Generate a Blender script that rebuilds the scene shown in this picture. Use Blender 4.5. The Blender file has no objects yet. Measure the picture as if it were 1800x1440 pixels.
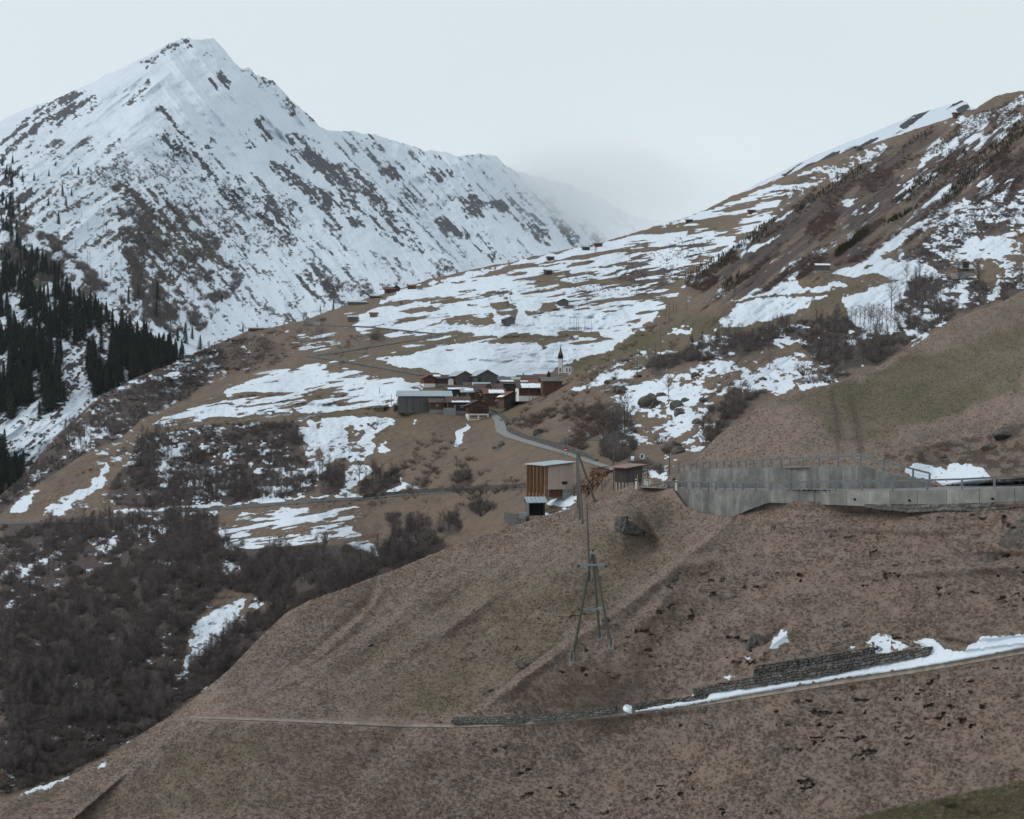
import bpy, bmesh, math, random
import numpy as np
from mathutils import Vector, Matrix

# ------------------------------------------------------------------ camera, sky, sun, exposure
SC = bpy.context.scene
F = 2473.0                      # focal length in photo pixels (photo is 1800 x 1440)
cam_d = bpy.data.cameras.new('camera'); cam = bpy.data.objects.new('camera', cam_d)
SC.collection.objects.link(cam); SC.camera = cam
cam.location = (0, 0, 0); cam.rotation_euler = (math.radians(90), 0, 0)
cam_d.sensor_width = 36; cam_d.lens = 36 * F / 1800; cam_d.clip_start = 0.5; cam_d.clip_end = 90000
SUN_EL, SUN_AZ = math.radians(38), math.radians(-82)   # azimuth from +Y, clockwise positive
W = bpy.data.worlds.new('World'); SC.world = W; W.use_nodes = True
nt = W.node_tree; nt.nodes.clear()
wo = nt.nodes.new('ShaderNodeOutputWorld'); bg = nt.nodes.new('ShaderNodeBackground')
sky = nt.nodes.new('ShaderNodeTexSky'); sky.sky_type = 'NISHITA'; sky.sun_disc = False
sky.sun_elevation = SUN_EL; sky.sun_rotation = SUN_AZ; sky.altitude = 1400; sky.dust_density = 3.0
hsv = nt.nodes.new('ShaderNodeHueSaturation'); hsv.inputs['Saturation'].default_value = 0.35
mx = nt.nodes.new('ShaderNodeMix'); mx.data_type = 'RGBA'; mx.inputs[0].default_value = 0.90
SKYC = (7.35, 8.2, 8.65, 1)
gc = nt.nodes.new('ShaderNodeTexCoord'); cn = nt.nodes.new('ShaderNodeTexNoise')
cn.inputs['Scale'].default_value = 2.2; cn.inputs['Detail'].default_value = 3
cr = nt.nodes.new('ShaderNodeMix'); cr.data_type = 'RGBA'
cr.inputs[6].default_value = (SKYC[0]*.96, SKYC[1]*.965, SKYC[2]*.975, 1); cr.inputs[7].default_value = (SKYC[0]*1.05, SKYC[1]*1.045, SKYC[2]*1.03, 1)
nt.links.new(gc.outputs['Generated'], cn.inputs['Vector']); nt.links.new(cn.outputs['Fac'], cr.inputs[0])
nt.links.new(sky.outputs[0], hsv.inputs['Color']); nt.links.new(hsv.outputs[0], mx.inputs[6])
nt.links.new(cr.outputs[2], mx.inputs[7]); nt.links.new(mx.outputs[2], bg.inputs['Color'])
bg.inputs['Strength'].default_value = 0.10
nt.links.new(bg.outputs[0], wo.inputs['Surface'])
sun_d = bpy.data.lights.new('sun', 'SUN'); sun_d.energy = 1.5; sun_d.angle = math.radians(35); sun_d.color = (1.0, .97, .93)
sun = bpy.data.objects.new('sun', sun_d); SC.collection.objects.link(sun)
sd = Vector((math.sin(SUN_AZ)*math.cos(SUN_EL), math.cos(SUN_AZ)*math.cos(SUN_EL), math.sin(SUN_EL)))
sun.rotation_euler = (-sd).to_track_quat('-Z', 'Y').to_euler()
SC.view_settings.view_transform = 'Standard'; SC.view_settings.look = 'None'
SC.view_settings.exposure = 0.0; SC.view_settings.gamma = 1.0
SC.cycles.max_bounces = 9; SC.cycles.diffuse_bounces = 3; SC.cycles.volume_bounces = 8
SC.cycles.transparent_max_bounces = 8; SC.cycles.use_denoising = True
rnd = random.Random(7); R = math.radians
COL = SC.collection

# ------------------------------------------------------------------ small numpy toolbox
def _h(ix, iy, s):
    with np.errstate(over='ignore'):
        n = ix.astype(np.int64)*374761393 + iy.astype(np.int64)*668265263 + s*1274126177
        n = (n ^ (n >> 13)) & 0xffffffff
        n = (n*1274126177) & 0xffffffff
        n = n ^ (n >> 16)
    return (n & 0xffff).astype(np.float32)/65535.0
def vn(x, y, s=0):
    x0 = np.floor(x); y0 = np.floor(y); fx = (x-x0).astype(np.float32); fy = (y-y0).astype(np.float32)
    fx = fx*fx*fx*(fx*(fx*6-15)+10); fy = fy*fy*fy*(fy*(fy*6-15)+10)
    a, b, c, d = _h(x0, y0, s), _h(x0+1, y0, s), _h(x0, y0+1, s), _h(x0+1, y0+1, s)
    return (a+(b-a)*fx)*(1-fy)+(c+(d-c)*fx)*fy
def fbm(x, y, o=4, s=0, g=.5):
    r = 0; a = 1; t = 0
    for i in range(o):
        k = 2.0**i
        r = r+a*vn(x*k+i*17.3, y*k-i*9.1, s+i*31); t += a; a *= g
    return r/t
def ridged(x, y, o=4, s=0):
    r = 0; a = 1; t = 0
    for i in range(o):
        k = 2.1**i
        r = r+a*(1-np.abs(2*vn(x*k+i*7.7, y*k+i*3.3, s+i*13)-1)); t += a; a *= .5
    return r/t
def rotxy(x, y, deg):      # s along the direction deg (clockwise on the picture), t across it
    c, s = math.cos(R(deg)), math.sin(R(deg))
    return x*c+y*s, -x*s+y*c
def sst(a, b, x):
    t = np.clip((x-a)/(b-a), 0, 1); return t*t*(3-2*t)
def seg_dist(px, py, pts):
    d = np.full(px.shape, 1e9, np.float32)
    for (ax, ay), (bx, by) in zip(pts[:-1], pts[1:]):
        vx, vy = bx-ax, by-ay; L = vx*vx+vy*vy+1e-9
        t = np.clip(((px-ax)*vx+(py-ay)*vy)/L, 0, 1)
        d = np.minimum(d, np.hypot(px-ax-t*vx, py-ay-t*vy))
    return d
def fold(px, py, pts, w):             # odd bump across a line: + on its right-hand/lower side, - on the other
    xs = [p[0] for p in pts]; ys = [p[1] for p in pts]; m = w*3.2
    sel = (px > min(xs)-m) & (px < max(xs)+m) & (py > min(ys)-m) & (py < max(ys)+m); out = np.zeros(px.shape)
    if not sel.any(): return out
    x, y = px[sel], py[sel]; d = np.full(x.shape, 1e9); sg = np.ones(x.shape)
    for (ax, ay), (bx, by) in zip(pts[:-1], pts[1:]):
        vx, vy = bx-ax, by-ay; t = np.clip(((x-ax)*vx+(y-ay)*vy)/(vx*vx+vy*vy), 0, 1); e = np.hypot(x-ax-t*vx, y-ay-t*vy)
        c = np.where((vx*(y-ay)-vy*(x-ax)) > 0, -1.0, 1.0); k = e < d; d = np.where(k, e, d); sg = np.where(k, c, sg)
    s = d*sg/w; e0 = np.minimum(np.hypot(x-pts[0][0], y-pts[0][1]), np.hypot(x-pts[-1][0], y-pts[-1][1]))
    out[sel] = np.tanh(s*1.5)*np.exp(-.5*s*s)*sst(0, 3.5*w, e0); return out
def inside(px, py, pts):
    r = np.zeros(px.shape, bool); n = len(pts)
    for i in range(n):
        (x1, y1), (x2, y2) = pts[i], pts[(i+1) % n]
        if y1 == y2: continue
        c = ((y1 > py) != (y2 > py)) & (px < (x2-x1)*(py-y1)/(y2-y1)+x1)
        r ^= c
    return r
def pmask(px, py, pts, soft=2.0):     # 1 inside, 0 outside, soft edge in photo pixels
    xs = [p[0] for p in pts]; ys = [p[1] for p in pts]; m = soft*2+1
    sel = (px > min(xs)-m) & (px < max(xs)+m) & (py > min(ys)-m) & (py < max(ys)+m)
    out = np.zeros(px.shape, np.float32)
    if sel.any():
        qx, qy = px[sel], py[sel]
        d = seg_dist(qx, qy, list(pts)+[pts[0]]); sg = np.where(inside(qx, qy, pts), 1, -1)
        out[sel] = sst(-soft, soft, d*sg)
    return out
def smask(px, py, pts, w, soft=2.0):
    xs = [p[0] for p in pts]; ys = [p[1] for p in pts]; m = w+soft+1
    sel = (px > min(xs)-m) & (px < max(xs)+m) & (py > min(ys)-m) & (py < max(ys)+m)
    out = np.zeros(px.shape, np.float32)
    if sel.any():
        out[sel] = 1-sst(max(w-soft, 0), w+soft, seg_dist(px[sel], py[sel], pts))
    return out
class Field:                          # smooth log-distance through control points (thin plate)
    def __init__(s, pts):
        a = np.array(pts, float); s.c = a[:, :2]/1000; v = np.log(a[:, 2]); n = len(a)
        K = s.k(np.hypot(*(s.c[:, None]-s.c[None]).transpose(2, 0, 1)))+np.eye(n)*1e-4
        P = np.c_[np.ones(n), s.c]; A = np.zeros((n+3, n+3)); A[:n, :n] = K; A[:n, n:] = P; A[n:, :n] = P.T
        s.w = np.linalg.solve(A, np.r_[v, np.zeros(3)])
    def k(s, r): return r*r*np.log(r+1e-9)
    def __call__(s, px, py):
        px = np.asarray(px, np.float64)/1000; py = np.asarray(py, np.float64)/1000
        r = s.w[-3]+s.w[-2]*px+s.w[-1]*py
        for (cx, cy), w in zip(s.c, s.w):
            d2 = (px-cx)**2+(py-cy)**2
            r = r+w*.5*d2*np.log(d2+1e-12)
        return np.exp(r)
def to_world(px, py, D):
    return np.stack([(px-900)/F*D, D, -(py-720)/F*D], -1)
def wp(px, py, D):
    return Vector(((px-900)/F*D, D, -(py-720)/F*D))
# ------------------------------------------------------------------ where the ground lies (photo position -> distance)
A_main = Field([(0,1440,152),(450,1440,148),(900,1440,140),(1350,1440,122),(1800,1440,104),(-80,1500,150),(1880,1500,98),
 (900,1520,134),(1800,1140,119),(1550,1180,129),(1300,1215,136),(1100,1255,146),(950,1268,151),(800,1272,156),(560,1270,161),(340,1262,166),
 (100,1395,163),(1800,985,130),(1500,985,145),(1500,1090,136),(1800,1060,124.5),(1350,1060,146),(1190,985,158),(1005,1165,148),(1075,1140,148),
 (1055,1122,151),(900,1200,154),(1300,1120,143),(1800,900,136.3),(1500,905,153.5),(1350,930,164),(1300,985,159),(1650,940,138),(1420,890,159.5),(1280,915,174),(1200,1080,151)])
A_mid = Field([(1185,862,199),(1280,905,177),(1220,900,192),(1300,860,174),(1150,960,190),(1050,1050,180),(900,1160,172),(1000,1000,186),
 (1150,858,205),(1110,858,208),(1000,935,205),(900,965,211),(760,1030,206),(640,1110,197),(560,1170,186),(500,1200,181),(640,1262,163),(780,1265,158),
 (400,1262,166),(1190,985,176),(860,1220,163),(700,1180,178),(1100,920,190),(330,1262,170)])
A_far = Field([(1110,855,210),(1040,880,214),(1000,895,216),(850,940,222),(690,1005,220),(540,1060,214),(400,1180,200),(330,1240,190),
 (180,1335,177),(0,1410,165),(500,1200,190),(640,1110,204),(800,1010,214),(470,1235,180),(380,1262,168),(150,1440,156),(900,965,214),(1000,935,209)])
DW = lambda px: np.interp(px, [1130,1186,1245,1300,1355,1425,1470,1570,1690,1800,1890], [204,200,188,175,167,161,155,147,141,138,136])
B_up = Field([(1185,830,206),(1260,770,206),(1400,690,216),(1540,645,236),(1660,575,262),(1800,512,290),(1880,480,300),(1190,832,207),(1460,822,164),
 (1600,800,158),(1640,840,153),(1800,800,146),(1800,850,138.5),(1700,852,143),(1700,720,190),(1800,690,180),(1500,780,178),(1400,800,173),(1560,740,192)])
wall_low = [(1186,859),(1280,861),(1430,863),(1550,863),(1640,862),(1720,860),(1800,857),(1890,853)]          # top edge of the lower wall
wall_low_b = [(1186,862),(1206,890),(1240,903),(1285,909),(1310,895),(1350,880),(1420,882),(1480,884),(1550,887),(1640,887),(1720,885),(1800,882),(1890,879)]
wall_up = [(1176,856),(1190,836),(1222,824),(1300,823),(1400,822),(1500,820),(1513,819),(1570,831),(1642,853)]
REG_B = [(1140,700),(1174,858)]+[(x, y-1.0) for x, y in wall_low]+[(1900,400),(1140,400)]
REG_MID = [(1188,864),(1206,892),(1240,905),(1285,910),(1250,940),(1190,985),(1100,1060),(1000,1125),(900,1200),(850,1240),(798,1266),(560,1266),(330,1262),(380,1245),
 (500,1200),(560,1170),(650,1110),(745,1040),(850,985),(960,940),(1040,905),(1110,862),(1150,862)]
REG_FAR = [(560,1170),(650,1110),(745,1040),(850,985),(960,940),(1040,905),(1110,862),(1100,800),(-100,800),(-100,1500),(60,1500),(330,1264),(380,1247),(500,1200)]
REG_MIDX = [(1292,800),(1292,900),(1285,912),(1250,940),(1190,985),(1100,1060),(1000,1125),(900,1200),(850,1240),(798,1266),(560,1266),(330,1262),(60,1500),(-100,1500),(-100,800)]
BENCH = [(1190,985),(1260,975),(1350,982),(1500,990),(1650,980),(1760,985),(1900,985),(1900,890),(1300,890),(1250,930)]
def depth_A(px, py):
    D = A_main(px, py)
    D = D+pmask(px, py, BENCH, 8)*1.2
    m = pmask(px, py, REG_MIDX, 6); D = D*(1-m)+m*A_mid(px, py)
    m = pmask(px, py, REG_FAR, 7); D = D*(1-m)+m*A_far(px, py)
    m = pmask(px, py, [(1186,858)]+wall_low+wall_low_b[::-1], .8)      # ground behind the lower wall face
    D = D*(1-m)+m*(DW(px)+1.2)
    m = pmask(px, py, REG_B, 1.0)
    Bd = B_up(px, py)
    m2 = pmask(px, py, [(1172,858),(1188,838),(1222,826),(1400,824),(1513,821),(1570,833),(1642,855),(1642,862),(1186,860)], 1.0)
    Bd = Bd*(1-m2)+m2*(DW(px)+6.2)
    near_road = sst(12, 0, np.abs(py-np.interp(px, [1642,1800,1890],[858,852,848])))*sst(1630,1660,px)
    Bd = Bd*(1-near_road)+near_road*(DW(px)+6)
    return D*(1-m)+m*Bd
V_front = Field([(600,646,800),(660,652,765),(800,680,680),(860,700,640),(640,645,790),(0,910,560),(80,850,600),(190,778,650),(250,740,672),(400,742,664),(560,735,652),(700,722,640),(840,735,612),(870,722,622),
 (-60,920,560),(220,900,525),(400,885,520),(600,875,500),(800,860,430),(930,850,350),(650,975,400),(300,985,390),(0,1100,340),(150,1330,250),
 (330,1240,262),(0,1400,235),(470,1055,335),(600,1010,310),(900,930,292),(965,900,286),(1040,880,266),(1080,850,252),(1130,850,236),
 (875,730,605),(890,755,545),(940,780,435),(1000,800,360),(1060,820,292),(1100,848,243),(700,690,660),(740,660,720),(500,700,700),(300,740,680),
 (400,690,740),(540,640,860),(940,700,660),(985,655,830),(1020,840,300),(-60,1500,215),(500,1300,240),(900,1000,270)])
V_back = Field([(600,646,800),(660,652,765),(800,680,680),(860,700,640),(640,645,790),(190,690,800),(340,625,920),(440,580,1060),(560,550,1220),(60,820,760),(0,872,700),(300,700,850),(400,650,900),(540,640,862),
 (740,660,720),(985,655,830),(800,600,920),(1000,600,960),(700,560,1100),(640,535,1250),(900,500,1260),(1000,530,1120),(1100,500,1220),
 (900,462,1500),(1040,432,1620),(1190,390,1700),(1300,345,1750),(1300,400,1300),(1400,320,1350),(1420,300,1480),(1120,600,900),(700,690,662),(250,745,690),(-60,900,680),(900,730,620)])
V_right = Field([(870,722,620),(1000,660,610),(1100,600,640),(1160,560,700),(1230,480,800),(1330,420,900),(1400,340,1100),(1450,300,1300),(1520,255,1450),
 (1000,740,470),(1100,700,480),(1050,660,545),(1200,800,275),(1260,750,335),(1330,700,400),(1250,640,480),(1400,600,560),(1500,640,420),(1600,590,500),
 (1720,530,560),(1450,470,720),(1700,470,700),(1800,300,900),(1800,160,1150),(1640,220,1400),(875,730,605),(890,752,548),(940,775,440),(1000,793,372),
 (1060,812,305),(1100,845,246),(1150,850,228),(1800,500,620),(1880,150,1150),(1880,480,600),(1150,780,330)])
L_front = [(-100,960),(0,905),(25,882),(80,845),(150,800),(215,770),(250,738),(330,705),(400,684),(500,656),(560,640),(740,660),(860,700),(900,735),(1100,848),(1200,900),(1200,1600),(-100,1600)]
L_right = [(868,724),(905,708),(950,690),(990,668),(1010,655),(1060,625),(1100,598),(1135,573),(1170,545),(1200,520),(1240,470),(1290,430),(1340,395),(1400,345),(1450,300),(1500,262),(1560,245),(1560,60),(2000,60),(2000,960),(1150,960),(1090,846),(1000,794),(940,772),(890,750),(874,736)]
def depth_V(px, py):
    D = V_back(px, py)
    m = pmask(px, py, L_front, 2.0); D = D*(1-m)+m*V_front(px, py)
    m = pmask(px, py, L_right, 2.0); D = D*(1-m)+m*V_right(px, py)
    fl = np.interp(px, [1040,1100,1185,1260,1400,1540,1660,1800,1890], [0,222,222,224,236,256,284,312,330])
    D = np.maximum(D, fl)
    return D
M_one = Field([(0,880,1100),(0,700,1250),(150,600,1450),(300,620,1500),(0,500,1700),(200,450,2100),(30,300,2700),(340,600,1700),(420,580,2000),
 (560,550,2400),(700,520,2900),(800,490,3400),(300,300,3300),(325,66,4600),(0,215,4000),(500,160,4900),(560,215,5000),(620,290,4500),(690,350,4200),
 (760,430,3800),(270,190,3700),(150,240,3500),(-80,300,3000),(-80,900,1050),(450,300,3700),(400,450,2900)])
M_two = Field([(560,200,5300),(600,228,5500),(740,262,6000),(860,272,6600),(900,300,7500),(960,320,10000),(1060,350,15000),(1130,385,18000),(700,400,5000),
 (850,460,4700),(1000,430,6500),(1100,410,12000),(1180,400,18000),(800,330,5700),(800,520,4300)])
CR_A = [(-90,1440),(0,1410),(60,1388),(120,1366),(180,1336),(260,1284),(330,1240),(400,1180),(470,1108),(500,1080),(540,1058),(620,1030),(690,1003),(760,975),
 (850,940),(945,912),(1000,895),(1040,880),(1080,864),(1110,855),(1150,855),(1172,852),(1185,832),(1215,814),(1240,790),(1262,768),(1300,738),(1340,712),(1400,690),(1480,671),
 (1540,646),(1600,612),(1660,574),(1710,548),(1750,538),(1800,510),(1900,470)]
CR_V = [(-90,920),(0,872),(40,838),(62,812),(85,780),(130,738),(170,700),(200,684),(240,664),(300,640),(350,618),(400,596),(440,580),(500,570),(540,562),(560,553),(600,540),
 (640,527),(700,508),(760,490),(820,476),(900,460),(950,448),(1040,430),(1100,414),(1150,398),(1200,386),(1260,360),(1290,342),(1330,330),(1400,301),(1450,280),(1500,262),(1560,243),
 (1620,224),(1680,204),(1715,190),(1745,172),(1770,164),(1800,159),(1890,140)]
CR_M1 = [(-90,260),(-40,238),(0,214),(30,198),(62,184),(88,182),(100,174),(150,152),(200,126),(240,108),(262,96),(290,80),(305,72),(318,66),(330,66),(338,70),(352,70),(375,67),(384,76),(396,90),(412,108),
 (425,120),(438,118),(450,130),(464,134),(480,142),(492,156),(510,175),(530,192),(548,208),(562,222),(590,256),(625,292),(660,322),(690,348),(720,380),(755,420),(790,455),(830,492),(880,530)]
CR_M2 = [(540,214),(575,226),(600,228),(640,235),(660,236),(700,250),(745,263),(780,268),(800,276),(830,270),(862,271),(872,274),(890,292),(915,304),(950,312),(1000,325),(1060,350),(1100,372),(1140,388),(1180,386),(1240,382),(1300,392)]
CR_M3 = [(1180,405),(1230,385),(1290,345),(1340,318),(1400,288),(1450,266),(1500,246),(1560,222),(1600,205),(1640,192),(1665,184),(1680,181),(1690,176),(1700,180),(1704,187),(1712,190),(1740,193),(1770,200),(1830,215)]
lin = lambda pts: (lambda x: np.interp(x, [p[0] for p in pts], [p[1] for p in pts]))
cA, cV = lin(CR_A), lin(CR_V)
MATS = {}
def terrain(name, x0, x1, sx, crest, bottom, rows, depth, disp, masks, mat, rough=1.0, back=4, jag=(18, 6)):
    xs = np.arange(x0, x1+sx, sx); nx = len(xs)
    cy = lin(crest)(xs)+rough*(fbm(xs/jag[0], xs*0, 4, 5)-.5)*4+rough*(vn(xs/jag[1], xs*0, 9)-.5)*1.2
    by = bottom(xs); v = np.linspace(0, 1, rows)
    px = np.repeat(xs[None], rows, 0).astype(np.float64); py = cy[None]+(by-cy)[None]*v[:, None]
    D = depth(np.clip(px, -95, 1890), py)
    if disp: D, dz = disp(px, py, D)
    else: dz = 0
    m = masks(px, py)
    P = to_world(px, py, D); P[..., 2] += dz+(m[4] if len(m) > 4 else 0)
    # the far side of the crest, falling away behind it
    ext = []; em = []
    for k in range(back, 0, -1):
        q = P[0].copy(); d = D[0]*(.006*k*k)
        n = (fbm(xs/30+k*5, xs*0+k, 3, 77)-.5)
        q[:, 0] += (xs-900)/F*d; q[:, 1] += d; q[:, 2] += -d*.55-(py[0]-720)/F*d*0+n*d*.2
        ext.append(q); em.append([a[0] for a in m[:4]])
    V = np.concatenate([np.array(ext), P], 0); nr = V.shape[0]
    M = np.stack([np.concatenate([np.array([e[i] for e in em]), m[i]], 0) for i in range(4)], -1).astype(np.float32)
    me = bpy.data.meshes.new(name)
    idx = np.arange(nr*nx).reshape(nr, nx)
    q = np.stack([idx[:-1, :-1], idx[1:, :-1], idx[1:, 1:], idx[:-1, 1:]], -1).reshape(-1, 4)
    me.vertices.add(nr*nx); me.vertices.foreach_set('co', V.reshape(-1).astype(np.float32))
    me.loops.add(q.size); me.loops.foreach_set('vertex_index', q.reshape(-1).astype(np.int32))
    me.polygons.add(len(q)); me.polygons.foreach_set('loop_start', np.arange(0, q.size, 4, dtype=np.int32))
    me.polygons.foreach_set('use_smooth', np.ones(len(q), bool))
    me.update(calc_edges=True)
    a = me.attributes.new('masks', 'FLOAT_COLOR', 'POINT'); a.data.foreach_set('color', M.reshape(-1))
    if len(m) > 5:
        t = np.concatenate([np.repeat(m[5][:1], nr-rows, 0), m[5]], 0).astype(np.float32)
        a = me.attributes.new('streak', 'FLOAT', 'POINT'); a.data.foreach_set('value', t.reshape(-1))
    me.materials.append(mat)
    o = bpy.data.objects.new(name, me); COL.objects.link(o); o['kind'] = 'structure'
    return o
# ------------------------------------------------------------------ ground materials
class N:                              # tiny node helper
    def __init__(s, name):
        s.m = bpy.data.materials.new(name); s.m.use_nodes = True; s.t = s.m.node_tree; s.t.nodes.clear()
        s.out = s.new('ShaderNodeOutputMaterial'); s.b = s.new('ShaderNodeBsdfPrincipled')
        s.t.links.new(s.b.outputs[0], s.out.inputs['Surface']); s.b.inputs['Roughness'].default_value = .9
        s.b.inputs['Specular IOR Level'].default_value = .15
    def new(s, k, **kw):
        n = s.t.nodes.new(k)
        for a, b in kw.items(): setattr(n, a, b)
        return n
    def L(s, a, b): s.t.links.new(a, b)
    def val(s, sock, v):
        if hasattr(v, 'is_output'): s.L(v, sock)
        else: sock.default_value = v
    def math(s, op, a, b=0.0, c=None, clamp=False):
        n = s.new('ShaderNodeMath', operation=op, use_clamp=clamp); s.val(n.inputs[0], a); s.val(n.inputs[1], b)
        if c is not None: s.val(n.inputs[2], c)
        return n.outputs[0]
    def noise(s, scale, detail=4, rough=.6, vec=None, out='Fac', dist=0):
        n = s.new('ShaderNodeTexNoise'); n.inputs['Scale'].default_value = scale; n.inputs['Detail'].default_value = detail
        n.inputs['Roughness'].default_value = rough; n.inputs['Distortion'].default_value = dist
        if vec is not None: s.L(vec, n.inputs['Vector'])
        return n.outputs[out]
    def coord(s, scale=(1, 1, 1), rot=(0, 0, 0), kind='Object'):
        c = s.new('ShaderNodeTexCoord'); m = s.new('ShaderNodeMapping'); m.inputs['Scale'].default_value = scale; m.inputs['Rotation'].default_value = rot
        s.L(c.outputs[kind], m.inputs['Vector']); return m.outputs[0]
    def mix(s, f, a, b):
        n = s.new('ShaderNodeMix', data_type='RGBA'); s.val(n.inputs[0], f)
        for i, v in ((6, a), (7, b)):
            if isinstance(v, tuple): n.inputs[i].default_value = v+(1,) if len(v) == 3 else v
            else: s.L(v, n.inputs[i])
        return n.outputs[2]
    def ramp(s, f, lo, hi):
        n = s.new('ShaderNodeMapRange', interpolation_type='SMOOTHSTEP'); s.val(n.inputs[0], f); n.inputs[1].default_value = lo; n.inputs[2].default_value = hi
        return n.outputs[0]
    def bump(s, h, strength, dist, normal=None):
        n = s.new('ShaderNodeBump'); n.inputs['Strength'].default_value = strength; n.inputs['Distance'].default_value = dist
        s.L(h, n.inputs['Height'])
        if normal is not None: s.L(normal, n.inputs['Normal'])
        return n.outputs[0]
SNOW = (.585, .645, .715)
def ground_mat(name, unit, grass_a, grass_b, green, rock_a, rock_b, litter, bump_d, streak=False, sna=.62, sns=7):
    n = N(name); co = n.coord((1/unit, 1/unit, 1/unit))
    at = n.new('ShaderNodeAttribute', attribute_name='masks'); sep = n.new('ShaderNodeSeparateColor')
    n.L(at.outputs['Color'], sep.inputs[0]); sn, gr, rk = sep.outputs[0], sep.outputs[1], sep.outputs[2]; lt = at.outputs['Alpha']
    fine = n.noise(9, 6, .7, co); mid = n.noise(2.2, 5, .6, co); big = n.noise(.35, 4, .55, co)
    g = n.mix(n.ramp(n.math('ADD', n.math('MULTIPLY', fine, .55), n.math('MULTIPLY', mid, .45)), .32, .68), grass_b, grass_a)
    if streak:
        st = n.new('ShaderNodeAttribute', attribute_name='streak').outputs['Fac']
        g = n.mix(n.ramp(st, .25, .85), n.mix(.35, g, grass_b), n.mix(.35, g, grass_a))
    g = n.mix(n.math('MULTIPLY', n.ramp(big, .35, .7), .35), g, (grass_a[0]*1.12, grass_a[1]*.98, grass_a[2]*.8))
    gf = n.ramp(n.math('ADD', gr, n.math('MULTIPLY', n.math('SUBTRACT', mid, .5), .9)), .25, .85)
    g = n.mix(gf, g, n.mix(n.ramp(fine, .35, .65), (green[0]*.62, green[1]*.62, green[2]*.62), green))
    rc = n.mix(n.ramp(fine, .35, .65), rock_a, rock_b)
    rf = n.ramp(n.math('ADD', rk, n.math('MULTIPLY', n.math('SUBTRACT', mid, .5), .8)), .4, .6)
    g = n.mix(rf, g, rc)
    lc = n.mix(n.ramp(fine, .3, .7), litter, (litter[0]*1.9, litter[1]*1.7, litter[2]*1.6))
    g = n.mix(n.math('MULTIPLY', lt, .92), g, lc)
    sf = n.ramp(n.math('ADD', sn, n.math('MULTIPLY', n.math('SUBTRACT', n.noise(sns, 6, .74, co), .5), sna)), .45, .55)
    dirty = n.mix(n.ramp(big, .45, .8), SNOW, (SNOW[0]*.93, SNOW[1]*.93, SNOW[2]*.94))
    g = n.mix(sf, g, dirty)
    n.L(g, n.b.inputs['Base Color'])
    h = n.math('MULTIPLY', n.math('ADD', n.math('MULTIPLY', fine, .5), mid), n.math('SUBTRACT', 1.0, n.math('MULTIPLY', sf, .85)))
    n.L(n.bump(h, .9, bump_d), n.b.inputs['Normal'])
    return n.m
MAT_A = ground_mat('dry_grass_near', 1.6, (.225,.178,.152), (.135,.103,.088), (.118,.108,.064), (.045,.040,.037), (.12,.112,.102), (.05,.038,.031), .25, True)
MAT_V = ground_mat('dry_grass_far', 6.0, (.185,.142,.112), (.080,.058,.045), (.105,.092,.048), (.040,.038,.040), (.13,.125,.12), (.046,.038,.039), .8)
MAT_M = ground_mat('mountain_snow_rock', 26.0, (.115,.10,.088), (.06,.052,.05), (.06,.06,.05), (.036,.038,.044), (.10,.105,.118), (.062,.052,.050), 9, False, 1.35, 4.5)

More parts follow.
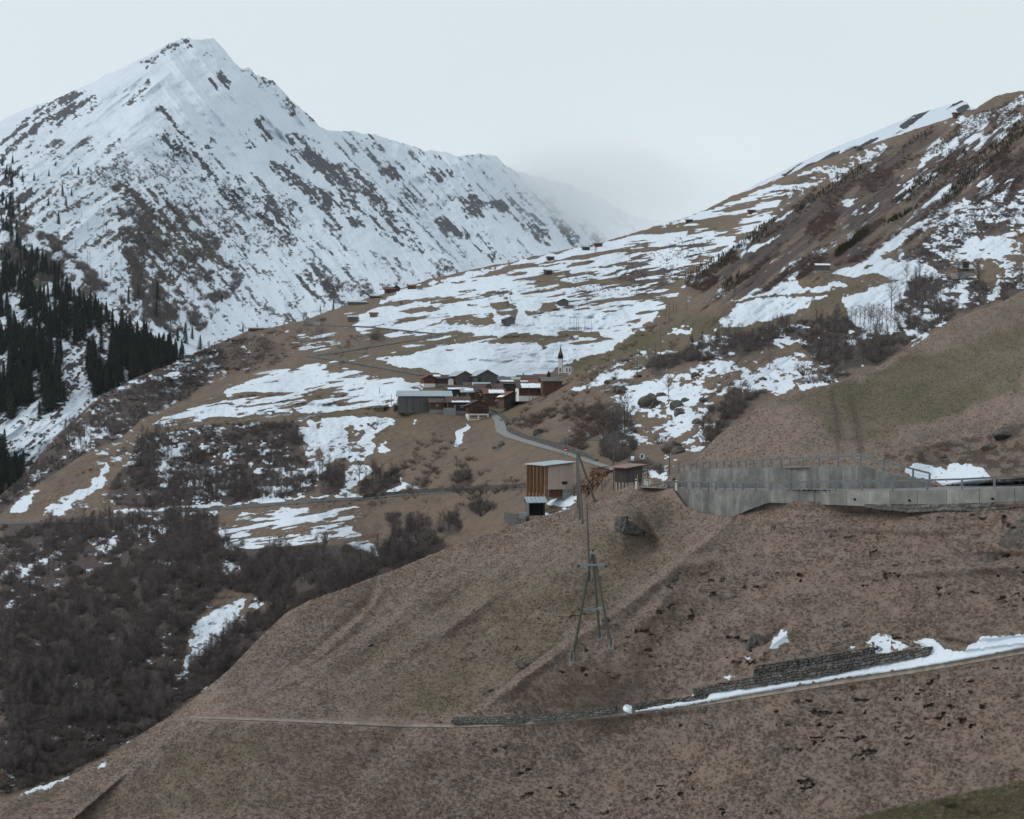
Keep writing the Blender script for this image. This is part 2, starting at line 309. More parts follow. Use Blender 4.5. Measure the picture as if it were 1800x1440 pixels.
# ------------------------------------------------------------------ snow, green, rock and leaf litter on each mass
def jit(px, py, s, amp, seed=0, sxy=(1, 1)):
    return px+(fbm(px/s/sxy[0], py/s/sxy[1], 3, seed)-.5)*2*amp*sxy[0], py+(fbm(px/s/sxy[0]+40, py/s/sxy[1], 3, seed+5)-.5)*2*amp*sxy[1]
def paint(c, px, py, polys, soft=3):
    for pts, v in polys:
        m = pmask(px, py, pts, soft); c = c*(1-m)+v*m
    return c
def uni(n):                            # spread a noise evenly over 0..1
    z = (n-n.mean())/(n.std()+1e-9); return 1/(1+np.exp(-1.702*z))
def cover(c, n, k=1.6): return np.where(c > .985, 1, np.where(c < .01, 0, np.clip(.5+(c-uni(n))*k, 0, 1)))
V_COVER = [  # far scrub slope and its edge
 ([(205,682),(240,666),(256,668),(216,692)],.8),([(50,835),(150,768),(165,785),(100,818),(60,850)],.55),([(262,664),(310,655),(330,660),(280,670)],.4),
 ([(280,652),(335,634),(380,620),(378,626),(330,640)],.7),([(385,640),(415,636),(420,665),(398,662)],.45),([(470,600),(520,590),(510,620),(480,625)],.35),
 ([(430,600),(470,594),(460,612),(435,612)],.6),
 # terraces above the village
 ([(585,585),(600,560),(640,537),(700,512),(760,494),(820,479),(900,463),(1040,432),(1190,388),(1260,364),(1325,336),(1420,303),(1440,320),(1360,400),(1290,415),(1240,465),(1200,515),(1165,545),(1130,570),(1060,612),(1000,640),(950,660),(760,650),(660,600)],.64),
 ([(640,560),(700,540),(740,520),(760,530),(720,552),(660,566)],.9),([(660,575),(720,565),(800,560),(840,570),(960,560),(950,580),(800,588),(700,583)],.93),
 ([(700,520),(830,492),(900,480),(905,492),(800,508),(720,526)],.85),([(860,530),(1000,545),(1120,550),(1100,600),(960,590),(880,575)],.97),
 ([(990,470),(1020,478),(1030,500),(1000,502)],.5),([(1080,465),(1150,440),(1260,410),(1300,390),(1290,440),(1210,500),(1120,520),(1085,500)],.45),
 ([(1020,445),(1090,430),(1150,410),(1190,398),(1200,410),(1100,445),(1050,460)],.75),
 ([(1200,395),(1270,365),(1330,345),(1340,352),(1290,378),(1210,410)],.5),
 ([(757,604),(795,600),(850,604),(945,607),(956,616),(975,606),(1000,600),(1030,594),(1090,590),(1130,578),(1080,610),(1030,632),(990,640),(960,650),(900,658),(830,664),(790,662),(740,650),(700,642),(660,634),(660,627),(700,628),(745,620),(785,617),(795,614),(770,614)],1.0),
 # brown arcs between the snow fields
 ([(560,565),(600,548),(640,532),(690,520),(650,542),(620,575),(640,590),(720,592),(790,600),(750,606),(700,620),(620,640),(560,632),(520,620),(470,640),(400,660),(400,615),(480,575)],.12),
 ([(640,618),(700,612),(740,612),(745,618),(700,626),(650,628)],.2),([(700,548),(740,538),(765,542),(790,545),(760,550),(720,552)],.05),
 ([(730,527),(760,520),(800,522),(830,528),(800,534),(750,533)],.05),([(850,520),(890,530),(915,545),(910,560),(880,550),(860,535)],.1),
 ([(760,565),(830,558),(870,560),(868,570),(845,568),(800,567)],.08),([(940,606),(965,592),(1000,582),(1045,585),(1085,594),(1050,596),(1010,592),(985,600),(960,616)],.03),
 ([(800,585),(880,590),(960,588),(1060,600),(960,606),(850,600),(780,602)],.12),([(925,550),(950,538),(975,540),(985,548),(955,552),(935,560)],.1),
 ([(900,500),(960,490),(1020,500),(1060,490),(1090,470),(1130,460),(1090,495),(1040,508),(960,506)],.3),([(1000,640),(1010,632),(1050,622),(1100,600),(1105,606),(1060,630)],.05),
 ([(1120,470),(1190,450),(1250,430),(1290,425),(1240,470),(1190,490),(1120,500)],.4),
 ([(660,520),(720,508),(800,490),(790,496),(720,514)],.2),([(840,482),(940,465),(1000,455),(940,472),(850,488)],.2),
 # meadow left of the village
 ([(262,748),(330,720),(400,698),(392,688),(450,666),(500,650),(550,640),(600,648),(680,662),(740,676),(735,690),(700,692),(690,715),(620,722),(500,724),(420,730),(330,742)],.66),
 ([(440,670),(560,648),(640,660),(720,680),(690,690),(560,690),(460,690)],.88),
 # right hillside above the near hill
 ([(1080,702),(1100,682),(1150,667),(1180,652),(1200,642),(1260,636),(1310,630),(1340,640),(1400,620),(1440,625),(1462,640),(1440,655),(1400,672),(1380,690),(1330,692),(1290,682),(1270,702),(1240,732),(1200,762),(1160,782),(1130,786),(1115,770),(1122,742),(1100,722)],.66),
 ([(1010,682),(1030,672),(1075,655),(1132,648),(1112,660),(1075,668),(1040,683),(1015,687)],.9),
 ([(1175,584),(1195,576),(1219,575),(1210,583),(1190,588)],1),([(1155,621),(1170,615),(1195,614),(1191,622),(1165,628)],1),([(1119,622),(1128,618),(1138,619),(1130,624)],1),
 ([(1080,646),(1090,639),(1110,634),(1100,643)],1),([(1203,606),(1230,599),(1240,590),(1290,595),(1260,601),(1230,606)],.85),([(1138,519),(1150,511),(1170,508),(1160,515)],1),
 ([(1110,537),(1150,531),(1160,531),(1150,537)],.9),([(1115,546),(1150,540),(1155,545),(1120,551)],.8),([(1095,560),(1140,552),(1165,556),(1120,562)],.8),
 ([(1160,802),(1180,795),(1200,780),(1225,760),(1240,745),(1263,735),(1255,760),(1230,790),(1210,806),(1190,812),(1180,832),(1158,836),(1170,810)],.62),
 ([(1105,812),(1108,804),(1115,803),(1118,810)],1),([(1140,828),(1180,838),(1172,843),(1140,838)],.8),([(1080,740),(1120,730),(1110,790),(1085,800)],.3),
 ([(1140,642),(1220,610),(1300,588),(1400,568),(1480,575),(1560,590),(1600,602),(1540,642),(1462,662),(1440,640),(1400,605),(1300,625),(1200,640)],.22),
 ([(1390,665),(1460,650),(1520,640),(1480,668),(1410,688)],.5),
 # long streaks on the big right slope
 ([(1372,348),(1400,315),(1440,295),(1500,270),(1560,252),(1572,262),(1530,282),(1500,302),(1440,332),(1400,354)],.5),([(1688,216),(1700,205),(1742,197),(1736,209),(1700,221)],1),
 ([(1740,195),(1800,165),(1800,185),(1750,200)],.55),([(1596,298),(1620,275),(1650,255),(1676,238),(1680,252),(1640,277),(1610,294)],.7),([(1508,380),(1520,362),(1560,340),(1602,313),(1604,325),(1570,350),(1530,376)],.55),
 ([(1476,368),(1485,352),(1512,345),(1496,361)],.6),([(1250,457),(1270,440),(1322,413),(1322,422),(1290,441),(1260,461)],.75),([(1316,446),(1330,430),(1360,417),(1350,431),(1330,444)],.8),
 ([(1364,492),(1370,470),(1400,460),(1440,430),(1443,412),(1461,405),(1459,418),(1446,440),(1420,472),(1395,491)],.66),([(1500,472),(1530,450),(1570,420),(1600,405),(1640,375),(1700,346),(1712,352),(1670,386),(1640,396),(1600,413),(1580,431),(1540,456),(1510,474)],1),
 ([(1562,472),(1580,452),(1620,425),(1700,355),(1750,295),(1810,250),(1810,530),(1700,545),(1600,602),(1572,560),(1582,520),(1602,495),(1655,487)],.34),
 ([(1460,481),(1475,470),(1530,473),(1535,456),(1560,458),(1582,462),(1620,460),(1658,481),(1650,489),(1600,491),(1560,493),(1545,479),(1500,485)],1),
 ([(1290,528),(1320,515),(1350,498),(1400,495),(1410,505),(1440,502),(1455,497),(1475,491),(1491,503),(1470,510),(1430,516),(1380,517),(1300,528)],.93),
 ([(1256,580),(1275,555),(1300,535),(1340,525),(1440,521),(1452,520),(1420,540),(1350,562),(1300,574)],1),
 ([(1478,522),(1500,518),(1560,500),(1592,492),(1602,510),(1582,530),(1566,545),(1582,582),(1540,592),(1500,572),(1480,540)],1),
 ([(1745,502),(1755,488),(1762,520),(1740,532),(1734,525)],.95),([(1710,430),(1800,400),(1800,430),(1720,475),(1690,470)],.7),([(1620,600),(1660,560),(1640,580),(1600,612)],.8),
 # the slope below the village
 ([(272,762),(400,746),(535,742),(548,815),(562,862),(500,882),(300,897),(282,872)],.36),
 ([(533,748),(560,736),(620,732),(690,737),(698,742),(672,751),(656,765),(656,790),(646,808),(615,813),(600,802),(562,832),(545,812),(534,790)],.92),
 ([(608,752),(622,742),(642,750),(636,776),(610,777)],.12),([(642,744),(666,742),(660,756)],.1),([(553,741),(566,744),(560,754)],.1),([(610,778),(650,770),(640,800),(622,806)],.7),
 ([(608,820),(640,814),(652,822),(633,850),(631,872),(604,876),(599,860),(608,840)],.86),([(670,871),(700,851),(704,836),(716,850),(740,858),(700,867),(680,873)],1),
 ([(665,796),(676,774),(683,785),(678,801)],1),([(716,748),(735,742),(730,748)],1),([(797,781),(806,760),(825,745),(820,762),(808,784)],1),
 ([(385,932),(420,905),(500,892),(632,892),(642,905),(620,930),(642,950),(560,956),(470,966),(400,966)],.62),([(603,956),(640,950),(668,978),(640,974)],.9),([(250,905),(380,895),(385,905),(260,915)],.4),
 ([(17,904),(35,880),(66,864),(73,862),(50,886),(35,901)],1),([(78,907),(85,890),(110,885),(140,865),(180,835),(191,813),(197,818),(186,850),(150,876),(115,894),(100,906)],.8),
 ([(175,945),(230,922),(292,930),(270,962),(240,982),(190,976)],.4),([(0,1010),(110,960),(120,990),(60,1050),(0,1090)],.3),
 ([(318,1192),(335,1120),(350,1090),(400,1060),(433,1048),(431,1070),(402,1110),(360,1152)],.85),([(438,1062),(455,1044),(469,1058),(455,1076)],.75),
 ([(960,885),(1010,870),(1030,880),(990,893)],.8),([(960,905),(1010,892),(1000,900),(965,915)],.7),([(30,1330),(110,1270),(130,1280),(60,1340)],.25)]
SCRUB = [  # where bare alder and birch scrub grows: polygon, density
 ([(0,872),(62,812),(130,738),(200,684),(300,640),(380,605),(400,640),(330,700),(250,735),(215,768),(150,798),(80,843),(0,905)],1.0),
 ([(395,600),(470,590),(500,620),(430,650),(395,650)],.5),([(655,585),(672,588),(668,600),(650,598)],1.0),([(560,560),(575,560),(575,610),(545,615)],.5),
 ([(250,765),(400,746),(520,742),(535,765),(525,790),(545,812),(560,862),(480,882),(300,895),(200,890),(190,860),(230,810)],1.0),
 ([(560,830),(600,820),(608,850),(600,872),(570,870)],1.0),([(640,845),(700,825),(705,850),(660,870),(632,872)],1.0),([(795,848),(800,830),(830,835),(825,852)],1.0),
 ([(0,925),(200,905),(380,905),(385,940),(470,965),(640,960),(660,1010),(560,1050),(470,1060),(390,1030),(330,1110),(310,1200),(0,1390)],1.0),
 ([(310,1200),(440,1080),(520,1060),(640,1010),(400,1180),(250,1290),(100,1370),(0,1400),(0,1300)],1.0),
 ([(670,960),(700,930),(740,925),(790,960),(780,985),(720,1000),(680,990)],1.0),([(760,930),(800,905),(815,930),(790,945)],.9),([(815,890),(860,880),(870,895),(840,905)],.9),([(680,905),(705,905),(700,925),(680,925)],.8),
 ([(640,960),(760,985),(700,1005),(560,1050),(500,1070)],1.0),
 ([(1060,775),(1080,745),(1110,740),(1120,770),(1115,800),(1080,815),(1055,800)],1.0),([(1110,800),(1170,830),(1150,840),(1110,825)],.4),
 ([(1130,645),(1220,610),(1300,588),(1400,565),(1480,560),(1575,560),(1600,602),(1540,642),(1470,652),(1440,640),(1400,600),(1300,625),(1200,640),(1150,660)],.95),
 ([(1570,500),(1600,490),(1700,485),(1735,500),(1740,535),(1690,550),(1600,600),(1590,560),(1570,540)],1.0),
 ([(1560,470),(1580,450),(1620,425),(1700,355),(1750,295),(1810,250),(1810,400),(1700,420),(1660,480),(1600,460)],.8),([(1755,490),(1800,470),(1800,520),(1760,530)],.7),
 ([(1230,790),(1262,740),(1300,700),(1340,690),(1300,730),(1250,775)],1.0),([(1225,740),(1290,685),(1350,690),(1290,715)],.4),([(1400,680),(1450,650),(1500,660),(1460,672)],.8),
 ([(1080,470),(1120,455),(1170,430),(1210,410),(1250,425),(1200,490),(1160,510),(1110,500),(1080,490)],.6),([(1000,478),(1030,490),(1010,500),(990,490)],.5),
 ([(1090,500),(1140,505),(1150,520),(1060,520),(990,515),(1000,505)],.6),([(870,512),(900,515),(900,530),(880,528)],1.0),([(1350,340),(1400,315),(1440,300),(1400,350),(1370,360)],.5)]
PINE_STRIPS = [([(1195,490),(1240,460),(1300,430),(1330,400),(1400,370),(1450,330),(1500,290),(1560,262),(1640,222),(1640,232),(1560,280),(1500,315),(1440,352),(1380,395),(1330,430),(1270,470),(1210,500)],.8),
 ([(1440,470),(1470,430),(1530,385),(1600,345),(1640,330),(1650,345),(1590,380),(1530,410),(1470,455),(1440,480)],1.0),
 ([(1640,330),(1700,290),(1800,205),(1800,240),(1740,290),(1690,340),(1660,360)],.9),([(1250,505),(1300,480),(1320,490),(1270,510)],.6),([(1530,385),(1600,330),(1640,270),(1690,240),(1700,270),(1640,330),(1600,370)],.45)]
RIDGE_SC = ([(1200,500),(1290,430),(1400,350),(1560,260),(1800,170),(1800,330),(1700,360),(1560,450),(1460,470),(1330,520),(1250,520)],)
def masks_V(px, py):
    jx, jy = jit(px, py, 14, 7, 3, (1.6, .8)); jx2, jy2 = jit(jx, jy, 4, 2.2, 8)
    c = np.full(px.shape, .0, np.float32)
    left = sst(700, 300, px)*sst(560, 640, py); c = c+.07*left+.03*sst(900, 1000, px)
    rs = pmask(px, py, RIDGE_SC[0], 20); c = c+rs*.07
    c = paint(c, jx2, jy2, V_COVER, 2.5)
    c = np.maximum(c, smask(jx2, jy2, [(200,901),(300,894),(400,886),(560,873),(640,872)], 2, 1.5)*.9)
    x, y = rotxy(px, py, -9); n1 = uni(fbm(x/52, y/6, 5, 11, .58)+.30*fbm(px/80, py/30, 3, 14)+.10*fbm(px/8, py/4, 3, 17))
    n2 = uni(fbm(px/11, py/5.5, 5, 12, .6)+.75*fbm(px/60, py/40, 3, 15))
    x, y = rotxy(px, py, -40); n3 = uni(fbm(x/34, y/9, 5, 13, .6)+.6*fbm(x/120, y/50, 2, 16))
    low = sst(690, 740, py)*sst(900, 700, px)
    wr = pmask(px, py, RIDGE_SC[0], 20); wt = pmask(px, py, [(240,760),(400,660),(560,560),(1040,425),(1330,330),(1430,300),(1200,520),(1000,650),(720,730)], 10)
    wt = np.maximum(wt, pmask(px, py, [(385,970),(385,900),(640,885),(680,960)], 8))
    n = n2*(1-wr)*(1-wt)+n1*wt*(1-wr)+n3*wr
    c = np.where(c > .9, .9+(c-.9)*.75, c); snow = np.where(c < .01, 0, np.clip(.5+(c-n)*1.5, 0, 1))
    gx = fbm(px/60, py/25, 3, 21)
    green = .18+.5*(gx-.5)+.35*pmask(px, py, [(980,640),(1200,560),(1330,540),(1480,500),(1560,470),(1500,560),(1300,600),(1150,640),(1050,670)], 15)+.35*pmask(px, py, [(650,1000),(700,985),(760,980),(720,995)], 5)
    green = green+.25*pmask(px, py, [(240,760),(600,600),(1000,430),(1300,340),(1180,560),(900,740)], 20)
    rk = .05+.3*(ridged(px/26, py/18, 3, 31)-.55)
    rk = paint(rk, jx, jy, [([(1120,690),(1150,685),(1160,720),(1125,715)],.6),([(1080,670),(1140,665),(1120,690),(1085,695)],.5),([(1160,640),(1180,630),(1190,650),(1165,660)],.5),
        ([(870,780),(885,775),(880,795),(868,795)],.7),([(940,765),(955,755),(952,770),(940,772)],.7),([(980,745),(1000,735),(1010,745),(990,755)],.5)], 4)
    lt = np.zeros(px.shape, np.float32)
    for pts, d in SCRUB: lt = np.maximum(lt, pmask(jx, jy, pts, 6)*d)
    lt = np.clip(lt*1.5*(.8+.7*(fbm(px/9, py/6, 3, 41)-.4)), 0, 1); lt = np.maximum(lt, wr*.95*sst(.40, .56, fbm(*[q/s for q, s in zip(rotxy(px, py, -38), (60, 12))], 4, 44)))
    return snow, np.clip(green, 0, 1), np.clip(rk, 0, 1), np.clip(lt, 0, 1)
def disp_V(px, py, D):
    x, y = rotxy(px, py, -35)
    k = (fbm(px/70, py/45, 4, 51)-.5)*.035+(fbm(px/16, py/9, 3, 52)-.5)*.010+(fbm(px/4.5, py/3, 2, 53)-.5)*.0035
    k = k+sst(950, 1150, px)*(ridged(x/90, y/26, 3, 54)-.5)*.022
    ed = np.minimum(seg_dist(px, py, L_front[:10])/25, seg_dist(px, py, L_right[:18])/25); ed = np.clip(ed, .15, 1)
    terr = (fbm(px/60, py/7, 3, 55)-.5)*.018*sst(1300, 1100, px)*sst(760, 700, py)
    flat = 1-.8*pmask(px, py, [(690,750),(690,670),(760,650),(960,650),(990,700),(880,745),(1100,850),(900,900),(860,760)], 20)
    return D*(1+(k+terr)*ed*flat), 0
M1_COVER = [([(-90,250),(330,235),(430,300),(600,400),(600,500),(420,500),(320,590),(250,700),(-90,900)],.80),
 ([(110,260),(300,235),(330,300),(250,330),(100,300)],.9),([(330,560),(420,470),(560,420),(760,470),(700,560),(400,620)],.88),
 ([(0,250),(40,215),(90,180),(130,163),(152,158),(122,190),(60,232),(20,262),(0,272)],.22),([(80,232),(120,190),(180,163),(192,166),(160,196),(110,222)],.36),
 ([(286,88),(318,66),(332,68),(336,80),(330,90),(300,98),(278,102)],.28),([(250,110),(290,98),(285,110),(255,122)],.5),([(372,140),(390,124),(406,140),(396,160),(380,157)],.33),
 ([(352,95),(365,88),(372,98),(360,102)],.4),([(245,150),(262,140),(258,155),(240,165)],.5),([(205,185),(235,160),(260,148),(240,175),(215,195)],.72),
 ([(270,188),(282,184),(302,204),(308,218),(290,212)],.3),([(445,215),(456,204),(476,230),(487,252),(465,246)],.28),([(285,225),(310,222),(345,250),(385,300),(392,316),(370,312),(340,285),(300,262)],.42),
 ([(360,225),(372,230),(385,250),(368,250)],.45),([(410,230),(440,225),(470,250),(440,262)],.6),
 ([(505,262),(520,250),(560,260),(576,288),(600,285),(622,300),(652,320),(682,354),(702,378),(742,418),(702,404),(670,378),(620,352),(595,332),(570,312),(540,292)],.10),
 ([(470,290),(500,285),(530,310),(552,330),(600,340),(640,370),(656,390),(620,402),(600,402),(570,372),(540,352),(500,322)],.42),
 ([(480,240),(520,232),(560,250),(520,262)],.6),([(400,338),(430,330),(470,345),(500,370),(532,390),(542,402),(510,402),(470,392),(430,376),(405,362)],.32),
 ([(198,330),(240,318),(292,350),(342,398),(382,430),(402,470),(350,452),(332,522),(300,562),(240,542),(220,482),(208,402)],.42),
 ([(215,340),(245,340),(300,400),(330,450),(300,470),(250,430)],.25),([(395,420),(430,440),(440,480),(410,470)],.5),
 ([(600,330),(660,350),(700,400),(760,440),(740,450),(680,420),(620,380)],.55),([(520,480),(560,470),(600,500),(580,530),(530,520)],.6),([(740,480),(800,470),(830,500),(760,500)],.6),
 ([(-60,330),(30,300),(60,340),(40,420),(60,480),(120,500),(230,540),(280,620),(330,640),(260,700),(100,740),(0,880),(-60,880)],.42),
 ([(0,740),(60,750),(110,735),(150,640),(130,610),(170,680),(120,745),(70,800),(30,830),(0,800)],.8),([(395,90),(425,118),(410,118),(388,92)],.35),([(425,120),(440,118),(500,160),(560,218),(548,226),(490,180),(440,140)],.6)]
def masks_M1(px, py):
    jx, jy = jit(px, py, 16, 7, 60); jx, jy = jit(jx, jy, 5, 3, 61)
    c = np.full(px.shape, .965, np.float32); c = paint(c, jx, jy, M1_COVER, 5)
    c = .24+.76*c; c = np.where(c > .95, c, c-.02)
    rx, ry = rotxy(px, py, 50); nr = fbm(rx/40, ry/8, 6, 62, .6); lx, ly = rotxy(px, py, 142); nl = fbm(lx/40, ly/8, 6, 63, .6)
    nb = fbm(px/6, py/4, 4, 64, .65)
    w = sst(250, 340, px+(py-100)*.25); n = (nr*w+nl*(1-w))*.75+nb*.55+.12*fbm(px/70, py/50, 3, 67)
    snow = cover(c, n, .95); snow = np.where(c > .93, np.maximum(snow, .93), snow)
    wood = pmask(px, py, [(120,300),(220,290),(420,400),(450,480),(330,600),(230,600),(0,500),(0,400)], 30)
    lt = .05+.45*wood*(fbm(px/20, py/14, 3, 66))+.5*sst(480, 520, py)*sst(350, 300, px)
    return snow, np.full(px.shape, .0, np.float32), np.clip(.75-.5*wood, 0, 1), np.clip(lt, 0, .8)
FOLDS_M = [([(20,300),(50,285),(95,258),(150,232),(210,208),(270,187)], -34, 14),([(270,187),(300,205),(340,250),(390,312),(440,360)], 30, 18),([(340,75),(375,125),(420,190),(500,242),(600,312),(742,420)], 36, 20),([(290,100),(230,150),(150,195),(60,235)], -28, 16),([(400,330),(470,380),(560,440),(700,520)], 24, 20)]
def disp_M(px, py, D):
    for pts, a, w in FOLDS_M: D = D-a*fold(px, py, pts, w)
    rx, ry = rotxy(px, py, 52); lx, ly = rotxy(px, py, 142); w = sst(250, 340, px+(py-100)*.25)
    k = ((ridged(rx/160, ry/38, 4, 71)*w+ridged(lx/160, ly/38, 4, 72)*(1-w))-.5)*.030+(fbm(px/20, py/14, 4, 73)-.5)*.010+(fbm(px/120, py/90, 3, 74)-.5)*.04
    e = np.clip((py-lin(CR_M1)(px))/14, .12, 1)
    return D*(1-k*e), 0
M2_COVER = [([(668,300),(700,285),(713,295),(709,317),(690,316)],.25),([(742,290),(790,300),(802,320),(760,316)],.38),([(628,240),(652,236),(682,262),(665,267)],.4),([(738,268),(788,272),(772,279)],.35),
 ([(750,385),(790,378),(827,415),(817,422),(780,402)],.28),([(803,346),(840,343),(852,380),(820,387)],.25),([(780,330),(800,345),(795,365),(782,355)],.4),([(852,358),(885,350),(895,372),(865,372)],.35),
 ([(880,280),(892,292),(910,330),(926,360),(915,352),(895,320)],.45),([(984,392),(1030,396),(1012,432),(986,424)],.5),([(640,270),(700,280),(650,300)],.75),([(1040,400),(1058,400),(1065,420),(1045,425)],.5),
 ([(830,430),(870,420),(900,450),(860,460)],.55),([(900,380),(960,400),(1000,440),(930,430)],.72),([(700,330),(780,360),(760,400),(700,370)],.8)]
def masks_M2(px, py):
    jx, jy = jit(px, py, 12, 6, 80); c = np.full(px.shape, .88, np.float32); c = .2+.8*paint(c, jx, jy, M2_COVER, 4)
    rx, ry = rotxy(px, py, 48); n = fbm(rx/46, ry/5, 6, 82, .62)*.55+fbm(px/5, py/4, 4, 83)*.3+.2*fbm(px/60, py/45, 3, 84)
    snow = cover(c, n, .95)
    z = np.zeros(px.shape, np.float32)
    return snow, z, z+.9, z
def disp_M2(px, py, D):
    rx, ry = rotxy(px, py, 55); e = np.clip((py-lin(CR_M2)(px))/10, .1, 1)
    return D*(1-e*((ridged(rx/110, ry/30, 4, 91)-.5)*.025+(fbm(px/18, py/14, 4, 92)-.5)*.012)), 0
def masks_M3(px, py):
    rx, ry = rotxy(px, py, -32); n = fbm(rx/40, ry/5, 4, 95); c = .93-.0*px
    jx, jy = jit(px, py, 8, 3, 96)
    c = paint(c.astype(np.float32), jx, jy, [([(1676,184),(1692,174),(1706,188),(1712,205),(1695,208),(1682,200)],.3),([(1580,222),(1620,200),(1630,200),(1590,226)],.5),([(1250,400),(1290,350),(1400,295),(1500,255),(1560,232),(1500,275),(1400,320)],.62)], 3)
    z = np.zeros(px.shape, np.float32); return cover(c, n, 2.0), z, z+.8, z
GREEN_A = [([(1400,694),(1480,674),(1600,614),(1720,548),(1815,512),(1815,640),(1600,680),(1480,720)],.42),([(1150,868),(1040,908),(960,943),(850,990),(745,1045),(650,1115),(560,1175),(600,1258),(796,1264),(850,1236),(900,1196),(1000,1120),(1100,1055),(1185,985),(1230,940),(1200,895),(1186,866)],.42),([(1120,900),(1000,985),(880,1060),(760,1150),(640,1240),(620,1262),(790,1264),(900,1190),(1000,1115),(1100,1040),(1170,960)],.55),([(1560,640),(1740,612),(1700,650),(1600,672),(1500,690)],.95),([(330,1290),(660,1290),(600,1380),(420,1440),(150,1440),(250,1360)],.5),
 ([(1330,712),(1500,665),(1600,640),(1800,565),(1800,690),(1620,745),(1540,790),(1470,780),(1400,715)],.68),([(1490,790),(1540,770),(1600,745),(1560,800)],.4),([(1080,890),(1150,900),(1180,950),(1150,975),(1100,960)],.5),
 ([(1000,980),(1110,930),(1050,1010),(960,1080)],.45),([(640,1010),(700,985),(640,1020)],.5),([(0,1415),(120,1375),(100,1400),(0,1440)],.6),([(1200,850),(1300,760),(1450,740),(1430,800)],.2)]
SNOW_A = [([(1112,1251),(1150,1239),(1200,1229),(1222,1218),(1238,1209),(1290,1209),(1350,1199),(1450,1181),(1540,1160),(1600,1150),(1628,1140),(1604,1128),(1642,1124),(1662,1143),(1692,1146),(1730,1121),(1815,1115),(1815,1139),(1700,1160),(1600,1177),(1480,1194),(1300,1224),(1200,1243),(1120,1255)],1),
 ([(1523,1130),(1545,1113),(1580,1128),(1600,1140),(1570,1148),(1535,1150)],.8),([(1350,1145),(1372,1108),(1388,1110),(1385,1125),(1370,1140)],.9),([(1098,1248),(1102,1240),(1111,1242),(1113,1250),(1105,1256)],1),
 ([(1270,1193),(1290,1188),(1296,1192),(1275,1197)],.8),([(1490,1138),(1502,1138),(1498,1143)],.8),([(170,1352),(190,1340),(185,1350)],1),([(35,1398),(80,1380),(118,1371),(115,1376),(60,1395)],1),
 ([(1590,828),(1612,816),(1640,818),(1660,828),(1672,818),(1700,815),(1738,832),(1748,848),(1700,855),(1660,852),(1600,838)],.97),([(1745,846),(1800,840),(1800,850),(1750,854)],.6),([(1312,1158),(1322,1162),(1316,1167)],1)]
ROCK_A = [([(1750,965),(1755,935),(1800,905),(1815,905),(1815,975)],.55),([(1465,800),(1480,740),(1530,790),(1560,815),(1480,815)],.42),([(1570,815),(1640,790),(1700,800),(1800,745),(1815,760),(1815,840),(1740,830),(1680,812),(1600,812)],.42),
 ([(1750,755),(1790,740),(1800,765),(1770,770)],.55),([(1460,700),(1475,695),(1470,770),(1462,760)],.5),([(1515,750),(1525,760),(1512,800),(1500,790)],.5)]
def masks_A(px, py):
    jx, jy = jit(px, py, 12, 5, 101); jx, jy = jit(jx, jy, 3.5, 1.6, 102)
    c = paint(np.zeros(px.shape, np.float32), jx, jy, SNOW_A, 1.5)
    n = fbm(px/7, py/4, 4, 103); snow = np.where(c > .985, 1, np.clip(.5+(c-uni(n))*1.6, 0, 1)); snow = np.where(c < .02, 0, snow)
    jx, jy = jit(px, py, 40, 12, 104)
    g = paint(np.full(px.shape, .1, np.float32), jx, jy, GREEN_A, 12)+.35*(fbm(px/50, py/30, 3, 105)-.5)
    rk = paint(np.full(px.shape, -.1, np.float32), *jit(px, py, 10, 5, 106), ROCK_A, 5)
    # tufts, hollows and bare soil
    hol = sst(.70, .80, ridged(px/34, py/16, 3, 107))*sst(.5, .62, fbm(px/90, py/50, 2, 108))
    track = smask(*jit(px, py, 8, 2, 109), [(340,1262),(450,1264),(600,1271),(700,1275),(800,1276),(900,1273),(1000,1265),(1100,1255),(1200,1243),(1300,1227),(1480,1198),(1600,1180),(1700,1163),(1820,1142)], 3.5, 1.5)
    lt = np.clip(hol*.3, 0, 1)
    lt = np.maximum(lt, dents(px, py)*.75)
    lt = np.maximum(lt, pmask(*jit(px, py, 14, 8, 151), [(1530,806),(1600,788),(1700,772),(1800,742),(1820,742),(1820,848),(1740,832),(1640,814),(1560,812)], 6)*(.25+.9*sst(.42,.6,fbm(px/12, py/7, 4, 152))))
    lt = np.maximum(lt, .6*smask(*jit(px, py, 10, 3, 153), [(1462,690),(1468,730),(1474,790)], 4, 3)); lt = np.maximum(lt, .6*smask(*jit(px, py, 10, 3, 153), [(1495,700),(1506,740),(1515,795)], 5, 3))
    lt = np.maximum(lt, .8*smask(*jit(px, py, 8, 4, 154), [(672,1020),(655,1050),(636,1072),(600,1105)], 3, 2.5)*sst(.35,.5,fbm(px/7, py/7, 2, 155)))
    lift = np.where(c > .5, .10*sst(.5, 1, c), 0)
    a1 = rotxy(px, py, 118); a2 = rotxy(px, py, 150); a3 = rotxy(px, py, 90)
    s1 = fbm(a1[0]/22, a1[1]/5, 5, 121, .6); s2 = fbm(a2[0]/22, a2[1]/5, 5, 122, .6); s3 = fbm(a3[0]/8, a3[1]/7, 5, 123, .6)
    w = pmask(px, py, REG_MID, 10); w = np.maximum(w, pmask(px, py, REG_FAR, 10)); w2 = pmask(px, py, [(1150,860),(1200,820),(1400,690),(1500,700),(1480,830)], 15)
    st = s3*(1-w)+s2*w; st = st*(1-w2)+s1*w2
    return snow, np.clip(g, 0, 1), np.clip(rk, 0, 1), lt, lift, np.clip((st-.5)*2.2+.5, 0, 1)
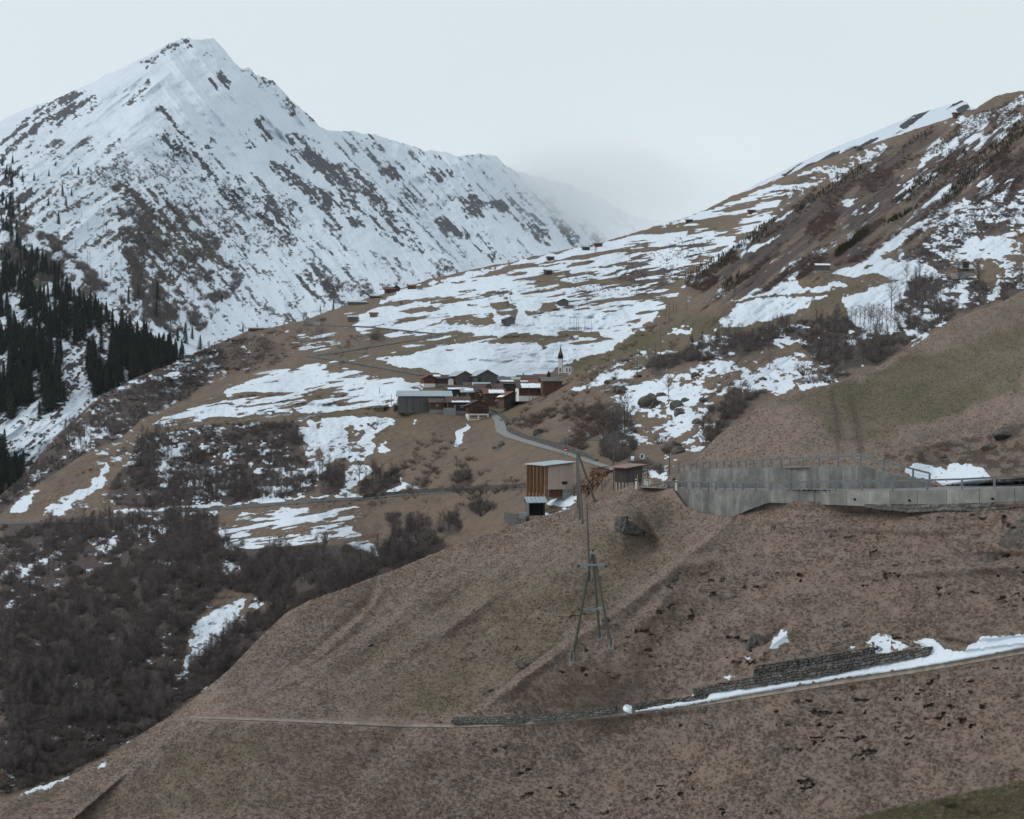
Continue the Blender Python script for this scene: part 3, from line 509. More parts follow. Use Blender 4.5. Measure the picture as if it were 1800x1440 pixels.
FOLDS_A = [([(900,1005),(780,1085),(680,1150),(615,1205),(606,1245)], 2.4, 20),([(672,1018),(650,1062),(620,1092),(560,1150),(500,1192)], 1.1, 9),([(1128,888),(1148,940),(1172,978)], 1.2, 12),
 ([(900,1276),(800,1300),(740,1290),(690,1338),(575,1445)], 1.3, 30),([(345,1264),(250,1322),(150,1392),(80,1445)], 0.35, 22),([(1060,930),(960,985),(860,1045),(760,1120)], .7, 10),([(1000,1130),(960,1160),(920,1185),(890,1215)], .8, 7),
 ([(470,1222),(520,1218),(570,1232),(592,1262)], -1.2, 12),([(1850,990),(1760,988),(1650,996),(1500,1004),(1350,992),(1260,978),(1190,988),(1120,1040)], .9, 11),([(1500,1005),(1380,1040),(1250,1090),(1180,1150)], .9, 22),
 ([(1400,1095),(1355,1130),(1325,1150)], .7, 8),([(1850,1120),(1700,1140),(1650,1128)], .8, 6),([(1330,720),(1420,760),(1470,800)], 1.0, 25),([(1850,745),(1700,762),(1600,785),(1530,800)], 1.3, 9),([(1480,700),(1490,760),(1500,800)], .7, 8),
 ([(1300,900),(1380,930),(1500,935),(1700,940)], .6, 14),([(1180,1010),(1150,1060),(1100,1110),(1090,1180)], .7, 16)]
def dents(px, py):
    return sst(.66, .73, fbm(px/19, py/11, 4, 161)-.045)*sst(.42, .58, fbm(px/120, py/60, 2, 162))*sst(1000, 1150, py+.25*(px-900))*(1-smask(px, py, [(340,1262),(800,1276),(1200,1243),(1820,1142)], 16, 8))*sst(680, 950, px)
def disp_A(px, py, D):
    for pts, a, w in FOLDS_A: D = D-1.9*a*fold(px, py, pts, w)
    P = to_world(px, py, D)
    u = P[..., 0]+P[..., 1]*.35; v = P[..., 1]*1.6-P[..., 2]*1.2+P[..., 0]*.2
    tuss = (1-np.abs(2*fbm(u/1.0, v/.85, 3, 131)-1))
    D = D+dents(px, py)*.55-.55*pmask(px, py, SNOW_A[0][0], 4)
    rough = sst(1020, 1160, py+.12*(px-900)); k = (fbm(u/22, v/18, 4, 132)-.5)*1.6+(fbm(u/5.5, v/4.5, 3, 133)-.5)*.5
    steps = (fbm(px/60, py/14, 3, 134)-.5)*.3
    tr = smask(px, py, [(340,1262),(600,1271),(800,1276),(1000,1265),(1200,1243),(1480,1198),(1600,1180),(1820,1142)], 9, 6)
    wl = pmask(px, py, [(1150,870),(1180,815),(1520,805),(1660,845),(1900,830),(1900,895),(1290,915)], 8)
    ed = np.clip(np.minimum(seg_dist(px, py, REG_MID), 30)/30, .2, 1)
    return D+(k+steps)*(1-tr)*(1-wl)*ed, (tuss-.5)*(.16+.06*rough)*(1-tr)*(1-wl*.8)
MOUNTAIN = terrain('mountain', -330, 880, 1.5, CR_M1, lambda x: np.maximum(cV(x)+40, lin(CR_M1)(x)+30), 520, M_one, disp_M, masks_M1, MAT_M, 1.5, 4, (26, 5))
FAR_RIDGE = terrain('far_ridge', 540, 1300, 1.5, CR_M2, lambda x: np.maximum(cV(x)+25, lin(CR_M2)(x)+20), 190, M_two, disp_M2, masks_M2, MAT_M, 1.8, 4, (22, 5))
SIDE_PEAK = terrain('side_peak', 1190, 1830, 1.5, CR_M3, lambda x: np.maximum(cV(x)+15, lin(CR_M3)(x)+15), 50, lambda x, y: x*0+2600+(1700-x)*.6-(y-180)*2, None, masks_M3, MAT_M, .6)
VALLEY = terrain('valley_slopes', -330, 2160, 1.5, CR_V, lambda x: np.minimum(cA(x)+70, 1520), 640, depth_V, disp_V, masks_V, MAT_V, 1.0)
CR_K = [(1440,1460),(1500,1441),(1560,1426),(1650,1406),(1720,1391),(1800,1375),(1900,1352),(2160,1300)]
def masks_K(px, py):
    z = np.zeros(px.shape, np.float32); return z, z+.75, z-.1, z, z, fbm(px/30, py/12, 4, 141)
NEAR_KNOLL = terrain('near_knoll', 1430, 2160, 2.0, CR_K, lambda x: x*0+1560, 90, lambda x, y: 36-(y-1376)*.055+(x-1700)*.004, lambda x, y, D: (D+(fbm(x/80, y/40, 3, 142)-.5)*1.2, (fbm(x/12, y/6, 3, 143)-.5)*.06), masks_K, MAT_A, .8)
NEAR_HILL = terrain('near_hill', -330, 2160, 1.25, CR_A, lambda x: x*0+1530, 620, depth_A, disp_A, masks_A, MAT_A, .7)
# ------------------------------------------------------------------ naming helpers
def tag(o, label=None, cat=None, group=None, kind=None):
    if label: o['label'] = label
    if cat: o['category'] = cat
    if group: o['group'] = group
    if kind: o['kind'] = kind
    return o
def empty(name, loc, label, cat, group=None, rz=0, scale=1):
    o = bpy.data.objects.new(name, None); COL.objects.link(o); o.location = loc; o.rotation_euler = (0, 0, rz)
    o.scale = (scale,)*3 if not hasattr(scale, '__len__') else scale; o.empty_display_size = .2
    return tag(o, label, cat, group)
class MB:                             # collects boxes, bars and polygons, builds ONE mesh
    def __init__(s): s.v = []; s.f = []
    def add(s, vs, fs):
        b = len(s.v); s.v += [tuple(v) for v in vs]; s.f += [tuple(i+b for i in f) for f in fs]; return s
    def box(s, x0, x1, y0, y1, z0, z1):
        return s.add([(x, y, z) for z in (z0, z1) for y in (y0, y1) for x in (x0, x1)], [(0,2,3,1),(4,5,7,6),(0,1,5,4),(2,6,7,3),(0,4,6,2),(1,3,7,5)])
    def bar(s, a, b, r0, r1=None, n=6):
        a = Vector(a); b = Vector(b); r1 = r0 if r1 is None else r1; d = (b-a).normalized()
        u = d.cross(Vector((0, 0, 1)) if abs(d.z) < .9 else Vector((1, 0, 0))).normalized(); w = d.cross(u)
        vs = [a+(u*math.cos(2*math.pi*i/n)+w*math.sin(2*math.pi*i/n))*r0 for i in range(n)]+[b+(u*math.cos(2*math.pi*i/n)+w*math.sin(2*math.pi*i/n))*r1 for i in range(n)]
        return s.add(vs, [tuple((i, (i+1) % n, n+(i+1) % n, n+i)) for i in range(n)]+[tuple(range(n))[::-1], tuple(range(n, 2*n))])
    def beam(s, a, b, w, h):          # rectangular beam between two points
        a = Vector(a); b = Vector(b); d = (b-a).normalized(); u = d.cross(Vector((0, 0, 1)))
        u = (u if u.length > .05 else Vector((1, 0, 0))).normalized(); v = u.cross(d)
        q = [(-w/2, -h/2), (w/2, -h/2), (w/2, h/2), (-w/2, h/2)]
        return s.add([a+u*x+v*y for x, y in q]+[b+u*x+v*y for x, y in q], [(0,1,5,4),(1,2,6,5),(2,3,7,6),(3,0,4,7),(3,2,1,0),(4,5,6,7)])
    def prism(s, pts, off):           # polygon (3D points) extruded by a vector
        n = len(pts); o = Vector(off); p = [Vector(q) for q in pts]
        return s.add(p+[q+o for q in p], [tuple(range(n))[::-1], tuple(range(n, 2*n))]+[(i, (i+1) % n, n+(i+1) % n, n+i) for i in range(n)])
    def build(s, name, mat, parent=None, smooth=False):
        me = bpy.data.meshes.new(name); me.from_pydata(s.v, [], s.f); me.materials.append(mat)
        if smooth: me.polygons.foreach_set('use_smooth', [True]*len(me.polygons))
        me.update(); bm = bmesh.new(); bm.from_mesh(me); bmesh.ops.recalc_face_normals(bm, faces=bm.faces); bm.to_mesh(me); bm.free()
        o = bpy.data.objects.new(name, me); COL.objects.link(o)
        if parent is not None: o.parent = parent
        return o
def mesh_obj(name, me, parent=None, link=True):
    o = bpy.data.objects.new(name, me)
    if link: COL.objects.link(o)
    if parent is not None: o.parent = parent
    return o
def copy_tree(o, parent=None):
    c = o.copy(); COL.objects.link(c); c.parent = parent
    for ch in KIDS.get(o.name, []): copy_tree(ch, c)
    return c
KIDS = {}
def gpos(px, py, which='V'):
    a, b = np.atleast_1d(np.asarray(px, float)), np.atleast_1d(np.asarray(py, float))
    if which == 'V': D, dz = disp_V(a, b, depth_V(a, b))
    elif which == 'K':
        D = 36-(b-1376)*.055+(a-1700)*.004; D = D+(fbm(a/80, b/40, 3, 142)-.5)*1.2; dz = (fbm(a/12, b/6, 3, 143)-.5)*.06
    elif which == 'A':
        D, dz = disp_A(a, b, depth_A(a, b))
    else: D, dz = disp_M(a, b, M_one(a, b))
    P = to_world(a, b, D); P[:, 2] += dz
    return P
def G(px, py, which='V'): return Vector(gpos(px, py, which)[0])
def simple_mat(name, a, b, scale=6, rough=.9, spec=.15, per_instance=0, bump=0, stretch=(1, 1, 1), kind='Object', detail=5):
    n = N(name); co = n.coord(stretch, kind=kind); f = n.ramp(n.noise(scale, detail, .65, co), .3, .7)
    c = n.mix(f, a, b)
    if per_instance:
        oi = n.new('ShaderNodeObjectInfo'); h = n.new('ShaderNodeHueSaturation')
        n.L(c, h.inputs['Color']); n.L(n.math('ADD', n.math('MULTIPLY', oi.outputs['Random'], per_instance), 1-per_instance/2), h.inputs['Value'])
        c = h.outputs[0]
    n.L(c, n.b.inputs['Base Color']); n.b.inputs['Roughness'].default_value = rough; n.b.inputs['Specular IOR Level'].default_value = spec
    if bump: n.L(n.bump(n.noise(scale, detail, .65, co), .8, bump), n.b.inputs['Normal'])
    return n.m
# ------------------------------------------------------------------ vegetation
M_NEEDLE = simple_mat('spruce_needles', (.012,.022,.017), (.028,.042,.030), 1.5, per_instance=.7)
M_YNEEDLE = simple_mat('young_spruce_needles', (.030,.038,.014), (.070,.075,.032), 1.5, per_instance=.6)
M_LARCH = simple_mat('bare_larch_twigs', (.055,.045,.040), (.10,.082,.07), 2, per_instance=.5)
M_BARK = simple_mat('bark', (.05,.042,.036), (.10,.088,.078), 8)
M_TWIG = simple_mat('alder_twigs', (.088,.075,.072), (.168,.143,.138), 3, per_instance=.7)
M_TWIGR = simple_mat('red_brown_twigs', (.095,.065,.057), (.15,.108,.095), 3, per_instance=.6)
M_BIRCH = simple_mat('birch_twigs', (.13,.115,.11), (.26,.24,.23), 4, per_instance=.4)
M_TUFT = None
def tri_mesh(name, tris, mat):
    v = np.array(tris, np.float32).reshape(-1, 3); me = bpy.data.meshes.new(name)
    me.from_pydata([tuple(p) for p in v], [], [(i, i+1, i+2) for i in range(0, len(v), 3)]); me.materials.append(mat); me.update(); return me
def blade(tr, a, b, w, r):
    a = Vector(a); b = Vector(b); u = Vector((r.uniform(-1, 1), r.uniform(-1, 1), r.uniform(-.4, .4))).cross(b-a)
    u = (u.normalized() if u.length > 1e-6 else Vector((1, 0, 0)))*w*.5
    tr += [a-u, a+u, b]
def shrub_mesh(name, mat, seed, n=26, sub=6, w=.02, spread=.55):
    r = random.Random(seed); tr = []
    for i in range(n):
        an = r.uniform(0, 6.283); sp = r.random()**.6*spread; h = r.uniform(.6, 1)*(1-.35*sp/spread)
        base = Vector((math.cos(an)*.10*r.random(), math.sin(an)*.10*r.random(), -.08)); tip = Vector((math.cos(an)*sp, math.sin(an)*sp, h))
        mid = base.lerp(tip, .5)+Vector((math.cos(an), math.sin(an), -.3))*.07
        blade(tr, base, mid, w*1.6, r); blade(tr, mid, tip, w, r); blade(tr, base, mid.lerp(tip, .3), w*1.3, r)
        for k in range(sub):
            t = r.uniform(.25, .95); p = base.lerp(mid, t*2) if t < .5 else mid.lerp(tip, t*2-1)
            q = p+Vector((r.uniform(-.2, .2), r.uniform(-.2, .2), r.uniform(.06, .24))); blade(tr, p, q, w*.8, r)
    return tri_mesh(name, tr, mat)
def bare_tree_meshes(name, mat, seed, n=34, w=.011, wide=.24, low=.22):
    r = random.Random(seed); tr = []
    for i in range(n):
        t = low+(1-low)*(i+r.random())/n; an = r.uniform(0, 6.283); L = wide*(1-t)**.6*r.uniform(.6, 1.15)+.05
        p = Vector((0, 0, t*.97)); q = p+Vector((math.cos(an)*L, math.sin(an)*L, L*r.uniform(.7, 1.5)))
        blade(tr, p, q, w*1.5, r)
        for k in range(9):
            s = p.lerp(q, r.uniform(.2, 1)); e = s+Vector((r.uniform(-.07, .07), r.uniform(-.07, .07), r.uniform(.01, .10))); blade(tr, s, e, w*.7, r)
    crown = tri_mesh(name+'_crown', tr, mat)
    t = []; 
    for k in range(3): 
        u = Vector((math.cos(k*1.05), math.sin(k*1.05), 0))*.012; t += [Vector((0,0,-.04))-u, Vector((0,0,-.04))+u, Vector((.0,0,.97))]
    return crown, tri_mesh(name+'_trunk', t, mat if mat is M_BIRCH else M_BARK)
def conifer_meshes(name, mat, seed, whorls=22, per=13, rad=.15, dens=1.0, w=.055, low=.06, droop=.35):
    r = random.Random(seed); tr = []
    for i in range(whorls):
        t = low+(1-low)*(i/whorls)**.93
        L = rad*(1-t)**.72*(1+.25*math.sin(i*2.3+seed))*(.72+.28*min(1, t*5))+.008
        for k in range(per):
            an = 6.283*k/per+r.uniform(-.35, .35); l = L*r.uniform(.6, 1.2); z = t+r.uniform(-.02, .02)
            if r.random() > dens: continue
            c, s = math.cos(an), math.sin(an); p = Vector((c*.006, s*.006, z)); q = Vector((c*l, s*l, z-l*droop*r.uniform(.4, 1.3)))
            side = Vector((-s, c, 0))*w*.5*(1.2-t*.6); m = p.lerp(q, .55)+Vector((0, 0, .012))
            tr += [p, m+side-Vector((0, 0, .02)), m-side-Vector((0, 0, .02)), m+side-Vector((0, 0, .02)), q, m-side-Vector((0, 0, .02))]
            tr += [m+side*.6, m-side*.6, m+Vector((0, 0, -w*1.1))]
    tr += [Vector((.012, 0, .93)), Vector((-.012, 0, .93)), Vector((0, 0, 1.02)), Vector((0, .012, .93)), Vector((0, -.012, .93)), Vector((0, 0, 1.02))]
    crown = tri_mesh(name+'_crown', tr, mat); t = MB().bar((0, 0, -.04), (0, 0, .95), .012, .002, 5)
    me = bpy.data.meshes.new(name+'_trunk'); me.from_pydata(t.v, [], t.f); me.materials.append(M_BARK); me.update()
    return crown, me
def place_tree(name, meshes, loc, h, label, cat, group=None, sq=1.0):
    o = empty(name, loc, label, cat, group, rnd.uniform(0, 6.28), (h*sq, h*sq, h))
    mesh_obj('crown', meshes[0], o); mesh_obj('trunk', meshes[1], o)
    return o
SPR = [conifer_meshes('spruce%d' % i, M_NEEDLE, i, rad=.185+.02*i) for i in range(4)]
YSP = [conifer_meshes('young_spruce%d' % i, M_YNEEDLE, 20+i, whorls=9, per=8, rad=.30, w=.12) for i in range(3)]
LAR = [conifer_meshes('larch%d' % i, M_LARCH, 40+i, whorls=26, per=9, rad=.17, w=.011, low=.12, droop=.1, dens=.9) for i in range(3)]
BIR = [bare_tree_meshes('birch%d' % i, M_BIRCH, 60+i) for i in range(3)]
ALD = [bare_tree_meshes('alder%d' % i, M_TWIG, 70+i, n=38, w=.013, wide=.30) for i in range(4)]
SHR = [shrub_mesh('shrub%d' % i, M_TWIG, 80+i) for i in range(4)]
SHRR = [shrub_mesh('red_shrub%d' % i, M_TWIGR, 90+i, spread=.7) for i in range(3)]
def joined(pair):                      # crown and trunk in one mesh, for scattered masses only
    a, b = pair; va = [tuple(v.co) for v in a.vertices]; vb = [tuple(v.co) for v in b.vertices]
    me = bpy.data.meshes.new(a.name+'_whole'); me.from_pydata(va+vb, [], [tuple(p.vertices) for p in a.polygons]+[tuple(i+len(va) for i in p.vertices) for p in b.polygons])
    me.materials.append(a.materials[0]); me.update(); return me
def scatter(name, label, cat, P, scl, rot, protos, tilt=None):
    c = bpy.data.collections.new(name+'_kinds')
    for i, m in enumerate(protos): c.objects.link(bpy.data.objects.new('%s_kind_%02d' % (name, i), m))
    n = len(P); me = bpy.data.meshes.new(name); me.vertices.add(n); me.vertices.foreach_set('co', np.asarray(P, np.float32).reshape(-1))
    a = me.attributes.new('scl', 'FLOAT_VECTOR', 'POINT'); a.data.foreach_set('vector', np.asarray(scl, np.float32).reshape(-1))
    rr = np.zeros((n, 3), np.float32); rr[:, 2] = rot
    if tilt is not None: rr[:, :2] = tilt
    a = me.attributes.new('rot', 'FLOAT_VECTOR', 'POINT'); a.data.foreach_set('vector', rr.reshape(-1))
    a = me.attributes.new('idx', 'INT', 'POINT'); a.data.foreach_set('value', np.random.RandomState(n).randint(0, len(protos), n).astype(np.int32))
    o = bpy.data.objects.new(name, me); COL.objects.link(o); tag(o, label, cat, kind='stuff')
    g = bpy.data.node_groups.new(name+'_scatter', 'GeometryNodeTree')
    g.interface.new_socket('Geometry', in_out='INPUT', socket_type='NodeSocketGeometry'); g.interface.new_socket('Geometry', in_out='OUTPUT', socket_type='NodeSocketGeometry')
    gi = g.nodes.new('NodeGroupInput'); go = g.nodes.new('NodeGroupOutput'); ip = g.nodes.new('GeometryNodeInstanceOnPoints'); ci = g.nodes.new('GeometryNodeCollectionInfo')
    ci.inputs['Collection'].default_value = c; ci.inputs['Separate Children'].default_value = True; ci.inputs['Reset Children'].default_value = True
    def na(k, t):
        x = g.nodes.new('GeometryNodeInputNamedAttribute'); x.data_type = t; x.inputs[0].default_value = k
        return [q for q in x.outputs if q.enabled and q.name == 'Attribute'][0]
    g.links.new(gi.outputs[0], ip.inputs['Points']); g.links.new(ci.outputs[0], ip.inputs['Instance']); ip.inputs['Pick Instance'].default_value = True
    g.links.new(na('idx', 'INT'), ip.inputs['Instance Index']); g.links.new(na('rot', 'FLOAT_VECTOR'), ip.inputs['Rotation']); g.links.new(na('scl', 'FLOAT_VECTOR'), ip.inputs['Scale'])
    g.links.new(ip.outputs[0], go.inputs[0])
    md = o.modifiers.new('scatter', 'NODES'); md.node_group = g
    return o
def sample(polys, n, seed, crest=None, clump=None, bottom=None):
    """n random photo positions inside the weighted polygons"""
    rs = np.random.RandomState(seed); out = []
    areas = []
    for pts, d in polys:
        xs = [p[0] for p in pts]; ys = [p[1] for p in pts]; a = 0
        for (x1, y1), (x2, y2) in zip(pts, pts[1:]+pts[:1]): a += x1*y2-x2*y1
        areas.append(abs(a)/2*d)
    tot = sum(areas)
    for (pts, d), a in zip(polys, areas):
        k = int(n*a/tot)+1; xs = [p[0] for p in pts]; ys = [p[1] for p in pts]; got = 0; tries = 0
        while got < k and tries < 60:
            q = rs.rand(k*2, 2)*[max(xs)-min(xs), max(ys)-min(ys)]+[min(xs), min(ys)]; tries += 1
            ok = inside(q[:, 0], q[:, 1], pts)
            if crest is not None: ok &= q[:, 1] > crest(q[:, 0])+1
            if bottom is not None: ok &= q[:, 1] < bottom(q[:, 0])
            if clump is not None: ok &= rs.rand(len(q)) < clump(q[:, 0], q[:, 1])
            q = q[ok][:k-got]; out.append(q); got += len(q)
    return np.concatenate(out, 0), rs
OPEN = [p for p in V_COVER if p[1] >= .8]+[([(880,735),(860,760),(930,800),(1080,850),(1080,810),(1000,780),(900,745)], 1)]
ROADC = [(0,920),(200,905),(300,897),(400,890),(560,878),(640,874),(800,862),(930,855)]
def keep_open(x, y):
    m = np.zeros(x.shape)
    for pts, v in OPEN: m = np.maximum(m, pmask(x, y, pts, 2))
    m = np.maximum(m, smask(x, y, ROADC, 7, 3))
    return 1-.93*m
# bare scrub: one mass of alders and bushes nobody could count
q, rs = sample(SCRUB, 27000, 5, crest=cV, clump=lambda x, y: keep_open(x, y)*sst(.36, .60, fbm(x/22, y/14, 4, 201)), bottom=lambda x: cA(x)+8)
P = gpos(q[:, 0], q[:, 1]); hh = rs.uniform(.7, 2.3, len(q))*np.interp(q[:, 1], [700, 1000, 1300], [1.0, 1.0, .62])
scatter('bare_scrub', 'dark leafless alder scrub covering the slopes around the village', 'scrub', P, np.stack([hh*1.25, hh*1.25, hh], -1), rs.rand(len(q))*6.28, SHR+SHRR[:1])
q, rs = sample([s for s in SCRUB if s[1] >= .9], 2600, 6, crest=cV, clump=lambda x, y: keep_open(x, y)*sst(.44, .6, fbm(x/44, y/30, 3, 202)), bottom=lambda x: cA(x)+8)
P = gpos(q[:, 0], q[:, 1]); hh = rs.uniform(3.5, 6.5, len(q))*np.interp(q[:, 1], [700, 1000, 1300], [1.0, .9, .55])
scatter('bare_wood', 'thin leafless alder trunks rising out of the scrub', 'wood', P, np.stack([hh, hh, hh], -1), rs.rand(len(q))*6.28, [joined(x) for x in ALD])
q, rs = sample([(RIDGE_SC[0], 1.0), ([(880,740),(1080,700),(1100,800),(1000,790),(900,750)], .35), ([(760,760),(930,850),(760,930),(640,910),(660,870)], .12), ([(890,740),(1100,600),(1180,550),(1200,620),(1060,690),(1000,760)], .10), ([(400,600),(560,560),(700,600),(600,640),(430,660)], .15)], 7000, 7, crest=cV, clump=lambda x, y: sst(.46, .62, fbm(*[k/s for k, s in zip(rotxy(x, y, -38), (60, 14))], 3, 203)))
P = gpos(q[:, 0], q[:, 1]); hh = rs.uniform(.9, 2.3, len(q))
scatter('heather_shrubs', 'low reddish brown bushes in streaks on the steep hillside', 'shrubs', P, np.stack([hh*1.6, hh*1.6, hh], -1), rs.rand(len(q))*6.28, SHRR)
q, rs = sample(PINE_STRIPS, 2400, 8, crest=cV, clump=lambda x, y: sst(.40, .58, fbm(*[k/s for k, s in zip(rotxy(x, y, -38), (70, 18))], 3, 204)))
P = gpos(q[:, 0], q[:, 1]); hh = rs.uniform(1.2, 3.0, len(q))
scatter('young_conifers', 'rows of small planted spruces striping the steep right hillside', 'saplings', P, np.stack([hh, hh, hh], -1), rs.rand(len(q))*6.28, [joined(x) for x in YSP])
# scrub on the mountain foot
q, rs = sample([([(200,330),(290,350),(400,430),(440,480),(340,600),(240,560)], .8), ([(100,310),(330,260),(430,330),(560,420),(400,460),(220,340)], .25), ([(560,480),(620,500),(700,500),(640,525),(570,545)], .5), ([(0,380),(100,420),(230,540),(100,500),(0,480)], .8), ([(740,440),(820,450),(830,480),(770,480)],.4)], 5200, 9, crest=lin(CR_M1), clump=lambda x, y: sst(.42, .6, fbm(x/20, y/18, 3, 205)))
P = gpos(q[:, 0], q[:, 1], 'M'); hh = rs.uniform(4, 9, len(q))
scatter('mountain_scrub', 'grey leafless bushes on the snowy foot of the mountain', 'scrub', P, np.stack([hh*1.2, hh*1.2, hh], -1), rs.rand(len(q))*6.28, SHR)
# conifer forest on the mountain foot at the left edge
FOREST = [([(-60,480),(60,478),(110,488),(130,520),(165,545),(200,572),(250,592),(290,612),(340,632),(300,642),(200,690),(165,700),(150,640),(110,600),(105,700),(125,705),(60,745),(-60,720)], 1.0), ([(150,600),(340,632),(200,692),(165,700)], 1.2),
 ([(-60,795),(15,800),(30,835),(50,840),(0,880),(-60,880)], 1.6), ([(0,285),(48,284),(25,322),(20,470),(-10,480),(-40,300)], .85), ([(20,400),(60,420),(90,480),(20,480)], .8)]
q, rs = sample(FOREST, 1250, 10, clump=lambda x, y: sst(.34, .46, fbm(x/30, y/36, 3, 206)), bottom=lambda x: cV(x)+6)
q = q[np.argsort(-q[:, 1])]; P = gpos(q[:, 0], q[:, 1], 'M'); hh = rs.uniform(12, 27, len(q))*np.interp(q[:, 1], [300, 520, 700], [.75, .9, 1.0])
for i in range(300):
    place_tree('spruce_tree', SPR[i % 4], P[i], hh[i], 'tall dark green spruce packed into the forest at the left foot of the snowy mountain', 'tree', 'spruces in the dark forest at the left', 1.3)
k = len(q)-300
scatter('spruce_forest', 'dark spruce forest covering the foot of the mountain at the left edge', 'forest', P[300:], np.stack([hh[300:]*1.3, hh[300:]*1.3, hh[300:]], -1), rs.rand(k)*6.28, [joined(x) for x in SPR])
for (px, py, h, w, s) in [(40,320,17,'dark spruce standing apart high on the white shoulder, leftmost of the scattered ones',0),(60,318,15,'squat dark spruce high on the snowy shoulder, beside another',1),(98,292,10,'tiny dark spruce alone on the upper snow shoulder, highest of the scattered trees',2),(138,308,17,'dark spruce alone on open snow, rightmost on the high shoulder',3),(86,310,13,'small dark spruce on the white shoulder above the forest',1),(110,345,20,'spruce at the top of the scattered group on the upper snow slope',0),
  (103,394,20,'dark spruce standing lowest of the three below the snow shoulder',1),(33,372,20,'dark spruce at the left edge of the open snow below the shoulder',2),(45,380,17,'thin spruce in the open snow beside a wider one below the shoulder',3),(126,345,14,'narrow spruce to the right of the scattered group on the upper snow',2),(116,362,16,'spruce in the middle of the scattered group on the upper snow slope',3),(85,362,13,'small spruce at the left of the scattered group on the upper snow slope',0),
  (226,532,19,'dark spruce standing alone among grey larches above the dense forest',0),(243,525,17,'dark spruce right of a lone one among the grey larches',1),(277,530,26,'tallest dark spruce among the grey larches on the mountain foot',2),(275,563,24,'dark spruce directly below the tallest one among the larches',3),(312,600,16,'left spruce of the small clump on the snow above the spur',0),(326,604,24,'tallest spruce of the small clump on the snow above the spur',1),(338,596,15,'right spruce of the small clump on the snow above the spur',2),
  (390,531,13,'small lone dark spruce on open white snow at the mountain foot',3),(342,460,12,'small dark spruce in the larch slope above the white gully',1),(357,462,12,'dark spruce beside another small one in the larch slope',2),(563,548,11,'left dark spruce behind the brown crest left of the long barn',0),(586,548,18,'tallest dark spruce behind the brown crest left of the long barn',1),(601,544,10,'right small spruce behind the brown crest left of the long barn',2),
  (352,615,17,'dark spruce at the end of the spur crest beside the little hut',3),(427,582,10,'small dark spruce on the snow just above the metal roofed barn',1),(452,580,9,'small dark spruce at the right end of the metal roofed barn',2),(300,630,18,'dark spruce at the right end of the dense forest beside the spur',2),(286,628,22,'spruce near the right tip of the dense forest above the spur',0)]:
    place_tree('spruce_tree', SPR[s], Vector(gpos(px, py, 'M')[0]), h*1.05, w, 'tree', 'scattered spruces on the mountain', 1.15)
q, rs = sample([([(205,350),(250,350),(330,430),(340,520),(345,590),(280,590),(230,560),(210,450)], 1.0), ([(300,440),(400,440),(390,560),(340,600)], .35), ([(110,380),(210,380),(230,520),(130,500)], .35), ([(400,440),(470,480),(430,560)], .2)], 120, 11)
P = gpos(q[:, 0], q[:, 1], 'M')
for i in range(len(q)):
    place_tree('larch_tree', LAR[i % 3], P[i], rs.uniform(15, 24), 'bare grey brown larch on the snowy slope above the spruce forest', 'tree', 'bare larches on the mountain foot', 1.0)
for i, (px, py, h) in enumerate([(1497,562,6),(1504,566,6),(1512,565,7),(1519,567,7),(1527,566,8),(1535,568,8),(1543,567,8),(1551,568,8),(1558,570,7),(1566,571,7),(1573,572,7),(1580,573,6),(1489,560,5),(1546,572,7),(1530,571,6)]):
    place_tree('birch_tree', BIR[i % 3], G(px, py+4), h, 'thin pale birch in the row under the steep snowfield on the right slope', 'tree', 'pale birches under the right snowfield', 1.4)
for (px, py, h, w) in [(1567,542,13,'large pale bare tree standing at the right edge of the steep snowfield'),(1617,492,11,'bare pale tree on the brow left of the wooden field barn'),(1594,494,8,'small bare tree on the brow beside the snow'),(1685,500,9,'slim bare tree below the wooden field barn'),(1720,500,10,'bare tree right of the wooden field barn below the brow'),(1353,650,9,'lone pale bare tree in the middle of the boulder snowfield'),(1175,700,7,'slim pale tree among the boulders left of the snowfield'),
   (562,838,11,'pale bare tree at the foot of the white slope below the meadow'),(578,842,9,'bare tree right beside a pale one at the foot of the white slope'),(655,850,9,'bare tree standing over the old road right of the white tongue'),(632,848,8,'thin bare tree left of another over the old road'),(1060,775,9,'bare tree above the tall mast in the dark thicket'),(1078,768,9,'tall bare tree in the dark thicket right of the red sign mast'),(1098,762,10,'bare tree at the top of the thicket beside the snowy gully'),
   (1292,520,6,'tiny bare tree on the brown brow above the village'),(892,544,6,'round bare tree on the bank above the dark field hut'),(1047,447,8,'bare tree beside the twin huts on the skyline'),(975,545,6,'small pale bare tree left of the dark hut'),(1032,538,7,'slim bare tree right of the dark hut'),(1257,415,8,'bare tree on the snowy terrace under the skyline'),(1588,275,10,'lone bare tree on the white streak near the upper hut')]:
    place_tree('bare_tree', (BIR if 'pale' in w else ALD)[int(px) % 3], G(px, py), h, w, 'tree', None, 1.35)
def bush(px, py, h, label, wide=1.5, which='V', red=0):
    o = tag(mesh_obj('bush', (SHRR if red else SHR)[int(px) % 3]), label, 'bush'); o.location = G(px, py, which); o.scale = (h*wide, h*wide, h); o.rotation_euler = (0, 0, px)
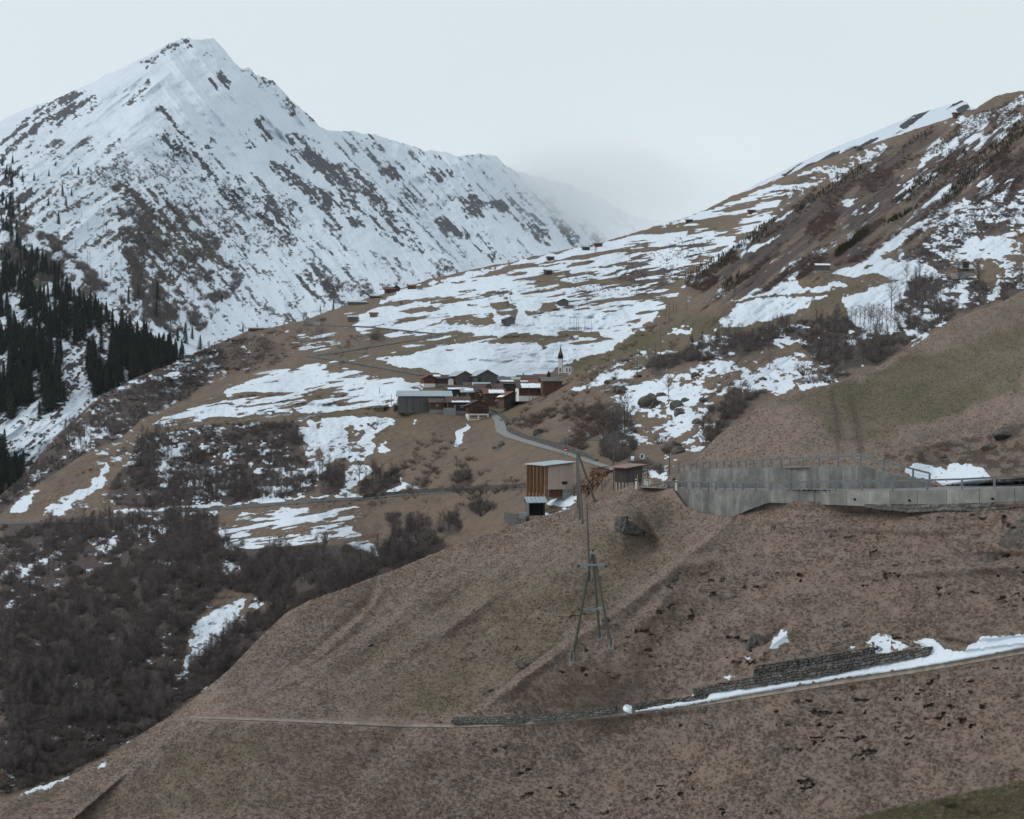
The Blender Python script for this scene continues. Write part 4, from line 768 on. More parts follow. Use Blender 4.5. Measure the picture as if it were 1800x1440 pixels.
for a in [(807,848,5,'round leafless bush alone on the brown slope above the old road'),(848,906,4,'dark bush just below the old road near the timber barn'),(690,918,4,'dark bush on the brown slope below the old road'),(660,597,7,'dense dark bush on the bank under the upper road'),(700,968,5.5,'dark leafless clump beside the snowy bend at the foot of the slope'),(745,955,7,'tall leafless clump right of the snowy bend at the foot of the slope'),(945,513,4,'small bush in the snow left of the upper huts'),
   (960,760,2.5,'low brown bush above the road curve'),(1255,760,5,'dark bush at the left edge of the green hill'),(1160,780,3.5,'bush in the snowy gully above the red roofed shed'),(1415,660,6,'dark bush left of the green hill crest'),(705,535,4,'dark bush on the first terrace beside the red roofed hut'),(860,520,3.5,'round dark bush on the upper snowy terrace'),(880,522,4,'wider dark bush right of a round one on the upper snowy terrace'),(1090,770,5,'dense bush under the tall bare trees'),(735,780,2.5,'tiny bush on the brown slope below the village')]:
    bush(*a)
# grass tufts on the near hill
def tuft_mesh(name, mat, seed, n=26):
    r = random.Random(seed); tr = []
    for i in range(n):
        an = r.uniform(0, 6.283); b = Vector((r.uniform(-.4, .4), r.uniform(-.4, .4), -.12))
        t = b+Vector((math.cos(an)*.25-.25, math.sin(an)*.25-.55, r.uniform(.25, .95)*.8)); blade(tr, b, t, r.uniform(.05, .11), r)
    return tri_mesh(name, tr, mat)
# ------------------------------------------------------------------ tufts of dry grass on the near hill
def tuft_mat(name, a, b):
    n = N(name); oi = n.new('ShaderNodeObjectInfo'); co = n.coord()
    n.L(n.mix(n.math('ADD', n.math('MULTIPLY', oi.outputs['Random'], .7), n.math('MULTIPLY', n.noise(2, 2, .5, co), .3)), a, b), n.b.inputs['Base Color'])
    n.b.inputs['Specular IOR Level'].default_value = .05
    return n.m
M_TUFT = tuft_mat('dry_grass_blades', (.185,.145,.124), (.37,.30,.262)); M_TUFTG = tuft_mat('greenish_grass_blades', (.092,.085,.052), (.205,.182,.118))
TUF = [tuft_mesh('tuft%d' % i, M_TUFT, 300+i) for i in range(4)]; TUFG = [tuft_mesh('green_tuft%d' % i, M_TUFTG, 310+i, 22) for i in range(3)]
def tufts(name, label, n, seed, region, protos, size, dens):
    rs = np.random.RandomState(seed); q = rs.rand(n, 2)*[1840, 1440-500]+[-20, 505]
    # equal numbers per area of picture; keep only what is on the hill
    q = q[q[:, 1] > cA(q[:, 0])+1]; q = q[inside(q[:, 0], q[:, 1], region)]
    jx, jy = jit(q[:, 0], q[:, 1], 3.5, 1.6, 102)
    sn = np.zeros(len(q))
    for pts, v in SNOW_A: sn = np.maximum(sn, pmask(q[:, 0], q[:, 1], pts, 2))
    for pts, v in ROCK_A: sn = np.maximum(sn, pmask(q[:, 0], q[:, 1], pts, 4)*v*.9)
    sn = np.maximum(sn, smask(q[:, 0], q[:, 1], [(340,1262),(600,1271),(800,1276),(1000,1265),(1200,1243),(1480,1198),(1600,1180),(1820,1142)], 4.5, 1.5))
    sn = np.maximum(sn, pmask(q[:, 0], q[:, 1], [(1165,870),(1180,818),(1222,822),(1505,816),(1660,850),(1900,842),(1900,880),(1800,884),(1720,888),(1640,890),(1550,890),(1480,885),(1420,882),(1350,880),(1310,896),(1285,910),(1240,904),(1206,891)], 1.5))
    for wl in [[(794,1268),(950,1264),(1081,1248)],[(1112,1245),(1240,1227)],[(1218,1213),(1433,1179),(1533,1162),(1632,1145)],[(1325,1178),(1433,1163),(1534,1144)],[(1080,924),(1134,938)]]:
        sn = np.maximum(sn, smask(q[:, 0], q[:, 1], wl, 10, 1.5))
    sn = np.maximum(sn, dents(q[:, 0], q[:, 1])*.8)
    q = q[(rs.rand(len(q)) > sn*1.2)]; q = q[rs.rand(len(q)) < dens(q[:, 0], q[:, 1])]
    P = gpos(q[:, 0], q[:, 1], 'A'); kp = rs.rand(len(q)) < np.clip((P[:, 1]/210)**1.9, .12, 1); q = q[kp]; P = P[kp]; s = size(q[:, 0], q[:, 1])*rs.uniform(.6, 1.35, len(q))
    z = s*rs.uniform(.55, 1.15, len(q))
    return scatter(name, label, 'grass', P, np.stack([s, s, z], -1), rs.uniform(-.7, .7, len(q))+np.interp(q[:, 0], [200, 1000, 1700], [-.3, -.1, .1]), protos)
gnoise = lambda x, y: sst(.40, .60, fbm(x/70, y/34, 4, 401))
def greenness(x, y):
    jx, jy = jit(x, y, 40, 12, 104); g = np.full(x.shape, .08)
    for pts, v in GREEN_A:
        m = pmask(jx, jy, pts, 12); g = g*(1-m)+v*m
    return g
LOW = [(1500,1600),(-100,1600),(-100,1262),(340,1262),(800,1278),(1100,1257),(1300,1228),(1480,1200),(1820,1144),(1900,1144),(1900,1600)]
HILL = [(-100,400),(1900,400),(1900,1500),(-100,1500)]
tufts('grass', 'brown tussocky winter grass on the near hillside', 300000, 31, HILL, TUF, lambda x, y: np.interp(y, [600, 980, 1150, 1440], [.22, .24, .25, .27]), lambda x, y: np.clip(1.0-.95*greenness(x, y), .2, 1)*np.clip(.6+.4*gnoise(x, y), 0, 1))
M_TUFTP = tuft_mat('bleached_grass_blades', (.26,.205,.165), (.46,.385,.32)); TUFP = [tuft_mesh('pale_tuft%d' % i, M_TUFTP, 330+i) for i in range(3)]
CRESTS = [[(1150,860),(1040,905),(960,940),(850,986),(745,1041),(650,1111),(560,1170),(500,1201)],[(1850,986),(1760,984),(1650,992),(1500,1000),(1350,988),(1260,975),(1190,984),(1100,1060),(1000,1125),(900,1200),(850,1240),(800,1264)],
 [(900,1001),(780,1081),(680,1146),(617,1203)],[(1060,926),(960,981),(860,1041)],[(745,1286),(690,1340),(575,1447)],[(470,1219),(520,1215),(570,1228),(590,1256)],[(1320,722),(1400,692),(1480,674),(1540,650),(1660,578),(1800,514)],[(1290,905),(1350,882),(1420,884)],[(540,1062),(620,1034),(690,1007),(850,944),(1000,899)],[(1800,744),(1700,761),(1600,785),(1530,802)],[(1185,830),(1260,768),(1340,715)],[(345,1262),(250,1320),(150,1390)]]
tufts('pale_grass', 'bleached straw coloured grass along the crests and edges of the near hillside', 420000, 33, HILL, TUFP, lambda x, y: x*0+.24, lambda x, y: np.clip(sum(np.exp(-.5*(seg_dist(x, y, c)/7)**2) for c in CRESTS)*.55+(.16+.40*sst(980, 1120, y+.1*(x-1000)))*sst(.44, .62, fbm(x/30, y/14, 4, 421)), 0, 1)*(1-.6*greenness(x, y)))
tufts('green_grass', 'short greenish grass on the flatter parts of the near hillside', 130000, 32, HILL, TUFG, lambda x, y: x*0+.20, lambda x, y: np.clip(greenness(x, y)*1.3-.08, 0, 1))

rs = np.random.RandomState(77); q = rs.rand(26000, 2)*[460, 110]+[1420, 1350]; q = q[q[:, 1] > lin(CR_K)(q[:, 0])+.5]; P = gpos(q[:, 0], q[:, 1], 'K'); s = rs.uniform(.10, .22, len(q))
scatter('knoll_grass', 'short green and straw coloured grass on the nearest knoll at the bottom right', 'grass', P, np.stack([s, s, s*.8], -1), rs.uniform(-1, 1, len(q)), [tuft_mesh('knoll_tuft%d' % i, tuft_mat('knoll_blades%d' % i, (.175,.17,.10), (.40,.37,.24)), 340+i) for i in range(2)]+TUF[:1])

# ------------------------------------------------------------------ building materials
def wood(name, a, b, plank=.22, horiz=False, age=.5):
    n = N(name); tc = n.new('ShaderNodeTexCoord'); sp = n.new('ShaderNodeSeparateXYZ'); n.L(tc.outputs['Object'], sp.inputs[0])
    t = sp.outputs[2] if horiz else n.math('ADD', sp.outputs[0], sp.outputs[1])
    k = n.math('DIVIDE', t, plank); fl = n.math('FLOOR', k); fr = n.math('FRACT', k)
    w = n.new('ShaderNodeTexWhiteNoise', noise_dimensions='1D'); n.L(fl, w.inputs['W'])
    st = n.noise(3, 5, .6, n.coord((6, 6, .6) if not horiz else (.8, .8, 8)))
    f = n.math('ADD', n.math('MULTIPLY', w.outputs[0], .55), n.math('MULTIPLY', n.ramp(st, .25, .75), .45))
    c = n.mix(f, a, b); gap = n.math('LESS_THAN', fr, .09)
    c = n.mix(gap, c, (a[0]*.35, a[1]*.35, a[2]*.35)); big = n.noise(.5, 4, .6, n.coord())
    c = n.mix(n.math('MULTIPLY', n.ramp(big, .4, .75), age), c, (.075, .075, .08))
    n.L(c, n.b.inputs['Base Color']); n.L(n.bump(n.math('SUBTRACT', st, gap), .5, .02), n.b.inputs['Normal'])
    return n.m
def sheet(name, a, b, seam=.6, rough=.5, metal=0.0):
    n = N(name); tc = n.new('ShaderNodeTexCoord'); sp = n.new('ShaderNodeSeparateXYZ'); n.L(tc.outputs['Object'], sp.inputs[0])
    fr = n.math('FRACT', n.math('DIVIDE', sp.outputs[0], seam)); st = n.noise(1.6, 5, .65, n.coord())
    c = n.mix(n.ramp(st, .3, .7), a, b); c = n.mix(n.math('LESS_THAN', fr, .12), c, (a[0]*.55, a[1]*.55, a[2]*.55))
    n.L(c, n.b.inputs['Base Color']); n.b.inputs['Roughness'].default_value = rough; n.b.inputs['Metallic'].default_value = metal; n.b.inputs['Specular IOR Level'].default_value = .4
    n.L(n.bump(n.math('LESS_THAN', fr, .12), .6, .03), n.b.inputs['Normal'])
    return n.m
def tiles(name, a, b, s=.5):
    n = N(name); v = n.new('ShaderNodeTexVoronoi'); v.inputs['Scale'].default_value = 1/s; n.L(n.coord(), v.inputs['Vector'])
    sp = n.new('ShaderNodeSeparateColor'); n.L(v.outputs['Color'], sp.inputs[0]); st = n.noise(.8, 4, .6, n.coord())
    c = n.mix(n.math('ADD', n.math('MULTIPLY', sp.outputs[0], .5), n.math('MULTIPLY', n.ramp(st, .3, .7), .5)), a, b)
    n.L(c, n.b.inputs['Base Color']); n.L(n.bump(v.outputs['Distance'], .6, .04), n.b.inputs['Normal'])
    return n.m
def masonry(name, a, b, mortar, bw=.48, bh=.19, gap=.035, bump=.06):
    n = N(name); tc = n.new('ShaderNodeTexCoord'); br = n.new('ShaderNodeTexBrick'); wob = n.noise(1.5, 3, .6, tc.outputs['UV'], out='Color')
    mxv = n.new('ShaderNodeMix', data_type='RGBA'); mxv.blend_type = 'LINEAR_LIGHT'; mxv.inputs[0].default_value = .3; n.L(tc.outputs['UV'], mxv.inputs[6]); n.L(wob, mxv.inputs[7])
    n.L(mxv.outputs[2], br.inputs['Vector']); br.inputs['Scale'].default_value = 1; br.inputs['Brick Width'].default_value = bw; br.inputs['Row Height'].default_value = bh; br.inputs['Mortar Size'].default_value = gap
    br.inputs['Color1'].default_value = a+(1,); br.inputs['Color2'].default_value = b+(1,); br.inputs['Mortar'].default_value = mortar+(1,); br.offset = .37; br.squash = 1.5; br.squash_frequency = 3; br.inputs['Bias'].default_value = -.1
    st = n.noise(2.0, 5, .7, tc.outputs['UV']); c = n.mix(n.ramp(st, .35, .8), br.outputs['Color'], (a[0]*.5, a[1]*.5, a[2]*.45))
    n.L(c, n.b.inputs['Base Color']); h = n.math('SUBTRACT', n.math('MULTIPLY', st, .5), br.outputs['Fac'])
    n.L(n.bump(h, 1.0, bump), n.b.inputs['Normal'])
    return n.m
def concrete(name, base, dark, joint=2.6, boards=.22):
    n = N(name); uv = n.new('ShaderNodeTexCoord').outputs['UV']
    def m2(sx, sy):
        m = n.new('ShaderNodeMapping'); m.inputs['Scale'].default_value = (sx, sy, 1); n.L(uv, m.inputs['Vector']); return m.outputs[0]
    run = n.ramp(n.noise(1.0, 6, .62, m2(.55, .10)), .46, .74); blot = n.noise(1.0, 6, .65, m2(.5, .6)); fine = n.noise(6, 5, .7, uv)
    sp = n.new('ShaderNodeSeparateXYZ'); n.L(uv, sp.inputs[0])
    c = n.mix(run, dark, base); c = n.mix(n.math('MULTIPLY', n.ramp(blot, .4, .75), .7), c, (base[0]*1.25, base[1]*1.23, base[2]*1.15))
    lime = n.ramp(n.noise(1.0, 5, .6, m2(2.4, .07)), .62, .72); c = n.mix(n.math('MULTIPLY', lime, .6), c, (base[0]*1.7, base[1]*1.68, base[2]*1.6))
    c = n.mix(n.math('MULTIPLY', fine, .3), c, dark)
    if boards:
        fb = n.math('FRACT', n.math('DIVIDE', sp.outputs[1], boards)); c = n.mix(n.math('MULTIPLY', n.math('LESS_THAN', fb, .12), .35), c, dark)
    wn_ = n.new('ShaderNodeTexWhiteNoise', noise_dimensions='1D'); n.L(n.math('FLOOR', n.math('DIVIDE', sp.outputs[0], joint)), wn_.inputs['W'])
    hs_ = n.new('ShaderNodeHueSaturation'); n.L(c, hs_.inputs['Color']); n.L(n.math('ADD', n.math('MULTIPLY', wn_.outputs[0], .42), .80), hs_.inputs['Value']); c = hs_.outputs[0]
    fj = n.math('FRACT', n.math('DIVIDE', sp.outputs[0], joint)); j = n.math('LESS_THAN', fj, .018); c = n.mix(j, c, (dark[0]*.5, dark[1]*.5, dark[2]*.5))
    n.L(c, n.b.inputs['Base Color']); n.L(n.bump(n.math('SUBTRACT', fine, n.math('MULTIPLY', j, 2)), .5, .03), n.b.inputs['Normal'])
    return n.m
M_CONC = concrete('old_wall_concrete', (.235,.233,.215), (.115,.117,.116)); M_CONC2 = concrete('panel_concrete', (.265,.26,.235), (.155,.153,.145), 3.4, 0)
M_CONCP = simple_mat('plain_concrete', (.17,.17,.165), (.30,.30,.29), 1.5, bump=.02)
M_STONE = masonry('dry_stone', (.12,.118,.117), (.27,.265,.26), (.03,.020,.018))
M_STONED = masonry('dark_dry_stone', (.085,.08,.076), (.19,.18,.17), (.022,.02,.018), .6, .26)
M_ASPH = simple_mat('asphalt', (.155,.158,.16), (.225,.228,.23), .8, bump=.01); M_ASPHD = simple_mat('old_asphalt', (.065,.065,.068), (.125,.125,.128), .5)
M_STEEL = simple_mat('galvanised_steel', (.12,.145,.17), (.18,.205,.225), 3, rough=.55, spec=.5)
M_DSTEEL = simple_mat('dull_steel', (.09,.10,.11), (.15,.16,.17), 3, rough=.6)
M_POLE = simple_mat('weathered_pole_wood', (.06,.056,.050), (.12,.11,.10), 4, stretch=(4,4,.5)); M_POLEG = simple_mat('mossy_green_pole_wood', (.050,.054,.036), (.085,.09,.065), 4, stretch=(4,4,.5))
M_INS = simple_mat('black_insulator', (.01,.01,.01), (.02,.02,.02), 4, rough=.3, spec=.5)
M_SNOW = simple_mat('snow_cover', (.72,.78,.85), (.76,.82,.88), 2, rough=.8, bump=.05)
M_WHITE = simple_mat('white_plaster', (.60,.58,.56), (.72,.70,.69), 1.2); M_WHITEP = simple_mat('white_paint', (.65,.66,.67), (.75,.76,.77), 3)
M_YEL = simple_mat('yellow_paint', (.50,.30,.03), (.60,.38,.05), 3); M_RED = simple_mat('red_sign_paint', (.45,.03,.03), (.50,.04,.04), 3); M_DARK = simple_mat('dark_opening', (.008,.008,.010), (.014,.014,.016), 3)
M_GLASS = simple_mat('window_glass', (.015,.018,.022), (.03,.035,.04), 2, rough=.15, spec=.6)
M_ROCK = simple_mat('grey_boulder', (.04,.038,.037), (.14,.135,.127), 1.2, bump=.15, detail=7); M_ROCKB = simple_mat('lichen_brown_boulder', (.04,.034,.030), (.12,.105,.093), 1.4, bump=.15, detail=7)

def uv_strip(name, top, bot, back, mat, parent=None, noise=0, cap=None, seed=0, dense=1.0):
    """a wall built from its top and bottom lines (lists of world points), with thickness given by the vector list back"""
    n = len(top); rows = 4 if noise else 2; vs, fs, uvs = [], [], []
    L = [0]
    for a, b in zip(top, top[1:]): L.append(L[-1]+(b-a).length)
    r = random.Random(seed)
    for k in range(rows):
        for i in range(n):
            p = bot[i].lerp(top[i], k/(rows-1)); 
            if noise: p = p+Vector((r.uniform(-noise, noise), r.uniform(-noise, noise), r.uniform(-noise, noise)*(.9 if k == rows-1 else .4)))
            vs.append(p); uvs.append((L[i], (top[i]-bot[i]).length*k/(rows-1)))
    for k in range(rows-1):
        for i in range(n-1): fs.append((k*n+i, k*n+i+1, (k+1)*n+i+1, (k+1)*n+i))
    b0 = len(vs)
    for i in range(n): vs.append(vs[(rows-1)*n+i]+back[i]); uvs.append((L[i], uvs[(rows-1)*n+i][1]+back[i].length))
    for i in range(n): vs.append(vs[i]+back[i]); uvs.append((L[i], 0))
    for i in range(n-1):
        fs.append(((rows-1)*n+i, (rows-1)*n+i+1, b0+i+1, b0+i)); fs.append((b0+i, b0+i+1, b0+n+i+1, b0+n+i))
    for i in (0, n-1): fs.append(tuple([k*n+i for k in range(rows)]+[b0+i, b0+n+i]))
    me = bpy.data.meshes.new(name); me.from_pydata(vs, [], fs); me.materials.append(mat); uv = me.uv_layers.new(name='UVMap')
    for lp in me.loops: uv.data[lp.index].uv = uvs[lp.vertex_index]
    me.update(); bm = bmesh.new(); bm.from_mesh(me); bmesh.ops.recalc_face_normals(bm, faces=bm.faces); bm.to_mesh(me); bm.free()
    return mesh_obj(name, me, parent)
def ip(pts, x): return float(np.interp(x, [p[0] for p in pts], [p[1] for p in pts]))
def line_wall(name, label, x0, x1, top, bot, D, mat, thick=.6, step=6, noise=0, group=None, cat='wall', lift=0, parent=None, seed=0, sink=.25):
    xs = list(np.arange(x0, x1, step))+[x1]; T = [wp(x, ip(top, x), D(x)) for x in xs]; B = [wp(x, ip(bot, x), D(x)-.04*0) for x in xs]
    for i in range(len(xs)):          # wall faces are plumb: put the foot below the top
        B[i] = Vector((T[i].x, T[i].y-.12, B[i].z-sink))
    bk = []
    for i in range(len(xs)):
        a = T[min(i+1, len(xs)-1)]-T[max(i-1, 0)]; nrm = Vector((-a.y, a.x, 0)).normalized(); bk.append(nrm*thick if nrm.y > 0 else -nrm*thick)
    o = uv_strip(name, T, B, bk, mat, parent, noise, seed=seed)
    return tag(o, label, cat, group) if parent is None else o
# the two retaining walls of the hairpin
DWf = lambda x: float(DW(x))
rw = tag(empty('retaining_wall', wp(1340, 862, DWf(1340)), None, None), 'lower curved grey concrete retaining wall carrying the road above the dry hillside', 'retaining wall')
off = -rw.location
def parent_keep(o, p): o.parent = p; o.matrix_parent_inverse = Matrix.Translation(-p.location); return o
o = line_wall('stained_section', None, 1186, 1432, wall_low, wall_low_b, DWf, M_CONC, .7, 5, parent=rw); o.matrix_parent_inverse = Matrix.Translation(off)
o = line_wall('panel_section', None, 1432.5, 1890, [(x, y) for x, y in wall_low], wall_low_b, DWf, M_CONC2, .5, 7, parent=rw); o.matrix_parent_inverse = Matrix.Translation(off)
foot_t = [(1520,886.5),(1640,886.5),(1720,884.5),(1800,881),(1890,878)]; foot_b = [(1520,888),(1548,892),(1600,897),(1660,893),(1720,895),(1760,891),(1800,887),(1890,885)]
o = line_wall('stone_footing', None, 1520, 1890, foot_t, foot_b, lambda x: DWf(x)-.15, masonry('footing_stone', (.11,.105,.098), (.2,.19,.175), (.04,.036,.03), 1.1, .38), .3, 7, .05, parent=rw); o.matrix_parent_inverse = Matrix.Translation(off)
m = MB()
for px, py in [(1503,878),(1599,880),(1745,877)]:
    p = wp(px, py, DWf(px)-.2); m.bar(p, p+Vector((0, .35, 0)), .11, .11, 10)
o = m.build('drain_hole', M_DARK, rw); o.matrix_parent_inverse = Matrix.Translation(off)
up_t = [(1181,850),(1184,842),(1189,833),(1205,829),(1218,826.5),(1230,824),(1300,822.5),(1400,821.5),(1473,820.5),(1512,819),(1566,832.5),(1610,844),(1642,853)]
up_b = [(1180,858),(1190,857.6),(1300,857.5),(1430,858.5),(1550,858.5),(1642,857.5)]
uw = line_wall('retaining_wall', 'upper concrete retaining wall with pale runs behind the road, sloping down at its right end', 1181, 1642, up_t, up_b, lambda x: DWf(x)+4.6, M_CONC, .6, 5, 0, cat='retaining wall')
# roads
def road(name, near, far, mat, which=None, Dn=None, lift=.06, n=60, thick=0):
    """strip between two picture lines, on the ground or at given distances"""
    def res(pts, k):
        a = np.array(pts, float); d = np.r_[0, np.cumsum(np.hypot(*np.diff(a, axis=0).T))]; t = np.linspace(0, d[-1], k)
        return np.interp(t, d, a[:, 0]), np.interp(t, d, a[:, 1])
    A, B = res(near, n), res(far, n); vs, fs = [], []
    Pa = gpos(*A, which) ; Pb = gpos(*B, which)
    k = 5
    for i in range(n):
        for j in range(k):
            t = j/(k-1); px = A[0][i]*(1-t)+B[0][i]*t; py = A[1][i]*(1-t)+B[1][i]*t
            q = gpos(px, py, which)[0]; vs.append(Vector(q)*(1-(.0006 if which == 'A' else .0012))+Vector((0, 0, lift)))
    for i in range(n-1):
        for j in range(k-1): fs.append((i*k+j, (i+1)*k+j, (i+1)*k+j+1, i*k+j+1))
    me = bpy.data.meshes.new(name); me.from_pydata(vs, [], fs); me.materials.append(mat); me.update()
    return tag(mesh_obj(name, me), kind='structure')
xs = list(np.arange(1128, 1892, 6)); vs, fs = [], []
for x in xs:
    near = wp(x, ip([(1128,857.0),(1186,859.3)]+wall_low, x)+.2, DWf(x)+.3); w = ip([(1128,3.0),(1186,4.6),(1650,4.6),(1700,6.2),(1890,6.2)], x)
    for j in range(4): vs.append(near+Vector((0, w*j/3+.05, .0)))
    vs.append(near+Vector((0, w+.05, -1)))
for i in range(len(xs)-1):
    for j in range(4): fs.append((i*5+j, (i+1)*5+j, (i+1)*5+j+1, i*5+j+1))
me = bpy.data.meshes.new('road'); me.from_pydata(vs, [], fs); me.materials.append(M_ASPH); me.update(); tag(mesh_obj('road', me), kind='structure')
road('road', [(857,724),(863,732),(869,741),(870,752),(873,760),(888,768.5),(935,783),(992,799),(1024,811),(1064,824.5),(1084,833)], [(870,722),(880,731),(888,740),(888.5,749),(892,755),(900,761),(936,775.5),(992,793.5),(1030,806),(1070,820),(1092,829)], M_ASPH, 'V', lift=.12, n=90)
road('road', [(-60,925),(0,922),(150,919),(200,910.5),(300,902.5),(400,895.5),(560,883),(640,878.5),(700,872),(800,866),(930,860)], [(-60,921),(0,918.5),(150,914.5),(200,905),(300,897.5),(400,890),(560,877.5),(640,873.5),(700,868.5),(800,862.5),(930,857)], M_ASPHD, 'V', n=160)
road('road', [(540,627),(606,637),(673,649),(742,661)], [(540,623),(606,633.5),(673,645.5),(745,657.5)], M_ASPHD, 'V', lift=.2)
road('road', [(540,627.5),(595,621),(651,611),(729,599),(773,594),(786,588),(740,586),(651,576.5),(575,573)], [(540,624.5),(595,618.5),(651,608.5),(729,596.5),(771,591.2),(775,587),(740,583.7),(651,574.3),(575,571)], M_ASPHD, 'V', lift=.2, n=90)
road('path', [(335,1263),(450,1267),(600,1273.5),(700,1278),(800,1279.5),(900,1276),(1000,1268.5),(1100,1258.5),(1200,1246.5),(1300,1231),(1480,1203),(1600,1185),(1700,1168),(1880,1135)], [(335,1260.5),(450,1263),(600,1269),(700,1273.5),(800,1274.5),(900,1270.5),(1000,1262.5),(1100,1253),(1150,1249),(1200,1243),(1300,1223.5),(1480,1194),(1600,1176),(1700,1159),(1880,1124)], simple_mat('gravel_path', (.17,.14,.118), (.27,.235,.205), 1.2, bump=.03), 'A', lift=.03, n=260)
# railings
def railing(label, px_top_base, D, far=None):
    p0 = wp(px_top_base[0][0], px_top_base[0][2], D(px_top_base[0][0])); o = empty('railing', p0, label, 'railing'); prev = None
    for x, yt, yb in px_top_base:
        d = D(x); b = wp(x, yb, d)-p0; t = Vector((b.x, b.y, wp(x, yt, d).z-p0.z))
        m = MB().box(b.x-.10, b.x+.10, b.y-.05, b.y+.05, b.z-.2, t.z); m.box(b.x-.15, b.x+.15, b.y-.1, b.y+.1, b.z-.05, b.z+.03); m.build('post', M_STEEL, o)
        if prev is not None:
            MB().beam(prev, t, .08, .19).build('rail', M_DSTEEL, o)
            mm = MB(); lo = Vector((0, 0, -.42)); mm.bar(prev+lo, t+lo, .012, .012, 4); mm.bar(prev+lo*2, t+lo*2, .012, .012, 4); mm.build('wire', M_DSTEEL, o)
        prev = t
    return o
low_posts = [1193,1206,1218,1232,1245,1259,1274,1289,1306,1328,1355,1389,1426,1469,1515,1569,1630,1691,1748,1812]
railing('lower steel railing along the road edge on top of the curved concrete wall', [(x, ip([(1193,847),(1245,847.5),(1300,848.5),(1355,848.5),(1426,847.5),(1469,846),(1569,845),(1630,844),(1691,842.5),(1748,839.5),(1812,836.5)], x), ip(wall_low, x)) for x in low_posts], lambda x: DWf(x)+.3)
upp = [1193,1202.5,1214,1225,1236,1248,1260,1272,1285,1298,1311,1325,1341,1356,1373,1389,1412,1440,1473,1513,1553,1605,1634]
railing('upper steel railing below the steep green hill, bending down to the right', [(x, ip([(1193,820),(1225,812.5),(1285,811.2),(1356,807.8),(1440,804),(1473,803),(1513,801),(1553,811),(1605,824.5),(1634,832)], x), ip(up_t, x)) for x in upp], lambda x: DWf(x)+4.9)
# snow markers and delineators
def marker(px, py, h, which, label, D=None, yellow=True):
    loc = wp(px, py, D) if D else G(px, py, which); o = empty('marker_post', loc, label, 'marker post')
    MB().box(-.12, .12, -.09, .09, -.3, h*.75).build('white_post', M_WHITEP, o)
    MB().box(-.13, .13, -.10, .10, h*.752, h*.9).build('black_band', M_DARK, o); MB().box(-.12, .12, -.09, .09, h*.903, h).build('white_cap', M_WHITEP, o)
    if yellow: MB().bar((.22, 0, -.3), (.22, 0, h*1.6), .05, .04, 6).build('yellow_pole', M_YEL, o)
for a in [(1188.5,859,1.15,'white delineator with yellow pole at the left end of the lower railing',198),(1118,856.5,1.2,'leftmost white roadside delineator, directly before the red roofed shed',206),(1138,854,1.0,'white delineator between the shed and the road edge',208),(1134,849.5,.9,'white delineator just behind the shed corner',216),(1142,849.5,.9,'white delineator beside a pole right of the shed',216)]:
    marker(a[0], a[1], a[2], None, a[3], a[4])
for i, (px, py) in enumerate([(894,770),(936,783.5),(982,797.5),(1003,803),(1027,812)]):
    d = gpos(px, py)[0]; o = tag(MB().bar((0,0,-.2), (0,0,1.3), .10, .08, 6).build('marker_post', M_YEL), 'short yellow marker post on the valley side of the road to the village', 'marker post', 'yellow road markers'); o.location = d
m = MB().box(-.85, .85, -.6, .6, -.1, .85); m.box(-.9, .9, -.65, .65, .852, .93); o = tag(m.build('concrete_bin', M_CONCP), 'small grey concrete grit box at the left foot of the upper wall', 'grit box'); o.location = wp(1176, 857, 203)
# dry stone walls
def dA(x, y): return float(disp_A(np.array([float(x)]), np.array([float(y)]), depth_A(np.array([float(x)]), np.array([float(y)])))[0][0])
def dV(x, y): return float(disp_V(np.array([float(x)]), np.array([float(y)]), depth_V(np.array([float(x)]), np.array([float(y)])))[0][0])
def stone_wall(label, x0, x1, top, bot, which, mat, thick=.7, step=3, noise=.06, group=None, name='stone_wall', seed=1):
    f = dA if which == 'A' else dV
    return line_wall(name, label, x0, x1, top, bot, lambda x: f(x, ip(bot, x))-.45, mat, thick, step, noise, group, seed=seed, sink=.05)
stone_wall('long low dry stone wall along the path below the wooden tripod', 794, 1081, [(794,1262),(860,1261),(950,1257),(1050,1249),(1081,1243)], [(794,1271),(900,1270),(1000,1262),(1081,1251)], 'A', M_STONE)
stone_wall('short crumbling dark stone wall between the path snow and the grass slope', 1112, 1240, [(1112,1239),(1150,1233),(1180,1230),(1240,1222)], [(1112,1247),(1180,1235),(1240,1226)], 'A', M_STONED, noise=.12, seed=4)
stone_wall('longest stone wall behind the strip of snow beside the path', 1218, 1632, [(1218,1210),(1260,1202),(1325,1190),(1433,1172),(1533,1153),(1632,1137)], [(1218,1221),(1327,1206),(1467,1184),(1533,1169),(1632,1151)], 'A', M_STONED, seed=6)
stone_wall('upper dark stone wall terraced above the longest one by the snow', 1325, 1534, [(1325,1172),(1400,1160),(1470,1149),(1534,1138)], [(1325,1187),(1433,1171),(1534,1152)], 'A', M_STONED, seed=8)
stone_wall('isolated piece of old stone wall under a grassy lip on the green slope', 1080, 1134, [(1080,912),(1088,908),(1100,912),(1115,921),(1134,934)], [(1080,931),(1095,935),(1112,938),(1134,941)], 'A', M_STONE, noise=.12, thick=1.4, seed=9)
stone_wall('grey stone wall along the upper side of the road down from the village', 890, 1046, [(890,748),(895,755),(916,764),(957,773),(990,782),(1012,789),(1032,799),(1046,808)], [(890,757),(897,762),(916,770),(957,781.5),(990,792.5),(1012,799.5),(1032,806),(1046,812)], 'V', M_STONE, step=4)
stone_wall('low kerb wall around the grass bank at the village end of the road', 859, 889, [(859,720.5),(868,722),(880,728.5),(887,736),(889,745)], [(859,723),(868,725),(880,734),(887,742),(889,750)], 'V', M_STONE, step=3)
